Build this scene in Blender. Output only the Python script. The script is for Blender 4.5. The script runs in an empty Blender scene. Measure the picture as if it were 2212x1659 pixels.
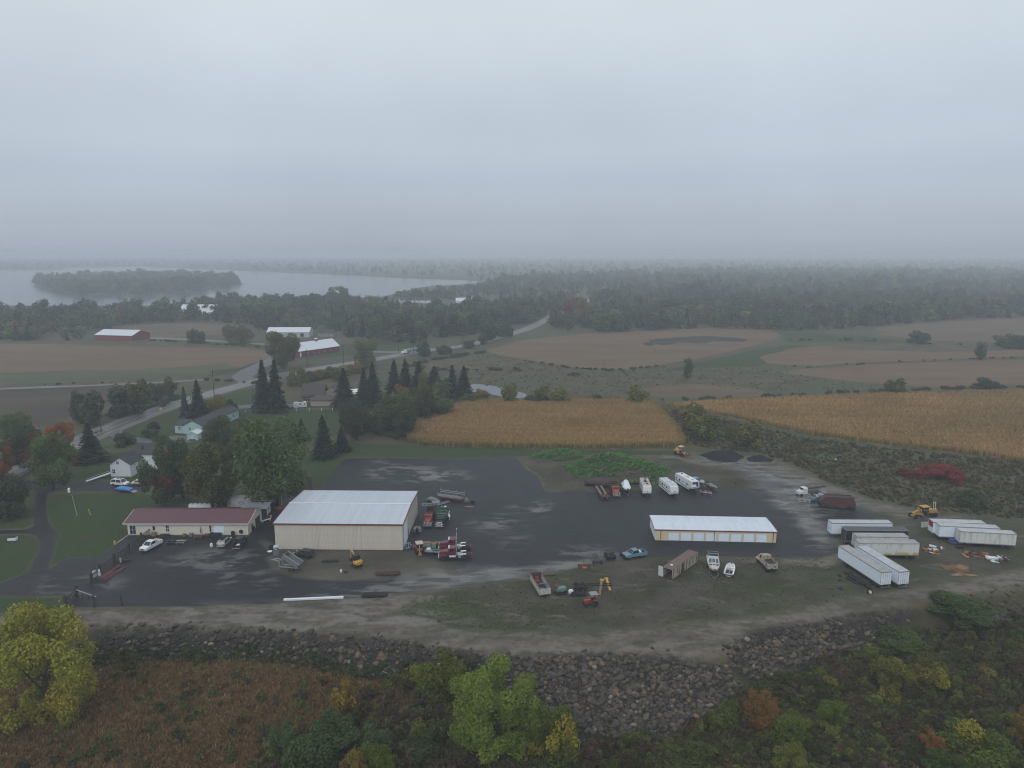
import bpy, bmesh, math, random
import numpy as np
from mathutils import Vector, Matrix, noise as mnoise

sc = bpy.context.scene
COL = sc.collection
R = math.radians

# ---------------------------------------------------------------- camera, sky, sun, exposure
CAM_H, FPX, HOR = 72.0, 1555.3, 545.0            # metres above the yard; focal length and horizon on a 2212 x 1659 frame
PITCH = math.atan((829.5 - HOR) / FPX)
cam_d = bpy.data.cameras.new("camera")
cam = bpy.data.objects.new("camera", cam_d); COL.objects.link(cam)
cam.location = (0, 0, CAM_H); cam.rotation_euler = (math.pi / 2 - PITCH, 0, 0)
cam_d.sensor_width = 36.0; cam_d.lens = 36.0 * FPX / 2212.0
cam_d.clip_start = 0.5; cam_d.clip_end = 40000.0
sc.camera = cam

SUN_EL, SUN_AZ = R(42), R(200)                   # azimuth clockwise from +Y (north = away from the camera)
world = bpy.data.worlds.new("World"); sc.world = world; world.use_nodes = True
wt = world.node_tree; wt.nodes.clear()
def wn(t, **k):
    n = wt.nodes.new(t)
    for a, v in k.items(): setattr(n, a, v)
    return n
w_out = wn('ShaderNodeOutputWorld'); w_bg = wn('ShaderNodeBackground'); w_bg.inputs[1].default_value = 0.1
w_sky = wn('ShaderNodeTexSky', sky_type='NISHITA', sun_disc=False, sun_elevation=SUN_EL, sun_rotation=SUN_AZ)
w_tc = wn('ShaderNodeTexCoord'); w_sep = wn('ShaderNodeSeparateXYZ')
w_ramp = wn('ShaderNodeValToRGB')                # the overcast deck: dull and blue-grey low down, brighter overhead
cr = w_ramp.color_ramp; cr.interpolation = 'EASE'
stops = [(0.0, (.375, .43, .525)), (.03, (.41, .468, .56)), (.085, (.47, .535, .625)), (.14, (.535, .602, .685)), (.30, (.672, .748, .808)), (1.0, (.74, .805, .86))]
cr.elements[0].position = 0; cr.elements[0].color = (*stops[0][1], 1)
cr.elements[1].position = 1; cr.elements[1].color = (*stops[-1][1], 1)
for p, c in stops[1:-1]:
    e = cr.elements.new(p); e.color = (*c, 1)
w_map = wn('ShaderNodeMapping'); w_map.inputs['Scale'].default_value = (1.0, 1.0, 1.4)
w_noise = wn('ShaderNodeTexNoise'); w_noise.inputs['Scale'].default_value = 2.3; w_noise.inputs['Detail'].default_value = 5; w_noise.inputs['Roughness'].default_value = .55
w_mr = wn('ShaderNodeMapRange'); w_mr.inputs[1].default_value = .3; w_mr.inputs[2].default_value = .7; w_mr.inputs[3].default_value = 9.35; w_mr.inputs[4].default_value = 10.5
w_mul = wn('ShaderNodeVectorMath', operation='SCALE'); w_mix = wn('ShaderNodeMixRGB'); w_mix.inputs[0].default_value = .08
L = wt.links.new
L(w_tc.outputs['Generated'], w_sep.inputs[0]); L(w_sep.outputs['Z'], w_ramp.inputs[0])
L(w_tc.outputs['Generated'], w_map.inputs[0]); L(w_map.outputs[0], w_noise.inputs['Vector']); L(w_noise.outputs[0], w_mr.inputs[0])
L(w_ramp.outputs[0], w_mul.inputs[0]); L(w_mr.outputs[0], w_mul.inputs['Scale'])
L(w_mul.outputs[0], w_mix.inputs[1]); L(w_sky.outputs[0], w_mix.inputs[2]); L(w_mix.outputs[0], w_bg.inputs[0]); L(w_bg.outputs[0], w_out.inputs[0])

sun_d = bpy.data.lights.new("sun", 'SUN'); sun_d.energy = 0.9; sun_d.angle = R(25); sun_d.color = (1, .97, .93)
sun = bpy.data.objects.new("sun", sun_d); COL.objects.link(sun); sun.location = (0, -50, 200)
sdir = Vector((math.sin(SUN_AZ) * math.cos(SUN_EL), math.cos(SUN_AZ) * math.cos(SUN_EL), math.sin(SUN_EL)))
sun.rotation_euler = sdir.to_track_quat('Z', 'Y').to_euler()
vs = sc.view_settings
vs.view_transform = 'Standard'; vs.look = 'None'; vs.exposure = 0.0; vs.gamma = 1.0; vs.use_curve_mapping = False
sc.render.engine = 'CYCLES'
cy = sc.cycles
cy.filter_width = 1.1; cy.use_denoising = True; cy.max_bounces = 4; cy.diffuse_bounces = 2; cy.glossy_bounces = 2; cy.transmission_bounces = 3
cy.transparent_max_bounces = 6; cy.volume_bounces = 1; cy.caustics_reflective = False; cy.caustics_refractive = False
cy.use_adaptive_sampling = True; cy.adaptive_threshold = .02
world.cycles.sampling_method = 'MANUAL'; world.cycles.sample_map_resolution = 256
# ---------------------------------------------------------------- photo pixel (2212 x 1659 frame) -> place on the land
cP, sP = math.cos(PITCH), math.sin(PITCH)
def at(x, y, z=0.0):
    u = (x - 1106.0) / FPX; v = (829.5 - y) / FPX
    dx, dy, dz = u, cP + v * sP, -sP + v * cP
    t = (z - CAM_H) / dz
    return Vector((dx * t, dy * t, z))
def proj(p):
    dx, dy, dz = p[0], p[1], p[2] - CAM_H
    dep = dy * cP - dz * sP; up = dy * sP + dz * cP
    return 1106 + FPX * dx / dep, 829.5 - FPX * up / dep, dep
def pts_at(pl, z=0.0): return [at(x, y, z) for x, y in pl]

# foreground bank: top and toe curves as functions of world x
LOW = -3.6
_top = pts_at([(-500, 1362), (0, 1362), (190, 1352), (400, 1350), (600, 1362), (850, 1382), (980, 1402), (1100, 1418), (1300, 1416), (1480, 1424), (1570, 1404), (1620, 1370), (1750, 1348), (1900, 1322), (2050, 1292), (2212, 1270), (2800, 1200)])
_toe = pts_at([(-500, 1425), (0, 1425), (230, 1418), (400, 1418), (560, 1424), (700, 1442), (820, 1462), (960, 1452), (1080, 1480), (1180, 1580), (1300, 1600), (1450, 1590), (1570, 1530), (1640, 1466), (1760, 1440), (1850, 1400), (2000, 1360), (2212, 1330), (2800, 1250)], LOW)
TX, TY = np.array([p.x for p in _top]), np.array([p.y for p in _top])
BX, BY = np.array([p.x for p in _toe]), np.array([p.y for p in _toe])
def sdist(poly, X, Y):
    """signed distance to a polygon, positive inside"""
    P = np.array([(p[0], p[1]) for p in poly]); n = len(P)
    d2 = np.full(X.shape, 1e18); ins = np.zeros(X.shape, bool)
    for i in range(n):
        a, b = P[i], P[(i + 1) % n]; e = b - a
        wx, wy = X - a[0], Y - a[1]
        t = np.clip((wx * e[0] + wy * e[1]) / (e @ e + 1e-9), 0, 1)
        d2 = np.minimum(d2, (wx - t * e[0]) ** 2 + (wy - t * e[1]) ** 2)
        c = (a[1] > Y) != (b[1] > Y)
        with np.errstate(divide='ignore', invalid='ignore'):
            xi = (b[0] - a[0]) * (Y - a[1]) / (b[1] - a[1]) + a[0]
        ins ^= c & (X < xi)
    d = np.sqrt(d2)
    return np.where(ins, d, -d)
LAKE_Z = -5.0
LAKE = pts_at([(-2200, 690), (-600, 682), (0, 680), (150, 676), (300, 672), (420, 662), (560, 654), (640, 646), (740, 640), (790, 646), (830, 640), (900, 622), (1000, 616), (1044, 611), (1030, 606), (900, 602), (700, 592), (500, 584), (300, 576), (140, 579), (128, 583), (0, 584), (-600, 590), (-2200, 600)], LAKE_Z)
ISLAND = pts_at([(66, 612), (110, 627), (160, 637), (300, 637), (420, 630), (500, 622), (527, 614), (500, 606), (420, 601), (300, 600), (180, 602), (100, 607)], LAKE_Z)
POND = pts_at([(1012, 838), (1020, 829), (1060, 832), (1100, 840), (1135, 850), (1142, 858), (1125, 861), (1090, 858), (1050, 850), (1020, 846)], 0)
def fnoise(X, Y, s, seed=0):
    """cheap smooth value noise (numpy)"""
    x, y = X / s + seed * 17.3, Y / s + seed * 9.1
    xi, yi = np.floor(x), np.floor(y); fx, fy = x - xi, y - yi
    fx, fy = fx * fx * (3 - 2 * fx), fy * fy * (3 - 2 * fy)
    h = lambda a, b: np.modf(np.abs(np.sin(a * 127.1 + b * 311.7 + seed * 74.7) * 43758.5453))[0]
    return (h(xi, yi) * (1 - fx) + h(xi + 1, yi) * fx) * (1 - fy) + (h(xi, yi + 1) * (1 - fx) + h(xi + 1, yi + 1) * fx) * fy
def heights(X, Y):
    X = np.asarray(X, float); Y = np.asarray(Y, float)
    t, b = np.interp(X, TX, TY), np.interp(X, BX, BY)
    k = np.clip((t - Y) / np.maximum(t - b, .5), 0, 1)
    z = LOW * k
    low = np.clip((b - Y) / 6, 0, 1)
    z = z + low * (fnoise(X, Y, 9, 3) - .5) * 1.2 + np.clip(k * 3, 0, 1) * (fnoise(X, Y, 3, 5) - .5) * .5
    far = (Y > 1000)
    if far.any():
        s = sdist(LAKE, X[far], Y[far]); i = sdist(ISLAND, X[far], Y[far])
        dz = np.clip(s / 60 + .55, 0, 1) * -9.0
        dz = np.maximum(dz, np.where(i > -30, LAKE_Z + np.clip(i / 20, -1.2, 1.5), -99))
        z[far] += dz
    pn = (Y > 300) & (Y < 420) & (np.abs(X) < 60)
    if pn.any(): z[pn] -= np.clip(sdist(POND, X[pn], Y[pn]) / 4 + .3, 0, 1) * .8
    return z
def gz(x, y): return float(heights(np.array([float(x)]), np.array([float(y)]))[0])
def atg(x, y):
    """photo pixel -> point on the land, following its height"""
    z = 0.0
    for _ in range(8): p = at(x, y, z); z = gz(p.x, p.y)
    return at(x, y, z)

# ---------------------------------------------------------------- objects
class MB:
    """collects simple shapes into one mesh"""
    def __init__(s): s.v, s.f = [], []
    def add(s, vs, fs):
        o = len(s.v); s.v += [tuple(v) for v in vs]; s.f += [tuple(i + o for i in f) for f in fs]; return s
    def box(s, x0, x1, y0, y1, z0, z1, M=None):
        v = [Vector((x, y, z)) for x in (x0, x1) for y in (y0, y1) for z in (z0, z1)]
        if M is not None: v = [M @ p for p in v]
        return s.add(v, [(0, 1, 3, 2), (4, 6, 7, 5), (0, 4, 5, 1), (2, 3, 7, 6), (0, 2, 6, 4), (1, 5, 7, 3)])
    def cbox(s, cx, cy, cz, sx, sy, sz, M=None):
        return s.box(cx - sx / 2, cx + sx / 2, cy - sy / 2, cy + sy / 2, cz - sz / 2, cz + sz / 2, M)
    def bar(s, a, b, w, h=None):
        """rectangular bar from a to b"""
        a, b = Vector(a), Vector(b); h = h or w; d = b - a; l = d.length
        if l < 1e-6: return s
        M = Matrix.Translation(a) @ d.to_track_quat('X', 'Z').to_matrix().to_4x4()
        return s.box(0, l, -w / 2, w / 2, -h / 2, h / 2, M)
    def cyl(s, a, b, r0, r1=None, n=10, caps=True):
        a, b = Vector(a), Vector(b); r1 = r0 if r1 is None else r1
        q = (b - a).to_track_quat('Z', 'Y').to_matrix()
        v = []
        for c, r in ((a, r0), (b, r1)):
            for i in range(n):
                t = 2 * math.pi * i / n; v.append(c + q @ Vector((r * math.cos(t), r * math.sin(t), 0)))
        f = [(i, (i + 1) % n, n + (i + 1) % n, n + i) for i in range(n)]
        if caps: f += [tuple(range(n))[::-1], tuple(range(n, 2 * n))]
        return s.add(v, f)
    def prism(s, prof, y0, y1, axis='y'):
        """prof: (x, z) outline, extruded over y (or, axis 'x', (y, z) over x)"""
        n = len(prof); k = (lambda p, t: (p[0], t, p[1])) if axis == 'y' else (lambda p, t: (t, p[0], p[1]))
        v = [k(p, y0) for p in prof] + [k(p, y1) for p in prof]
        return s.add(v, [(i, (i + 1) % n, n + (i + 1) % n, n + i) for i in range(n)] + [tuple(range(n))[::-1], tuple(range(n, 2 * n))])
    def loft(s, rings, caps=True):
        n = len(rings[0]); v = [p for r in rings for p in r]; f = []
        for k in range(len(rings) - 1):
            for i in range(n): f.append((k * n + i, k * n + (i + 1) % n, (k + 1) * n + (i + 1) % n, (k + 1) * n + i))
        if caps: f += [tuple(range(n))[::-1], tuple(range((len(rings) - 1) * n, len(rings) * n))]
        return s.add(v, f)
    def quad(s, a, b, c, d): return s.add([a, b, c, d], [(0, 1, 2, 3)])
    def poly(s, pts): return s.add(pts, [tuple(range(len(pts)))])
    def lathe(s, prof, n=12, axis='z', c=(0, 0, 0)):
        """prof: (radius, height)"""
        rings = []
        for r, h in prof:
            rg = []
            for i in range(n):
                t = 2 * math.pi * i / n; a, b = r * math.cos(t), r * math.sin(t)
                rg.append({'z': (c[0] + a, c[1] + b, c[2] + h), 'y': (c[0] + a, c[1] + h, c[2] + b), 'x': (c[0] + h, c[1] + a, c[2] + b)}[axis])
            rings.append(rg)
        return s.loft(rings)
    def mesh(s, name, smooth=False):
        me = bpy.data.meshes.new(name); me.from_pydata(s.v, [], s.f)
        bm = bmesh.new(); bm.from_mesh(me); bmesh.ops.recalc_face_normals(bm, faces=bm.faces); bm.to_mesh(me); bm.free()
        if smooth: me.polygons.foreach_set('use_smooth', [True] * len(me.polygons))
        return me
def ring(x, w, z0, z1, c=.08):
    """rounded rectangle cross-section at x, half-width w"""
    return [(x, -w, z0 + c), (x, -w + c, z0), (x, w - c, z0), (x, w, z0 + c), (x, w, z1 - c), (x, w - c, z1), (x, -w + c, z1), (x, -w, z1 - c)]

def thing(name, label, cat, loc=(0, 0, 0), rz=0.0, group=None, rot=None):
    o = bpy.data.objects.new(name, None); COL.objects.link(o); o.empty_display_size = .3
    o.location = loc; o.rotation_euler = rot if rot else (0, 0, rz)
    o['label'] = label; o['category'] = cat
    if group: o['group'] = group
    return o
def link(name, me, m=None, parent=None, loc=None, rot=None, scale=None):
    o = bpy.data.objects.new(name, me); COL.objects.link(o)
    if m is not None and len(me.materials) == 0: me.materials.append(m)
    if parent is not None: o.parent = parent
    if loc is not None: o.location = loc
    if rot is not None: o.rotation_euler = rot
    if scale is not None: o.scale = scale
    return o
def part(parent, name, mb, m, smooth=False, label=None):
    o = link(name, mb.mesh(name, smooth), m, parent)
    if label: o['label'] = label
    return o
def solo(name, mb, m, label, cat, loc=(0, 0, 0), rz=0.0, group=None, rot=None, smooth=False):
    o = link(name, mb.mesh(name, smooth), m); o.location = loc; o.rotation_euler = rot if rot else (0, 0, rz)
    o['label'] = label; o['category'] = cat
    if group: o['group'] = group
    return o
def copy_tree(o, parent=None):
    c = o.copy(); COL.objects.link(c)
    if parent is not None: c.parent = parent
    for ch in o.children: copy_tree(ch, c)
    return c
def bevel(me, w=.04, seg=1):
    bm = bmesh.new(); bm.from_mesh(me)
    bmesh.ops.bevel(bm, geom=bm.edges[:], offset=w, segments=seg, affect='EDGES', clamp_overlap=True)
    bm.to_mesh(me); bm.free(); return me
def pose(a, b):
    """two photo points (rear, front) on the ground -> middle, heading, distance"""
    p, q = at(*a), at(*b); d = q - p
    return (p + q) / 2, math.atan2(d.y, d.x), d.length

# ---------------------------------------------------------------- materials
class NT:
    def __init__(s, t): s.t = t
    def n(s, typ, **k):
        nd = s.t.nodes.new(typ)
        for a, v in k.items():
            if a == 'ins':
                for i, val in v.items(): s.put(nd.inputs[i], val)
            else: setattr(nd, a, v)
        return nd
    def put(s, sock, val):
        if isinstance(val, bpy.types.NodeSocket): s.t.links.new(val, sock)
        elif isinstance(val, (tuple, list)) and len(val) == 3 and sock.type == 'RGBA': sock.default_value = (*val, 1)
        else: sock.default_value = val
    def math(s, op, a, b=0.0, clamp=False):
        return s.n('ShaderNodeMath', operation=op, use_clamp=clamp, ins={0: a, 1: b}).outputs[0]
    def mix(s, f, a, b, mode='MIX'):
        return s.n('ShaderNodeMixRGB', blend_type=mode, ins={0: f, 1: a, 2: b}).outputs[0]
    def noise(s, scale, detail=4, vec=None, rough=.55, dist=0):
        nd = s.n('ShaderNodeTexNoise', ins={'Scale': scale, 'Detail': detail, 'Roughness': rough, 'Distortion': dist})
        if vec is not None: s.put(nd.inputs['Vector'], vec)
        return nd.outputs[0]
    def ramp(s, f, lo, hi, a=0.0, b=1.0, smooth=True):
        nd = s.n('ShaderNodeMapRange', interpolation_type='SMOOTHSTEP' if smooth else 'LINEAR', ins={0: f, 1: lo, 2: hi, 3: a, 4: b}); return nd.outputs[0]
    def attr(s, name, kind='GEOMETRY'):
        return s.n('ShaderNodeAttribute', attribute_name=name, attribute_type=kind)
MATS = {}
def new_mat(name):
    m = bpy.data.materials.new(name); m.use_nodes = True; nt = NT(m.node_tree)
    b = [n for n in m.node_tree.nodes if n.type == 'BSDF_PRINCIPLED'][0]
    return m, nt, b
def paint(name, col, rough=.5, metal=0.0, grime=.25, gcol=(.09, .07, .055), scale=1.6, rand=.0, rust=0.0, streak=False, bump=0.0):
    """painted or plain surface with grime of its own shape, optional rust patches"""
    if name in MATS: return MATS[name]
    m, nt, b = new_mat(name)
    tc = nt.n('ShaderNodeTexCoord').outputs['Object']
    vec = tc
    if streak: vec = nt.n('ShaderNodeMapping', ins={0: tc, 'Scale': (2.2, 2.2, .25)}).outputs[0]
    n1 = nt.noise(scale, 5, vec, .6); n2 = nt.noise(scale * 6, 3, tc)
    g = nt.math('MULTIPLY', nt.ramp(nt.math('ADD', n1, nt.math('MULTIPLY', n2, .25)), .52, .95), grime)
    c = nt.mix(g, col, gcol)
    if rust:
        r = nt.ramp(nt.math('ADD', nt.noise(scale * 1.3, 6, vec, .65), nt.math('MULTIPLY', n2, .2)), .72 - rust * .35, .82 - rust * .35)
        c = nt.mix(r, c, nt.mix(n2, (.10, .045, .022), (.2, .09, .04)))
    if rand:
        o = nt.n('ShaderNodeObjectInfo').outputs['Random']
        c = nt.mix(1.0, c, nt.n('ShaderNodeCombineXYZ', ins={0: nt.ramp(o, 0, 1, 1 - rand, 1 + rand, False), 1: nt.ramp(o, 0, 1, 1 - rand, 1 + rand, False), 2: nt.ramp(o, 0, 1, 1 - rand, 1 + rand, False)}).outputs[0], 'MULTIPLY')
    nt.put(b.inputs['Base Color'], c); b.inputs['Metallic'].default_value = metal
    nt.put(b.inputs['Roughness'], nt.ramp(n1, 0, 1, max(.05, rough - .12), min(1, rough + .15), False))
    if bump:
        bp = nt.n('ShaderNodeBump', ins={'Strength': .5, 'Distance': bump, 'Height': n2}); nt.put(b.inputs['Normal'], bp.outputs[0])
    MATS[name] = m; return m
def glass(name='dark_glass', col=(.02, .025, .03)):
    if name in MATS: return MATS[name]
    m, nt, b = new_mat(name); b.inputs['Base Color'].default_value = (*col, 1); b.inputs['Roughness'].default_value = .08
    b.inputs['Specular IOR Level'].default_value = .6
    MATS[name] = m; return m
# ---------------------------------------------------------------- the land
def axis(lo, hi, a, b, step, g):
    fine = list(np.arange(a, b + .01, step)); up, dn = [], []
    x, s = b, step
    while x < hi: s *= g; x += s; up.append(min(x, hi))
    x, s = a, step
    while x > lo: s *= g; x -= s; dn.append(max(x, lo))
    return np.array(sorted(set(np.round(dn[::-1] + fine + up, 3))))
ax = axis(-9000, 9000, -150, 165, 1.1, 1.045); ay = axis(-300, 14000, 84, 330, 1.1, 1.035)
X, Y = np.meshgrid(ax, ay); nx, ny = len(ax), len(ay)
Xf, Yf = X.ravel(), Y.ravel(); Zf = heights(Xf, Yf)
land = bpy.data.meshes.new("ground")
idx = np.arange(nx * ny).reshape(ny, nx)
quads = np.stack([idx[:-1, :-1], idx[:-1, 1:], idx[1:, 1:], idx[1:, :-1]], -1).reshape(-1, 4)
land.vertices.add(nx * ny); land.vertices.foreach_set('co', np.stack([Xf, Yf, Zf], -1).ravel())
land.loops.add(quads.size); land.loops.foreach_set('vertex_index', quads.ravel())
land.polygons.add(len(quads)); land.polygons.foreach_set('loop_start', np.arange(len(quads)) * 4); land.polygons.foreach_set('loop_total', np.full(len(quads), 4))
land.polygons.foreach_set('use_smooth', np.ones(len(quads), bool)); land.update(); land.validate()

ZONES = {
 'asphalt': [
  [(-200, 1268), (0, 1260), (35, 1247), (64, 1236), (73, 1211), (89, 1189), (82, 1160), (60, 1152), (-100, 1158), (-100, 1149), (60, 1144), (74, 1135), (71, 1094), (78, 1062), (30, 1048), (-100, 1042), (-100, 1032), (40, 1036), (100, 1041), (180, 1038), (240, 1040), (300, 1044), (330, 1052), (300, 1062), (250, 1064), (180, 1060), (120, 1058), (103, 1066), (99, 1094), (106, 1131), (127, 1153), (117, 1185), (108, 1211), (101, 1232), (118, 1225), (137, 1207), (215, 1204), (279, 1157), (540, 1157), (570, 1126), (600, 1090), (640, 1062), (690, 1055), (745, 990), (1117, 988), (1134, 1012), (1163, 1030), (1176, 1062), (1290, 1064), (1545, 1052), (1620, 1060), (1640, 1046), (1580, 1012), (1555, 998), (1600, 1000), (1680, 1030), (1740, 1050), (1800, 1075), (1850, 1090), (1900, 1118), (1860, 1130), (1790, 1120), (1810, 1140), (1800, 1170), (1812, 1194), (1770, 1204), (1640, 1204), (1500, 1200), (1380, 1206), (1300, 1216), (1240, 1228), (1130, 1248), (1000, 1264), (900, 1276), (830, 1284), (760, 1292), (617, 1302), (500, 1306), (403, 1310), (264, 1310), (142, 1312), (138, 1287), (0, 1287), (-200, 1290)]],
 'dirt': [
  [(-300, 1336), (0, 1330), (142, 1316), (400, 1312), (610, 1304), (760, 1294), (830, 1286), (900, 1280), (960, 1290), (870, 1310), (850, 1332), (950, 1352), (1000, 1366), (1200, 1366), (1400, 1358), (1560, 1342), (1700, 1322), (1850, 1292), (2000, 1266), (2212, 1228), (2500, 1180), (2500, 1240), (2212, 1268), (2050, 1288), (1900, 1316), (1750, 1344), (1620, 1364), (1565, 1410), (1490, 1424), (1300, 1412), (1100, 1416), (980, 1402), (850, 1380), (600, 1362), (400, 1352), (190, 1354), (0, 1366), (-300, 1366)],
  [(1117, 990), (1180, 985), (1250, 1000), (1260, 1020), (1200, 1040), (1210, 1062), (1176, 1062), (1163, 1030), (1134, 1012)],
  [(1380, 986), (1500, 980), (1560, 990), (1640, 985), (1720, 1010), (1780, 1042), (1840, 1064), (1900, 1085), (2000, 1105), (2100, 1118), (2060, 1124), (1960, 1120), (1890, 1105), (1830, 1088), (1780, 1090), (1790, 1110), (1780, 1130), (1800, 1160), (1770, 1150), (1700, 1075), (1640, 1046), (1580, 1012), (1500, 1000)],
  [(1500, 1204), (1640, 1206), (1770, 1206), (1830, 1190), (1850, 1210), (1790, 1226), (1700, 1220), (1600, 1210)]],
 'mud': [
  [(930, 1278), (1000, 1266), (1130, 1250), (1240, 1230), (1300, 1218), (1380, 1208), (1500, 1202), (1700, 1206), (1820, 1196), (1860, 1130), (1960, 1120), (2100, 1130), (2212, 1150), (2400, 1180), (2212, 1226), (2000, 1264), (1850, 1290), (1700, 1320), (1560, 1340), (1400, 1357), (1200, 1364), (1000, 1362), (880, 1330), (880, 1300)],
  [(560, 1150), (600, 1186), (870, 1190), (905, 1190), (920, 1206), (960, 1214), (1000, 1222), (960, 1240), (860, 1250), (700, 1256), (600, 1240), (570, 1206), (590, 1196), (575, 1160)],
  [(1176, 1062), (1210, 1030), (1260, 1000), (1400, 1000), (1560, 1010), (1630, 1044), (1600, 1060), (1540, 1050), (1290, 1064)],
  [(470, 1128), (565, 1128), (640, 1060), (620, 1050), (560, 1080), (480, 1085), (330, 1090), (330, 1098), (480, 1100)],
  [(1880, 1100), (2000, 1108), (2212, 1128), (2212, 1160), (2060, 1140), (1900, 1125)]],
 'lawn': [
  [(106, 1070), (180, 1066), (300, 1066), (420, 1080), (480, 1086), (460, 1100), (290, 1100), (268, 1135), (276, 1156), (214, 1202), (137, 1205), (104, 1228), (110, 1211), (119, 1185), (129, 1153), (108, 1131), (102, 1094)],
  [(-200, 1162), (60, 1156), (80, 1163), (86, 1189), (70, 1211), (60, 1236), (33, 1245), (0, 1257), (-200, 1262)],
  [(-200, 1293), (0, 1291), (136, 1291), (140, 1312), (100, 1320), (0, 1328), (-200, 1334)],
  [(-200, 1056), (30, 1052), (74, 1064), (68, 1094), (70, 1131), (56, 1141), (-200, 1146)],
  [(560, 1050), (640, 1000), (700, 968), (760, 958), (900, 962), (1120, 970), (1240, 972), (1480, 975), (1460, 984), (1300, 982), (1180, 984), (1100, 987), (750, 988), (692, 1052), (640, 1060)],
  [(100, 1040), (160, 1000), (230, 985), (340, 960), (420, 955), (440, 1010), (330, 1045), (200, 1034)],
  [(225, 945), (300, 915), (390, 880), (470, 858), (545, 838), (560, 870), (640, 885), (760, 886), (930, 880), (860, 905), (760, 930), (660, 960), (540, 990), (430, 960), (380, 955), (300, 950)],
  [(480, 790), (560, 770), (620, 770), (680, 776), (800, 762), (880, 755), (920, 742), (800, 738), (690, 750), (600, 742), (500, 735), (440, 733), (500, 745), (560, 750), (590, 765), (520, 800), (440, 818)],
  [(1000, 738), (1080, 722), (1100, 727), (1060, 742), (1000, 754), (940, 762), (900, 768), (960, 753)],
  [(1056, 1296), (1068, 1296), (1066, 1350), (1052, 1350)], [(1088, 1296), (1100, 1296), (1101, 1350), (1087, 1350)], [(1120, 1298), (1130, 1298), (1133, 1346), (1121, 1346)],
  [(1640, 792), (1500, 795), (1420, 805), (1520, 780), (1620, 758), (1700, 745), (1760, 748), (1680, 768)],
  [(1680, 716), (1800, 722), (1890, 728), (1960, 738), (1880, 742), (1780, 738), (1700, 742)]],
 'silt': [
  [(365, 1215), (420, 1195), (470, 1186), (540, 1200), (560, 1212), (540, 1228), (500, 1240), (460, 1232), (420, 1228)],
  [(475, 1240), (540, 1232), (600, 1246), (560, 1262), (500, 1256)],
  [(700, 1285), (800, 1262), (900, 1246), (980, 1232), (1060, 1225), (1120, 1230), (1100, 1242), (1000, 1256), (880, 1270), (790, 1288)],
  [(1180, 1226), (1240, 1214), (1290, 1206), (1330, 1204), (1320, 1212), (1260, 1222), (1200, 1232)],
  [(820, 1000), (990, 1020), (1000, 1034), (900, 1040), (800, 1030)], [(1120, 1095), (1180, 1090), (1182, 1104), (1150, 1112)], [(1036, 1130), (1085, 1118), (1110, 1134), (1060, 1142)], [(1100, 1166), (1128, 1166), (1124, 1176), (1096, 1176)],
  [(1690, 1050), (1780, 1052), (1850, 1080), (1840, 1100), (1780, 1100), (1760, 1130), (1740, 1090), (1700, 1070)],
  [(1480, 985), (1580, 985), (1660, 1010), (1740, 1040), (1720, 1046), (1600, 1010), (1500, 996)],
  [(1640, 1060), (1700, 1075), (1760, 1140), (1790, 1180), (1770, 1180), (1720, 1110)], [(1230, 1192), (1290, 1186), (1290, 1194), (1240, 1200)],
  [(110, 1252), (200, 1256), (240, 1262), (180, 1272), (110, 1268)],
  [(400, 1320), (620, 1312), (900, 1325), (1000, 1345), (980, 1356), (800, 1344), (600, 1336), (420, 1334)]],
 'bare': [
  [(566, 1160), (600, 1184), (870, 1190), (905, 1190), (925, 1206), (970, 1216), (1000, 1224), (960, 1240), (880, 1248), (760, 1254), (640, 1250), (590, 1232), (575, 1206), (590, 1196), (570, 1180), (556, 1168)],
  [(1120, 988), (1180, 984), (1250, 992), (1380, 988), (1470, 992), (1520, 1006), (1560, 1016), (1620, 1042), (1600, 1052), (1530, 1046), (1440, 1040), (1300, 1050), (1290, 1060), (1215, 1062), (1180, 1060), (1166, 1030), (1138, 1010)]],
 'rocks': [
  [(180, 1358), (400, 1354), (600, 1366), (850, 1386), (985, 1408), (1070, 1424), (1300, 1420), (1480, 1428), (1560, 1460), (1560, 1525), (1450, 1600), (1330, 1604), (1200, 1570), (1100, 1470), (960, 1454), (820, 1460), (560, 1424), (230, 1416)], [(1575, 1410), (1620, 1376), (1750, 1352), (1900, 1326), (1985, 1330), (1860, 1394), (1700, 1452), (1640, 1472), (1580, 1450)]],
 'wash': [
  [(1480, 982), (1580, 984), (1680, 1012), (1760, 1040), (1850, 1070), (1910, 1090), (1880, 1102), (1800, 1084), (1740, 1062), (1700, 1052), (1735, 1085), (1775, 1130), (1800, 1172), (1770, 1176), (1715, 1112), (1655, 1064), (1600, 1018), (1540, 1000)],
  [(760, 1290), (860, 1266), (960, 1238), (1010, 1218), (1070, 1220), (1130, 1232), (1220, 1214), (1300, 1202), (1340, 1205), (1240, 1228), (1130, 1248), (1000, 1266), (880, 1280)]],
 'brown': [
  [(-300, 1700), (-200, 1500), (240, 1440), (300, 1425), (560, 1428), (800, 1470), (900, 1500), (880, 1560), (640, 1580), (560, 1659), (500, 1720)]],
}
def in_zone(name, X, Y, z=0.0):
    m = np.full(X.shape, -1e9)
    for pl in ZONES[name]:
        zz = LOW if name == 'brown' else LOW / 2 if name == 'rocks' else 0.0
        m = np.maximum(m, sdist(pts_at(pl, zz), X, Y))
    return m
near = (Yf > 60) & (Yf < 1100) & (np.abs(Xf) < 900)
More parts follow.
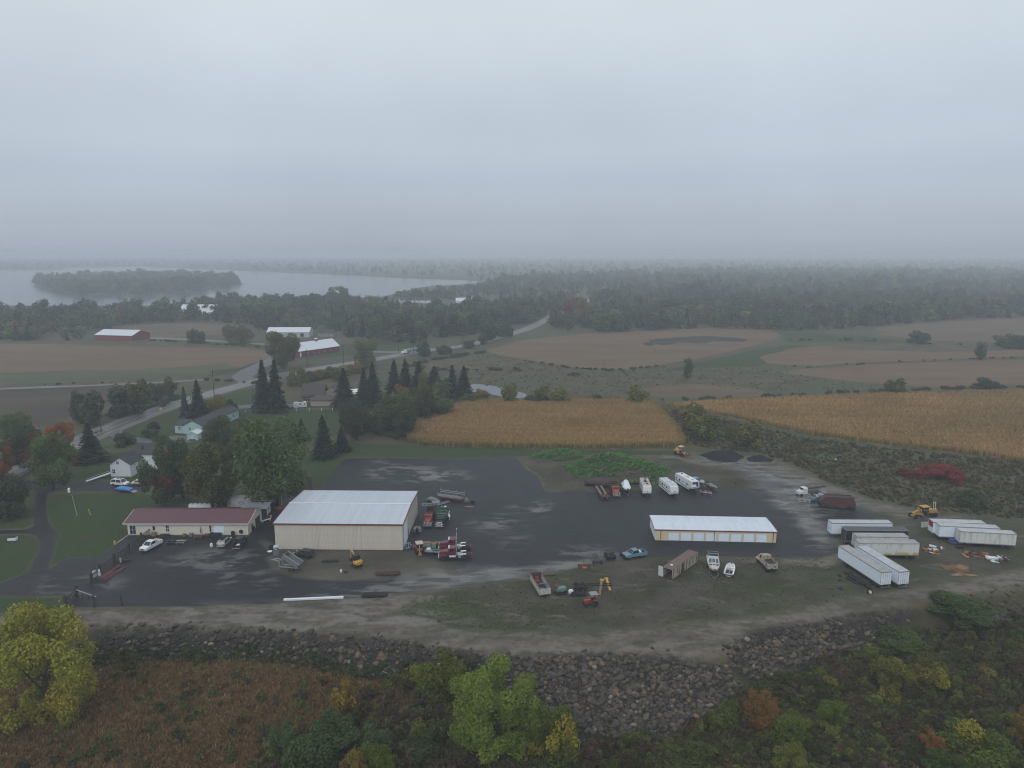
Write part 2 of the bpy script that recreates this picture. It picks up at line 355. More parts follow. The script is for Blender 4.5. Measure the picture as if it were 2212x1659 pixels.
for zn in ZONES:
    a = land.attributes.new('z_' + zn, 'FLOAT', 'POINT'); val = np.zeros(len(Xf))
    w = {'asphalt': 1.6, 'silt': 5.0, 'brown': 8.0, 'bare': 2.5, 'wash': 4.0, 'rocks': 2.5, 'mud': 5.0, 'dirt': 3.0}.get(zn, 3.0)
    w = w + np.clip((Yf[near] - 300) / 60, 0, 20)
    val[near] = np.clip(.5 + in_zone(zn, Xf[near], Yf[near]) / (2 * w), 0, 1); a.data.foreach_set('value', val)
a = land.attributes.new('z_low', 'FLOAT', 'POINT'); a.data.foreach_set('value', np.clip(-Zf / 1.2, 0, 1) * (Yf < 200))

m, nt, b = new_mat("land"); MATS['land'] = m
pos = nt.n('ShaderNodeNewGeometry').outputs['Position']
n_big = nt.noise(.012, 5, pos); n_mid = nt.noise(.09, 6, pos, .6); n_fine = nt.noise(.7, 6, pos, .65); n_tiny = nt.noise(3.5, 4, pos, .6)
streaks = nt.noise(.35, 5, nt.n('ShaderNodeMapping', ins={0: pos, 'Scale': (.4, 1.0, 1), 'Rotation': (0, 0, .12)}).outputs[0], .6, .6)
Z = {k: nt.attr('z_' + k).outputs['Fac'] for k in list(ZONES) + ['low']}
def edge(mask, amp, soft, n=None): return nt.ramp(nt.math('ADD', mask, nt.math('MULTIPLY', nt.math('SUBTRACT', n or nt.math('ADD', nt.math('MULTIPLY', n_mid, .5), nt.math('MULTIPLY', n_fine, .5)), .5), amp)), .5 - soft, .5 + soft)
vary = lambda n, a, bb, lo=.32, hi=.68: nt.mix(nt.ramp(n, lo, hi), a, bb)
# rough meadow and scrub
c = vary(n_mid, (.062, .062, .036), (.105, .088, .052))
c = nt.mix(nt.ramp(n_big, .46, .62), c, vary(n_fine, (.058, .072, .04), (.085, .09, .05)))
c = nt.mix(nt.math('MULTIPLY', nt.ramp(n_fine, .55, .75), .55), c, (.036, .034, .024))
# lower ground in front: dark weeds
c = nt.mix(Z['low'], c, vary(n_mid, (.045, .052, .022), (.07, .058, .032)))
c = nt.mix(edge(Z['brown'], .8, .3), c, vary(n_fine, (.10, .062, .032), (.14, .085, .045)))
c = nt.mix(edge(Z['rocks'], .9, .25), c, vary(n_fine, (.026, .023, .019), (.05, .044, .036)))
lawn = vary(n_fine, (.034, .055, .02), (.047, .068, .025)); lawn = nt.mix(nt.math('MULTIPLY', nt.ramp(n_mid, .45, .7), .7), lawn, (.056, .055, .03))
c = nt.mix(edge(Z['lawn'], .5, .12), c, lawn)
mud = vary(n_mid, (.046, .043, .027), (.085, .076, .062)); mud = nt.mix(nt.math('MULTIPLY', nt.ramp(nt.math('ADD', nt.math('MULTIPLY', n_fine, .5), nt.math('MULTIPLY', nt.noise(.05, 5, pos, .65), .5)), .48, .6), .85), mud, (.045, .062, .022)); mud = nt.mix(nt.math('MULTIPLY', nt.ramp(streaks, .54, .74), .75), mud, (.15, .132, .112))
c = nt.mix(edge(Z['mud'], .9, .3), c, mud)
f_dirt = edge(Z['dirt'], 1.25, .3)
dirt = vary(nt.math('ADD', nt.math('MULTIPLY', streaks, .6), nt.math('MULTIPLY', n_fine, .4)), (.08, .069, .056), (.175, .155, .13), .36, .64); dirt = nt.mix(nt.math('MULTIPLY', nt.ramp(n_mid, .5, .66), .7), dirt, (.06, .056, .036))
c = nt.mix(f_dirt, c, dirt)
f_as = edge(Z['asphalt'], .35, .05)
asph = vary(n_mid, (.010, .0105, .012), (.018, .0185, .021)); asph = nt.mix(nt.math('MULTIPLY', nt.ramp(streaks, .58, .75), .2), asph, (.06, .06, .062))
asph = nt.mix(nt.math('MULTIPLY', n_tiny, .35), asph, (.02, .02, .023))
c = nt.mix(f_as, c, asph)
c = nt.mix(edge(Z['bare'], .7, .2), c, nt.mix(nt.math('MULTIPLY', nt.ramp(n_fine, .5, .68), .7), vary(n_mid, (.05, .044, .032), (.095, .085, .066)), (.04, .052, .02)))
c = nt.mix(nt.math('MULTIPLY', edge(Z['wash'], 1.5, .3, nt.math('ADD', nt.math('MULTIPLY', n_mid, .6), nt.math('MULTIPLY', streaks, .4))), .7), c, vary(streaks, (.075, .07, .064), (.17, .158, .142)))
f_silt = nt.math('MULTIPLY', Z['silt'], nt.ramp(nt.math('ADD', nt.math('MULTIPLY', streaks, .45), nt.math('MULTIPLY', nt.noise(.16, 5, nt.n('ShaderNodeMapping', ins={0: pos, 'Scale': (.6, 1.0, 1)}).outputs[0], .62), .55)), .47, .56))
c = nt.mix(nt.math('MULTIPLY', f_silt, .7), c, (.20, .192, .178))
f_wet = nt.math('MULTIPLY', nt.math('ADD', f_as, nt.math('MULTIPLY', f_dirt, .5), True), nt.ramp(n_fine, .5, .7))
nt.put(b.inputs['Base Color'], c)
ro = nt.math('SUBTRACT', .93, nt.math('ADD', nt.math('MULTIPLY', f_as, .38), nt.math('MULTIPLY', f_silt, .33)))
nt.put(b.inputs['Roughness'], ro); nt.put(b.inputs['Specular IOR Level'], nt.math('ADD', .12, nt.math('MULTIPLY', nt.math('ADD', f_as, f_silt, True), .16)))
bp = nt.n('ShaderNodeBump', ins={'Strength': .6, 'Distance': .25, 'Height': nt.math('ADD', n_fine, nt.math('MULTIPLY', n_tiny, .35))}); nt.put(b.inputs['Normal'], bp.outputs[0])
g_o = link("ground", land, m); g_o['kind'] = 'structure'

# ---------------------------------------------------------------- fields, water, road
def sheet(name, pl, m, z, jit=.0, step=None, seed=1, world=False):
    """a flat sheet with an uneven outline"""
    rnd = random.Random(seed); P = pl if world else pts_at(pl, z); out = []
    for i in range(len(P)):
        a, bb = P[i], P[(i + 1) % len(P)]; n = max(1, int((bb - a).length / (step or 1e9)))
        for k in range(n):
            p = a.lerp(bb, k / n); out.append((p.x + rnd.uniform(-jit, jit), p.y + rnd.uniform(-jit, jit) * 2, z))
    bm = bmesh.new(); f = bm.faces.new([bm.verts.new(p) for p in out]); bmesh.ops.triangulate(bm, faces=[f])
    for f in bm.faces:
        f.normal_update()
        if f.normal.z < 0: f.normal_flip()
    me = bpy.data.meshes.new(name); bm.to_mesh(me); bm.free()
    o = link(name, me, m); o['kind'] = 'structure'; return o
def field_mat(name, a, bb, dark=(.04, .038, .028), rows=None, patch=.0):
    m, nt, b = new_mat(name); pos = nt.n('ShaderNodeNewGeometry').outputs['Position']
    v = nt.n('ShaderNodeMapping', ins={0: pos, 'Scale': (.35, 1, 1), 'Rotation': (0, 0, .1)}).outputs[0]
    c = nt.mix(nt.ramp(nt.noise(.045, 6, v, .62), .35, .65), a, bb)
    c = nt.mix(nt.math('MULTIPLY', nt.ramp(nt.noise(.5, 5, pos, .7), .5, .8), .5), c, dark)
    if patch: c = nt.mix(nt.math('MULTIPLY', nt.ramp(nt.noise(.014, 6, v, .6), .56, .66), patch), c, dark)
    nt.put(b.inputs['Base Color'], c); b.inputs['Roughness'].default_value = .95; b.inputs['Specular IOR Level'].default_value = .1
    bp = nt.n('ShaderNodeBump', ins={'Strength': .5, 'Distance': .4, 'Height': nt.noise(.8, 5, pos, .7)}); nt.put(b.inputs['Normal'], bp.outputs[0])
    MATS[name] = m; return m
soy = field_mat("soy_field", (.135, .092, .056), (.165, .115, .072)); soy2 = field_mat("soy_field_dull", (.12, .088, .058), (.145, .108, .072), patch=.2)
plough = field_mat("ploughed_soil", (.060, .048, .036), (.088, .07, .05)); grasstrip = field_mat("meadow_strip", (.075, .085, .05), (.10, .105, .065))
sheet("soy_field", [(-500, 745), (0, 742), (120, 743), (300, 749), (440, 751), (540, 753), (584, 762), (578, 775), (520, 793), (420, 806), (300, 816), (150, 825), (0, 830), (-500, 840)], soy, .05, .8, 12, 1)
sheet("grass_strip", [(-500, 812), (0, 806), (180, 800), (340, 796), (480, 786), (520, 794), (420, 807), (300, 817), (0, 831), (-500, 841)], grasstrip, .07, .8, 12, 2)
sheet("ploughed_field", [(-500, 850), (0, 842), (200, 834), (330, 829), (372, 834), (330, 848), (250, 866), (170, 890), (120, 915), (60, 918), (0, 916), (-500, 930)], plough, .05, .7, 8, 3)
sheet("farm_lane", [(-500, 846), (0, 838), (200, 831), (330, 825.5), (440, 819), (440, 822), (330, 828), (200, 834), (0, 841.5), (-500, 850)], paint("lane_gravel", (.17, .165, .15), .9, grime=.3, scale=.1), .09, .2, 10, 4)
sheet("far_field", [(262, 706), (340, 700), (420, 700), (490, 703), (528, 712), (500, 722), (400, 727), (300, 728), (262, 720)], soy2, .05, 1.5, 25, 5)
sheet("barn_lane", [(290, 726), (400, 731), (500, 737), (600, 744), (640, 748), (640, 751), (598, 747), (498, 740.5), (400, 734.5), (290, 730)], MATS['lane_gravel'], .06, .5, 20, 6)
sheet("upper_right_field", [(1050, 756), (1090, 745), (1131, 735), (1200, 727), (1266, 721), (1440, 713), (1532, 709), (1663, 713), (1688, 726), (1645, 743), (1532, 770), (1440, 786), (1382, 797), (1334, 799.5), (1232, 793), (1131, 776), (1063, 763)], field_mat("soy_field_patchy", (.135, .092, .056), (.16, .115, .074), (.035, .04, .03), patch=.0), .05, 1.0, 12, 7)
sheet("weed_patch", [(1392, 744), (1400, 735), (1440, 731), (1480, 728), (1530, 726), (1560, 728), (1600, 730), (1622, 735), (1590, 739), (1545, 738), (1520, 742), (1470, 740), (1440, 745), (1412, 742), (1400, 748)], field_mat("wet_weeds", (.036, .04, .034), (.06, .06, .045)), .09, 2.2, 6, 8)
sheet("mid_right_field", [(1640, 772), (1680, 760), (1719, 751), (1787, 748), (1869, 757), (2019, 760), (2212, 757), (2700, 752), (2700, 770), (2212, 770), (2094, 775), (1907, 781), (1757, 790), (1663, 787)], soy, .05, 1.0, 12, 9)
sheet("long_right_field", [(1682, 805), (1719, 798), (1907, 786), (2212, 777), (2700, 770), (2700, 835), (2212, 830), (2132, 830), (2038, 837), (1907, 830), (1794, 819)], soy, .05, .9, 12, 10)
sheet("top_right_field", [(1888, 708), (1960, 700), (2057, 693), (2212, 688), (2700, 680), (2700, 745), (2212, 742), (2132, 737), (1990, 736), (1907, 724)], soy2, .05, 1.5, 20, 11)
sheet("lower_tan_field", [(1386, 840), (1430, 832), (1494, 829), (1569, 833), (1640, 842), (1668, 849), (1620, 858), (1500, 860), (1410, 856)], soy2, .05, .8, 8, 12)

m, nt, b = new_mat("lake_water"); MATS['water'] = m
pos = nt.n('ShaderNodeNewGeometry').outputs['Position']
nt.put(b.inputs['Base Color'], (.045, .058, .066)); b.inputs['Roughness'].default_value = .16; b.inputs['IOR'].default_value = 1.33
bp = nt.n('ShaderNodeBump', ins={'Strength': .35, 'Distance': .3, 'Height': nt.noise(.25, 5, nt.n('ShaderNodeMapping', ins={0: pos, 'Scale': (.5, 1, 1)}).outputs[0], .6)}); nt.put(b.inputs['Normal'], bp.outputs[0])
wsh = [(-8800, 1050), (-300, 1050), (700, 1050), (700, 9000), (-8800, 9000)]
wm = MB(); lk = [Vector((p.x, p.y, LAKE_Z)) for p in LAKE]
def grow(P, k):
    c = sum(P, Vector()) / len(P); return P
sheet("lake", lk, m, LAKE_Z, 0, None, 13, True)
sheet("pond", [(1012, 838), (1020, 829), (1060, 832), (1100, 840), (1135, 850), (1142, 858), (1125, 861), (1090, 858), (1050, 850), (1020, 846)], m, -.12, .2, 4, 14)

# highway: shoulders, carriageway, painted lines
ROAD = [(-420, 1240), (-200, 1130), (-50, 1052), (60, 1002), (140, 967), (222, 933), (300, 901), (390, 870), (475, 845), (553, 824), (618, 809), (668, 799), (768, 783.5), (818, 775), (881, 763.5), (931, 756), (993, 748.5), (1043, 738), (1097, 723.5), (1131, 713), (1155, 703), (1185, 688), (1212, 676), (1240, 664), (1300, 640), (1400, 620)]
rp = pts_at(ROAD)
def smooth_line(P, step):
    out = []
    for i in range(len(P) - 1):
        p0, p1, p2, p3 = P[max(i - 1, 0)], P[i], P[i + 1], P[min(i + 2, len(P) - 1)]
        n = max(2, int((p2 - p1).length / step))
        for k in range(n):
            t = k / n; out.append(.5 * ((2 * p1) + (p2 - p0) * t + (2 * p0 - 5 * p1 + 4 * p2 - p3) * t * t + (3 * p1 - p0 - 3 * p2 + p3) * t ** 3))
    return out + [P[-1]]
RL = smooth_line(rp, 9.0)
def ribbon(name, line, off0, off1, z, m, dash=None):
    mb = MB(); acc = 0.0; prev = None
    for i, p in enumerate(line):
        d = (line[min(i + 1, len(line) - 1)] - line[max(i - 1, 0)]); d.z = 0; d.normalize(); nrm = Vector((-d.y, d.x, 0))
        cur = (p + nrm * off0 + Vector((0, 0, z)), p + nrm * off1 + Vector((0, 0, z)))
        if prev and (not dash or (i % 2 == 0)): mb.quad(prev[0], cur[0], cur[1], prev[1])
        prev = cur
    o = link(name, mb.mesh(name), m); o['kind'] = 'structure'; return o
ribbon("road_shoulder", RL, -6.6, 6.6, .06, paint("shoulder_gravel", (.15, .145, .135), .9, grime=.4, scale=.15))
m, nt, b = new_mat("road_asphalt"); MATS['road'] = m
pos = nt.n('ShaderNodeNewGeometry').outputs['Position']
nt.put(b.inputs['Base Color'], nt.mix(nt.ramp(nt.noise(.12, 5, pos), .35, .65), (.075, .077, .082), (.10, .102, .106))); b.inputs['Roughness'].default_value = .42
road_o = ribbon("road", RL, -4.4, 4.4, .12, m)
wl, yl = paint("line_white", (.55, .55, .53), .6, grime=.5, scale=.3), paint("line_yellow", (.5, .33, .06), .6, grime=.4, scale=.3)
for nm, a, bb, mm in (("edge_line", -3.75, -3.58, wl), ("edge_line", 3.58, 3.75, wl), ("centre_line", -.24, -.08, yl), ("centre_line", .08, .24, yl)):
    o = ribbon(nm, RL, a, bb, .14, mm); o.parent = road_o
sheet("side_road", [(250, 921), (262, 930), (285, 943), (330, 948), (380, 940), (420, 942), (430, 952), (400, 958), (300, 957), (262, 952), (235, 940), (226, 934)], paint("drive_gravel", (.085, .085, .088), .6, grime=.3, scale=.15), .10, .3, 4, 15)
sheet("house_lane", [(518, 876), (560, 872), (610, 874), (640, 872), (645, 879), (560, 880), (500, 884), (440, 890), (430, 886)], MATS['drive_gravel'], .10, .3, 5, 16)
sheet("barn_drive", [(500, 812), (520, 800), (560, 782), (580, 768), (600, 770), (590, 785), (560, 800), (545, 815), (560, 822), (520, 832)], MATS['drive_gravel'], .045, .4, 5, 17)
sheet("far_lane", [(560, 842), (760, 770), (800, 760), (880, 757), (880, 760), (800, 764)], MATS['lane_gravel'], .045, .3, 8, 18) if False else None
sheet("roadside_lane", [(768, 758), (850, 759), (905, 758), (905, 760.5), (850, 762), (768, 761)], MATS['lane_gravel'], .045, .3, 10, 19)

# ---------------------------------------------------------------- misty air
hm = bpy.data.materials.new("haze"); hm.use_nodes = True; ht = hm.node_tree; ht.nodes.clear()
ho = ht.nodes.new('ShaderNodeOutputMaterial'); hv = ht.nodes.new('ShaderNodeVolumePrincipled')
HAZE = .00037
hv.inputs['Density'].default_value = HAZE; hv.inputs['Color'].default_value = (.85, .905, 1.0, 1); hv.inputs['Anisotropy'].default_value = 0.0
ht.links.new(hv.outputs[0], ho.inputs['Volume'])
hz = link("haze", MB().box(-9400, 9400, -420, 14400, -16, 76).mesh("haze"), hm); hz['kind'] = 'stuff'; hz['label'] = 'pale mist hanging over the whole valley'
# ---------------------------------------------------------------- plants: shared crown, trunk and tuft meshes
def leaf_mat(name, far=False, alt=None, alt_share=.0, rough=.85):
    """foliage: the object's own colour, varied leaf by leaf; ALT colours whole boughs that have turned"""
    m, nt, b = new_mat(name)
    if far: base = nt.attr('tint', 'INSTANCER').outputs['Color']
    else: base = nt.n('ShaderNodeObjectInfo').outputs['Color']
    v = nt.attr('leaf').outputs['Color']; sp = nt.n('ShaderNodeSeparateXYZ', ins={0: v})
    k = nt.ramp(sp.outputs[0], 0, 1, 1.0, 2.2, False)
    c = nt.mix(1.0, base, nt.n('ShaderNodeCombineXYZ', ins={0: k, 1: k, 2: k}).outputs[0], 'MULTIPLY')
    c = nt.mix(nt.math('MULTIPLY', sp.outputs[1], .35), c, nt.mix(1.0, base, (1.5, 1.15, .55), 'MULTIPLY'))
    if alt: c = nt.mix(nt.ramp(sp.outputs[2], 1 - alt_share - .06, 1 - alt_share + .06), c, nt.mix(sp.outputs[0], alt, tuple(x * 1.9 for x in alt)))
    nt.put(b.inputs['Base Color'], c); b.inputs['Roughness'].default_value = rough; b.inputs['Specular IOR Level'].default_value = .15
    tr = nt.n('ShaderNodeBsdfTranslucent', ins={0: c}); mx = nt.n('ShaderNodeMixShader', ins={0: .35, 1: b.outputs[0], 2: tr.outputs[0]})
    out = [n for n in m.node_tree.nodes if n.type == 'OUTPUT_MATERIAL'][0]; nt.put(out.inputs[0], mx.outputs[0])
    MATS[name] = m; return m
LEAF = leaf_mat("leaves"); LEAF_FAR = leaf_mat("leaves_far", True)
LEAF_RED = leaf_mat("leaves_red_boughs", False, (.24, .03, .03), .17); LEAF_ORANGE = leaf_mat("leaves_orange_boughs", False, (.24, .095, .03), .06)
LEAF_ORANGE2 = leaf_mat("leaves_mostly_orange", False, (.24, .085, .025), .62); LEAF_RUST = leaf_mat("leaves_rusty_top", False, (.12, .055, .028), .3)
LEAF_YELLOW = leaf_mat("leaves_yellow_boughs", False, (.22, .19, .03), .3)
BARK = paint("bark", (.055, .045, .037), .9, grime=.4, scale=3, bump=.03)
def leaf_mesh(name, P, Nrm, size, vals, m, rs, aspect=1.5, extra=None):
    """one two-triangle leaf clump for each point; vals: (n, 3) random values kept as a colour attribute"""
    n = len(P); t = rs.normal(size=(n, 3)); t -= Nrm * (t * Nrm).sum(1, keepdims=True); t /= np.linalg.norm(t, axis=1, keepdims=True) + 1e-9
    u = np.cross(Nrm, t); s = size[:, None]
    V = np.stack([P - t * s * aspect / 2, P + u * s * .5 + Nrm * s * .16, P + t * s * aspect / 2, P - u * s * .5 + Nrm * s * .16], 1).reshape(-1, 3)
    F = np.arange(n * 4).reshape(n, 4); vv = np.repeat(vals, 4, 0)
    ev, ef = ([], []) if extra is None else (extra.v, extra.f)
    V2 = np.concatenate([V, np.array(ev)]) if len(ev) else V
    me = bpy.data.meshes.new(name); faces = [tuple(f) for f in F.tolist()] + [tuple(i + len(V) for i in f) for f in ef]
    me.from_pydata(V2.tolist(), [], faces)
    a = me.attributes.new('leaf', 'FLOAT_COLOR', 'POINT'); cc = np.ones((len(V2), 4)); cc[:len(V), :3] = vv; a.data.foreach_set('color', cc.ravel())
    me.materials.append(m)
    if len(ev):
        me.materials.append(BARK); mi = np.zeros(len(faces), int); mi[n:] = 1; me.polygons.foreach_set('material_index', mi)
    return me
def crown(name, seed, n, leaf, lobes=16, m=None, tall=1.0, low=.0, trunk=False, shell=.62, rr=(.24, .44)):
    """unit crown: radius about 1, height about 2*tall, from z 0 up; uneven lobes with gaps between"""
    rs = np.random.RandomState(seed); C, RR = [], []
    for i in range(lobes):
        d = rs.normal(size=3); d /= np.linalg.norm(d); d[2] = d[2] * .8 if d[2] > 0 else d[2] * .75
        r = shell * rs.uniform(.75, 1.1) if i > 2 else .25
        C.append([d[0] * r, d[1] * r, tall * (1 + d[2] * r * 1.25)]); RR.append(rs.uniform(*rr))
    C, RR = np.array(C), np.array(RR); w = RR ** 2; k = rs.choice(lobes, n, p=w / w.sum())
    d = rs.normal(size=(n, 3)); d /= np.linalg.norm(d, axis=1, keepdims=True)
    rad = RR[k] * (rs.uniform(.45, 1.0, n) ** .5) * (1 + .25 * np.sin(d[:, 0] * 7 + k) * np.sin(d[:, 1] * 6 + k * 2) * np.cos(d[:, 2] * 5))
    P = C[k] + d * rad[:, None] * np.array([1, 1, .85 * max(1, tall * .8)])
    P[:, 2] = (P[:, 2] - np.percentile(P[:, 2], 1)); P[:, 2] *= 2.0 * tall / np.percentile(P[:, 2], 99.3); P[:, :2] /= np.percentile(np.hypot(P[:, 0], P[:, 1]), 97)
    stray = rs.rand(n) < .06; P[stray] += rs.normal(size=(stray.sum(), 3)) * .09
    N = d * .7 + rs.normal(size=(n, 3)) * .55 + np.array([0, 0, .35]); N /= np.linalg.norm(N, axis=1, keepdims=True)
    lobe_v = rs.rand(lobes); vals = np.stack([np.clip(rs.rand(n) * .65 + lobe_v[k] * .35, 0, 1), rs.rand(n) * lobe_v[(k + 3) % lobes], lobe_v[(k * 7 + 1) % lobes] * .9 + rs.rand(n) * .1], 1)
    ex = None
    if trunk: ex = MB().cyl((0, 0, -.45), (0, 0, 1.0 * tall), .07, .03, 5)
    return leaf_mesh(name, P, N, leaf * rs.uniform(.6, 1.3, n), vals, m, rs, extra=ex)
def spruce(name, seed, tiers, per, m, leaf=.05, base=.2, trunk=False):
    """unit conifer: height 1, drooping branch sprays in tiers"""
    rs = np.random.RandomState(seed); P, N, S, V = [], [], [], []
    for t in range(tiers):
        f = t / (tiers - 1); z = .06 + .92 * f; r = base * (1 - f) ** .85 * rs.uniform(.66, 1.16) + .008
        nb = max(4, int(per * (1 - f * .7))); a0 = rs.rand() * 6.3
        for b_ in range(nb):
            a = a0 + 6.283 * b_ / nb + rs.normal() * .15; rr = r * rs.uniform(.55, 1.2); bv = rs.rand()
            for s in np.linspace(.25, 1, 5):
                P.append((math.cos(a) * rr * s + rs.normal() * .008, math.sin(a) * rr * s + rs.normal() * .008, z - rr * s * .35 + rs.normal() * .006))
                N.append((math.cos(a) * .5 + rs.normal() * .4, math.sin(a) * .5 + rs.normal() * .4, .8)); S.append(leaf * (1.25 - f * .7) * rs.uniform(.7, 1.3)); V.append((rs.rand() * .6 + bv * .4, rs.rand() * .3, rs.rand()))
    N = np.array(N); N /= np.linalg.norm(N, axis=1, keepdims=True)
    ex = MB().cyl((0, 0, 0), (0, 0, .9), .02, .006, 5) if trunk else None
    return leaf_mesh(name, np.array(P), N, np.array(S), np.array(V), m, rs, 1.7, ex)
def tuft(name, seed, blades, h, w, m, lean=.35, leafy=0.0):
    """clump of upright stems, optionally with leaf clumps along them"""
    rs = np.random.RandomState(seed); v, f, val = [], [], []
    for i in range(blades):
        a, r = rs.rand() * 6.3, rs.rand() ** .5 * w; x, y = r * math.cos(a), r * math.sin(a); hh = h * rs.uniform(.55, 1.1)
        lx, ly = rs.normal(size=2) * lean * hh * .5; b_ = rs.rand() * 6.3; bw = .035 + .05 * rs.rand(); dx, dy = math.cos(b_) * bw, math.sin(b_) * bw
        o = len(v); v += [(x - dx, y - dy, 0), (x + dx, y + dy, 0), (x + lx * .5 + dx * 1.6, y + ly * .5 + dy * 1.6, hh * .6), (x + lx, y + ly, hh), (x + lx * .5 - dx * 1.6, y + ly * .5 - dy * 1.6, hh * .6)]
        f.append((o, o + 1, o + 2, o + 3, o + 4)); rv = (rs.rand(), rs.rand(), rs.rand()); val += [rv] * 5
    me = bpy.data.meshes.new(name); me.from_pydata(v, [], f)
    a = me.attributes.new('leaf', 'FLOAT_COLOR', 'POINT'); cc = np.ones((len(v), 4)); cc[:, :3] = np.array(val); a.data.foreach_set('color', cc.ravel()); me.materials.append(m); return me
CROWN = [crown("crown", 10 + i, 12000, .058, 30 + 2 * i, LEAF, 1.0, 0, False, .72, (.17, .33)) for i in range(4)]
FINE = [crown("crown", 20 + i, 26000, .034, 44, LEAF, .95, 0, False, .8, (.13, .27)) for i in range(2)]
CROWN_TALL = [crown("crown", 30 + i, 5000, .085, 18, LEAF, 1.45) for i in range(2)]
SHRUB = [crown("crown", 50 + i, 6500, .072, 22, LEAF, .8, .25, False, .68, (.18, .34)) for i in range(3)]
SMALL = [crown("crown", 60 + i, 1300, .17, 12, LEAF) for i in range(3)]
SPRUCE = [spruce("crown", 70 + i, 40, 15, LEAF, .042, (.2, .24, .17, .22, .19)[i]) for i in range(5)]
def far_proto(me, name):
    o = bpy.data.objects.new(name, me); return o
PROTO_TREE = [far_proto(crown("far_crown", 80 + i, 520, .21, 13, LEAF_FAR, 1.0, 0, True, .7, (.2, .38)), "wood_tree") for i in range(5)]
PROTO_SPRUCE = [far_proto(spruce("far_spruce", 90 + i, 13, 8, LEAF_FAR, .085, .2, True), "wood_spruce") for i in range(2)]
PROTO_SHRUB = [far_proto(crown("far_shrub", 100 + i, 700, .17, 12, LEAF_FAR, .75, .25), "scrub_bush") for i in range(3)]
PROTO_GRASS = [far_proto(tuft("far_tuft", 110 + i, 26, 1.0, .42, LEAF_FAR), "dry_tuft") for i in range(3)]
PROTO_WEED = [far_proto(crown("far_weed", 120 + i, 150, .3, 7, LEAF_FAR, .55, .3), "weed_clump") for i in range(3)]
PROTO_CORN = [far_proto(tuft("far_corn", 130 + i, 22, 1.0, .5, LEAF_FAR, .22), "corn_clump") for i in range(3)]
def scatter(name, protos, pts, scl, tint, label, rs, kind='stuff', pick=None):
    """stuff: many copies on points through geometry nodes; every copy keeps its own size, turn and colour"""
    n = len(pts); me = bpy.data.meshes.new(name); me.vertices.add(n); me.vertices.foreach_set('co', np.asarray(pts, float).ravel())
    scl = np.asarray(scl, float); scl = np.repeat(scl[:, None], 3, 1) if scl.ndim == 1 else scl
    a = me.attributes.new('sc', 'FLOAT_VECTOR', 'POINT'); a.data.foreach_set('vector', scl.ravel())
    a = me.attributes.new('rot', 'FLOAT_VECTOR', 'POINT'); r = np.zeros((n, 3)); r[:, 2] = rs.rand(n) * 6.283; a.data.foreach_set('vector', r.ravel())
    a = me.attributes.new('tint', 'FLOAT_COLOR', 'POINT'); c = np.ones((n, 4)); c[:, :3] = tint; a.data.foreach_set('color', c.ravel())
    a = me.attributes.new('pick', 'INT', 'POINT'); a.data.foreach_set('value', np.asarray(pick if pick is not None else rs.randint(0, len(protos), n), np.int32))
    col = bpy.data.collections.new(name + "_kinds")
    for i, p in enumerate(protos): p.name = f"{name}_{chr(97 + i)}"; col.objects.link(p)
    ng = bpy.data.node_groups.new(name, 'GeometryNodeTree')
    ng.interface.new_socket('Geometry', in_out='INPUT', socket_type='NodeSocketGeometry'); ng.interface.new_socket('Geometry', in_out='OUTPUT', socket_type='NodeSocketGeometry')
    g = NT(ng); gi, go = g.n('NodeGroupInput'), g.n('NodeGroupOutput')
    ci = g.n('GeometryNodeCollectionInfo'); ci.inputs['Collection'].default_value = col; ci.inputs['Separate Children'].default_value = True; ci.inputs['Reset Children'].default_value = True
    def na(nm, t):
        x = g.n('GeometryNodeInputNamedAttribute', data_type=t); x.inputs['Name'].default_value = nm; return x.outputs['Attribute']
    ip = g.n('GeometryNodeInstanceOnPoints'); ip.inputs['Pick Instance'].default_value = True
    ng.links.new(gi.outputs[0], ip.inputs['Points']); ng.links.new(ci.outputs[0], ip.inputs['Instance'])
    ng.links.new(na('pick', 'INT'), ip.inputs['Instance Index'])
    e2r = g.n('FunctionNodeEulerToRotation'); ng.links.new(na('rot', 'FLOAT_VECTOR'), e2r.inputs[0]); ng.links.new(e2r.outputs[0], ip.inputs['Rotation'])
    ng.links.new(na('sc', 'FLOAT_VECTOR'), ip.inputs['Scale']); ng.links.new(ip.outputs[0], go.inputs[0])
    o = link(name, me); md = o.modifiers.new("scatter", 'NODES'); md.node_group = ng
    o['kind'] = kind; o['label'] = label; return o
def fill(polys, dens, rs, z=0.0, world=False):
    """random points inside photo polygons, dens per square metre"""
    out = []
    for pl in polys:
        P = pl if world else pts_at(pl, z); xs, ys = [p.x for p in P], [p.y for p in P]
        n = int((max(xs) - min(xs)) * (max(ys) - min(ys)) * dens); x = rs.uniform(min(xs), max(xs), n); y = rs.uniform(min(ys), max(ys), n)
        k = sdist(P, x, y) > 0; out.append(np.stack([x[k], y[k]], 1))
    q = np.concatenate(out); return np.column_stack([q, heights(q[:, 0], q[:, 1])])
def tints(rs, n, cols, w=None, var=.25):
    cols = np.array(cols); k = rs.choice(len(cols), n, p=None if w is None else np.array(w) / sum(w)); return cols[k] * rs.uniform(1 - var, 1 + var, (n, 1))
G_OLIVE, G_GREEN, G_DARK, G_LIME, G_GREY = (.07, .08, .028), (.076, .106, .04), (.054, .074, .036), (.12, .135, .022), (.06, .066, .042)
A_YEL, A_GOLD, A_ORANGE, A_RED, A_BROWN, A_TAN = (.17, .155, .025), (.15, .115, .025), (.18, .075, .025), (.13, .03, .022), (.075, .043, .022), (.105, .066, .034)
SPR, SPR_B = (.022, .032, .02), (.042, .056, .05)

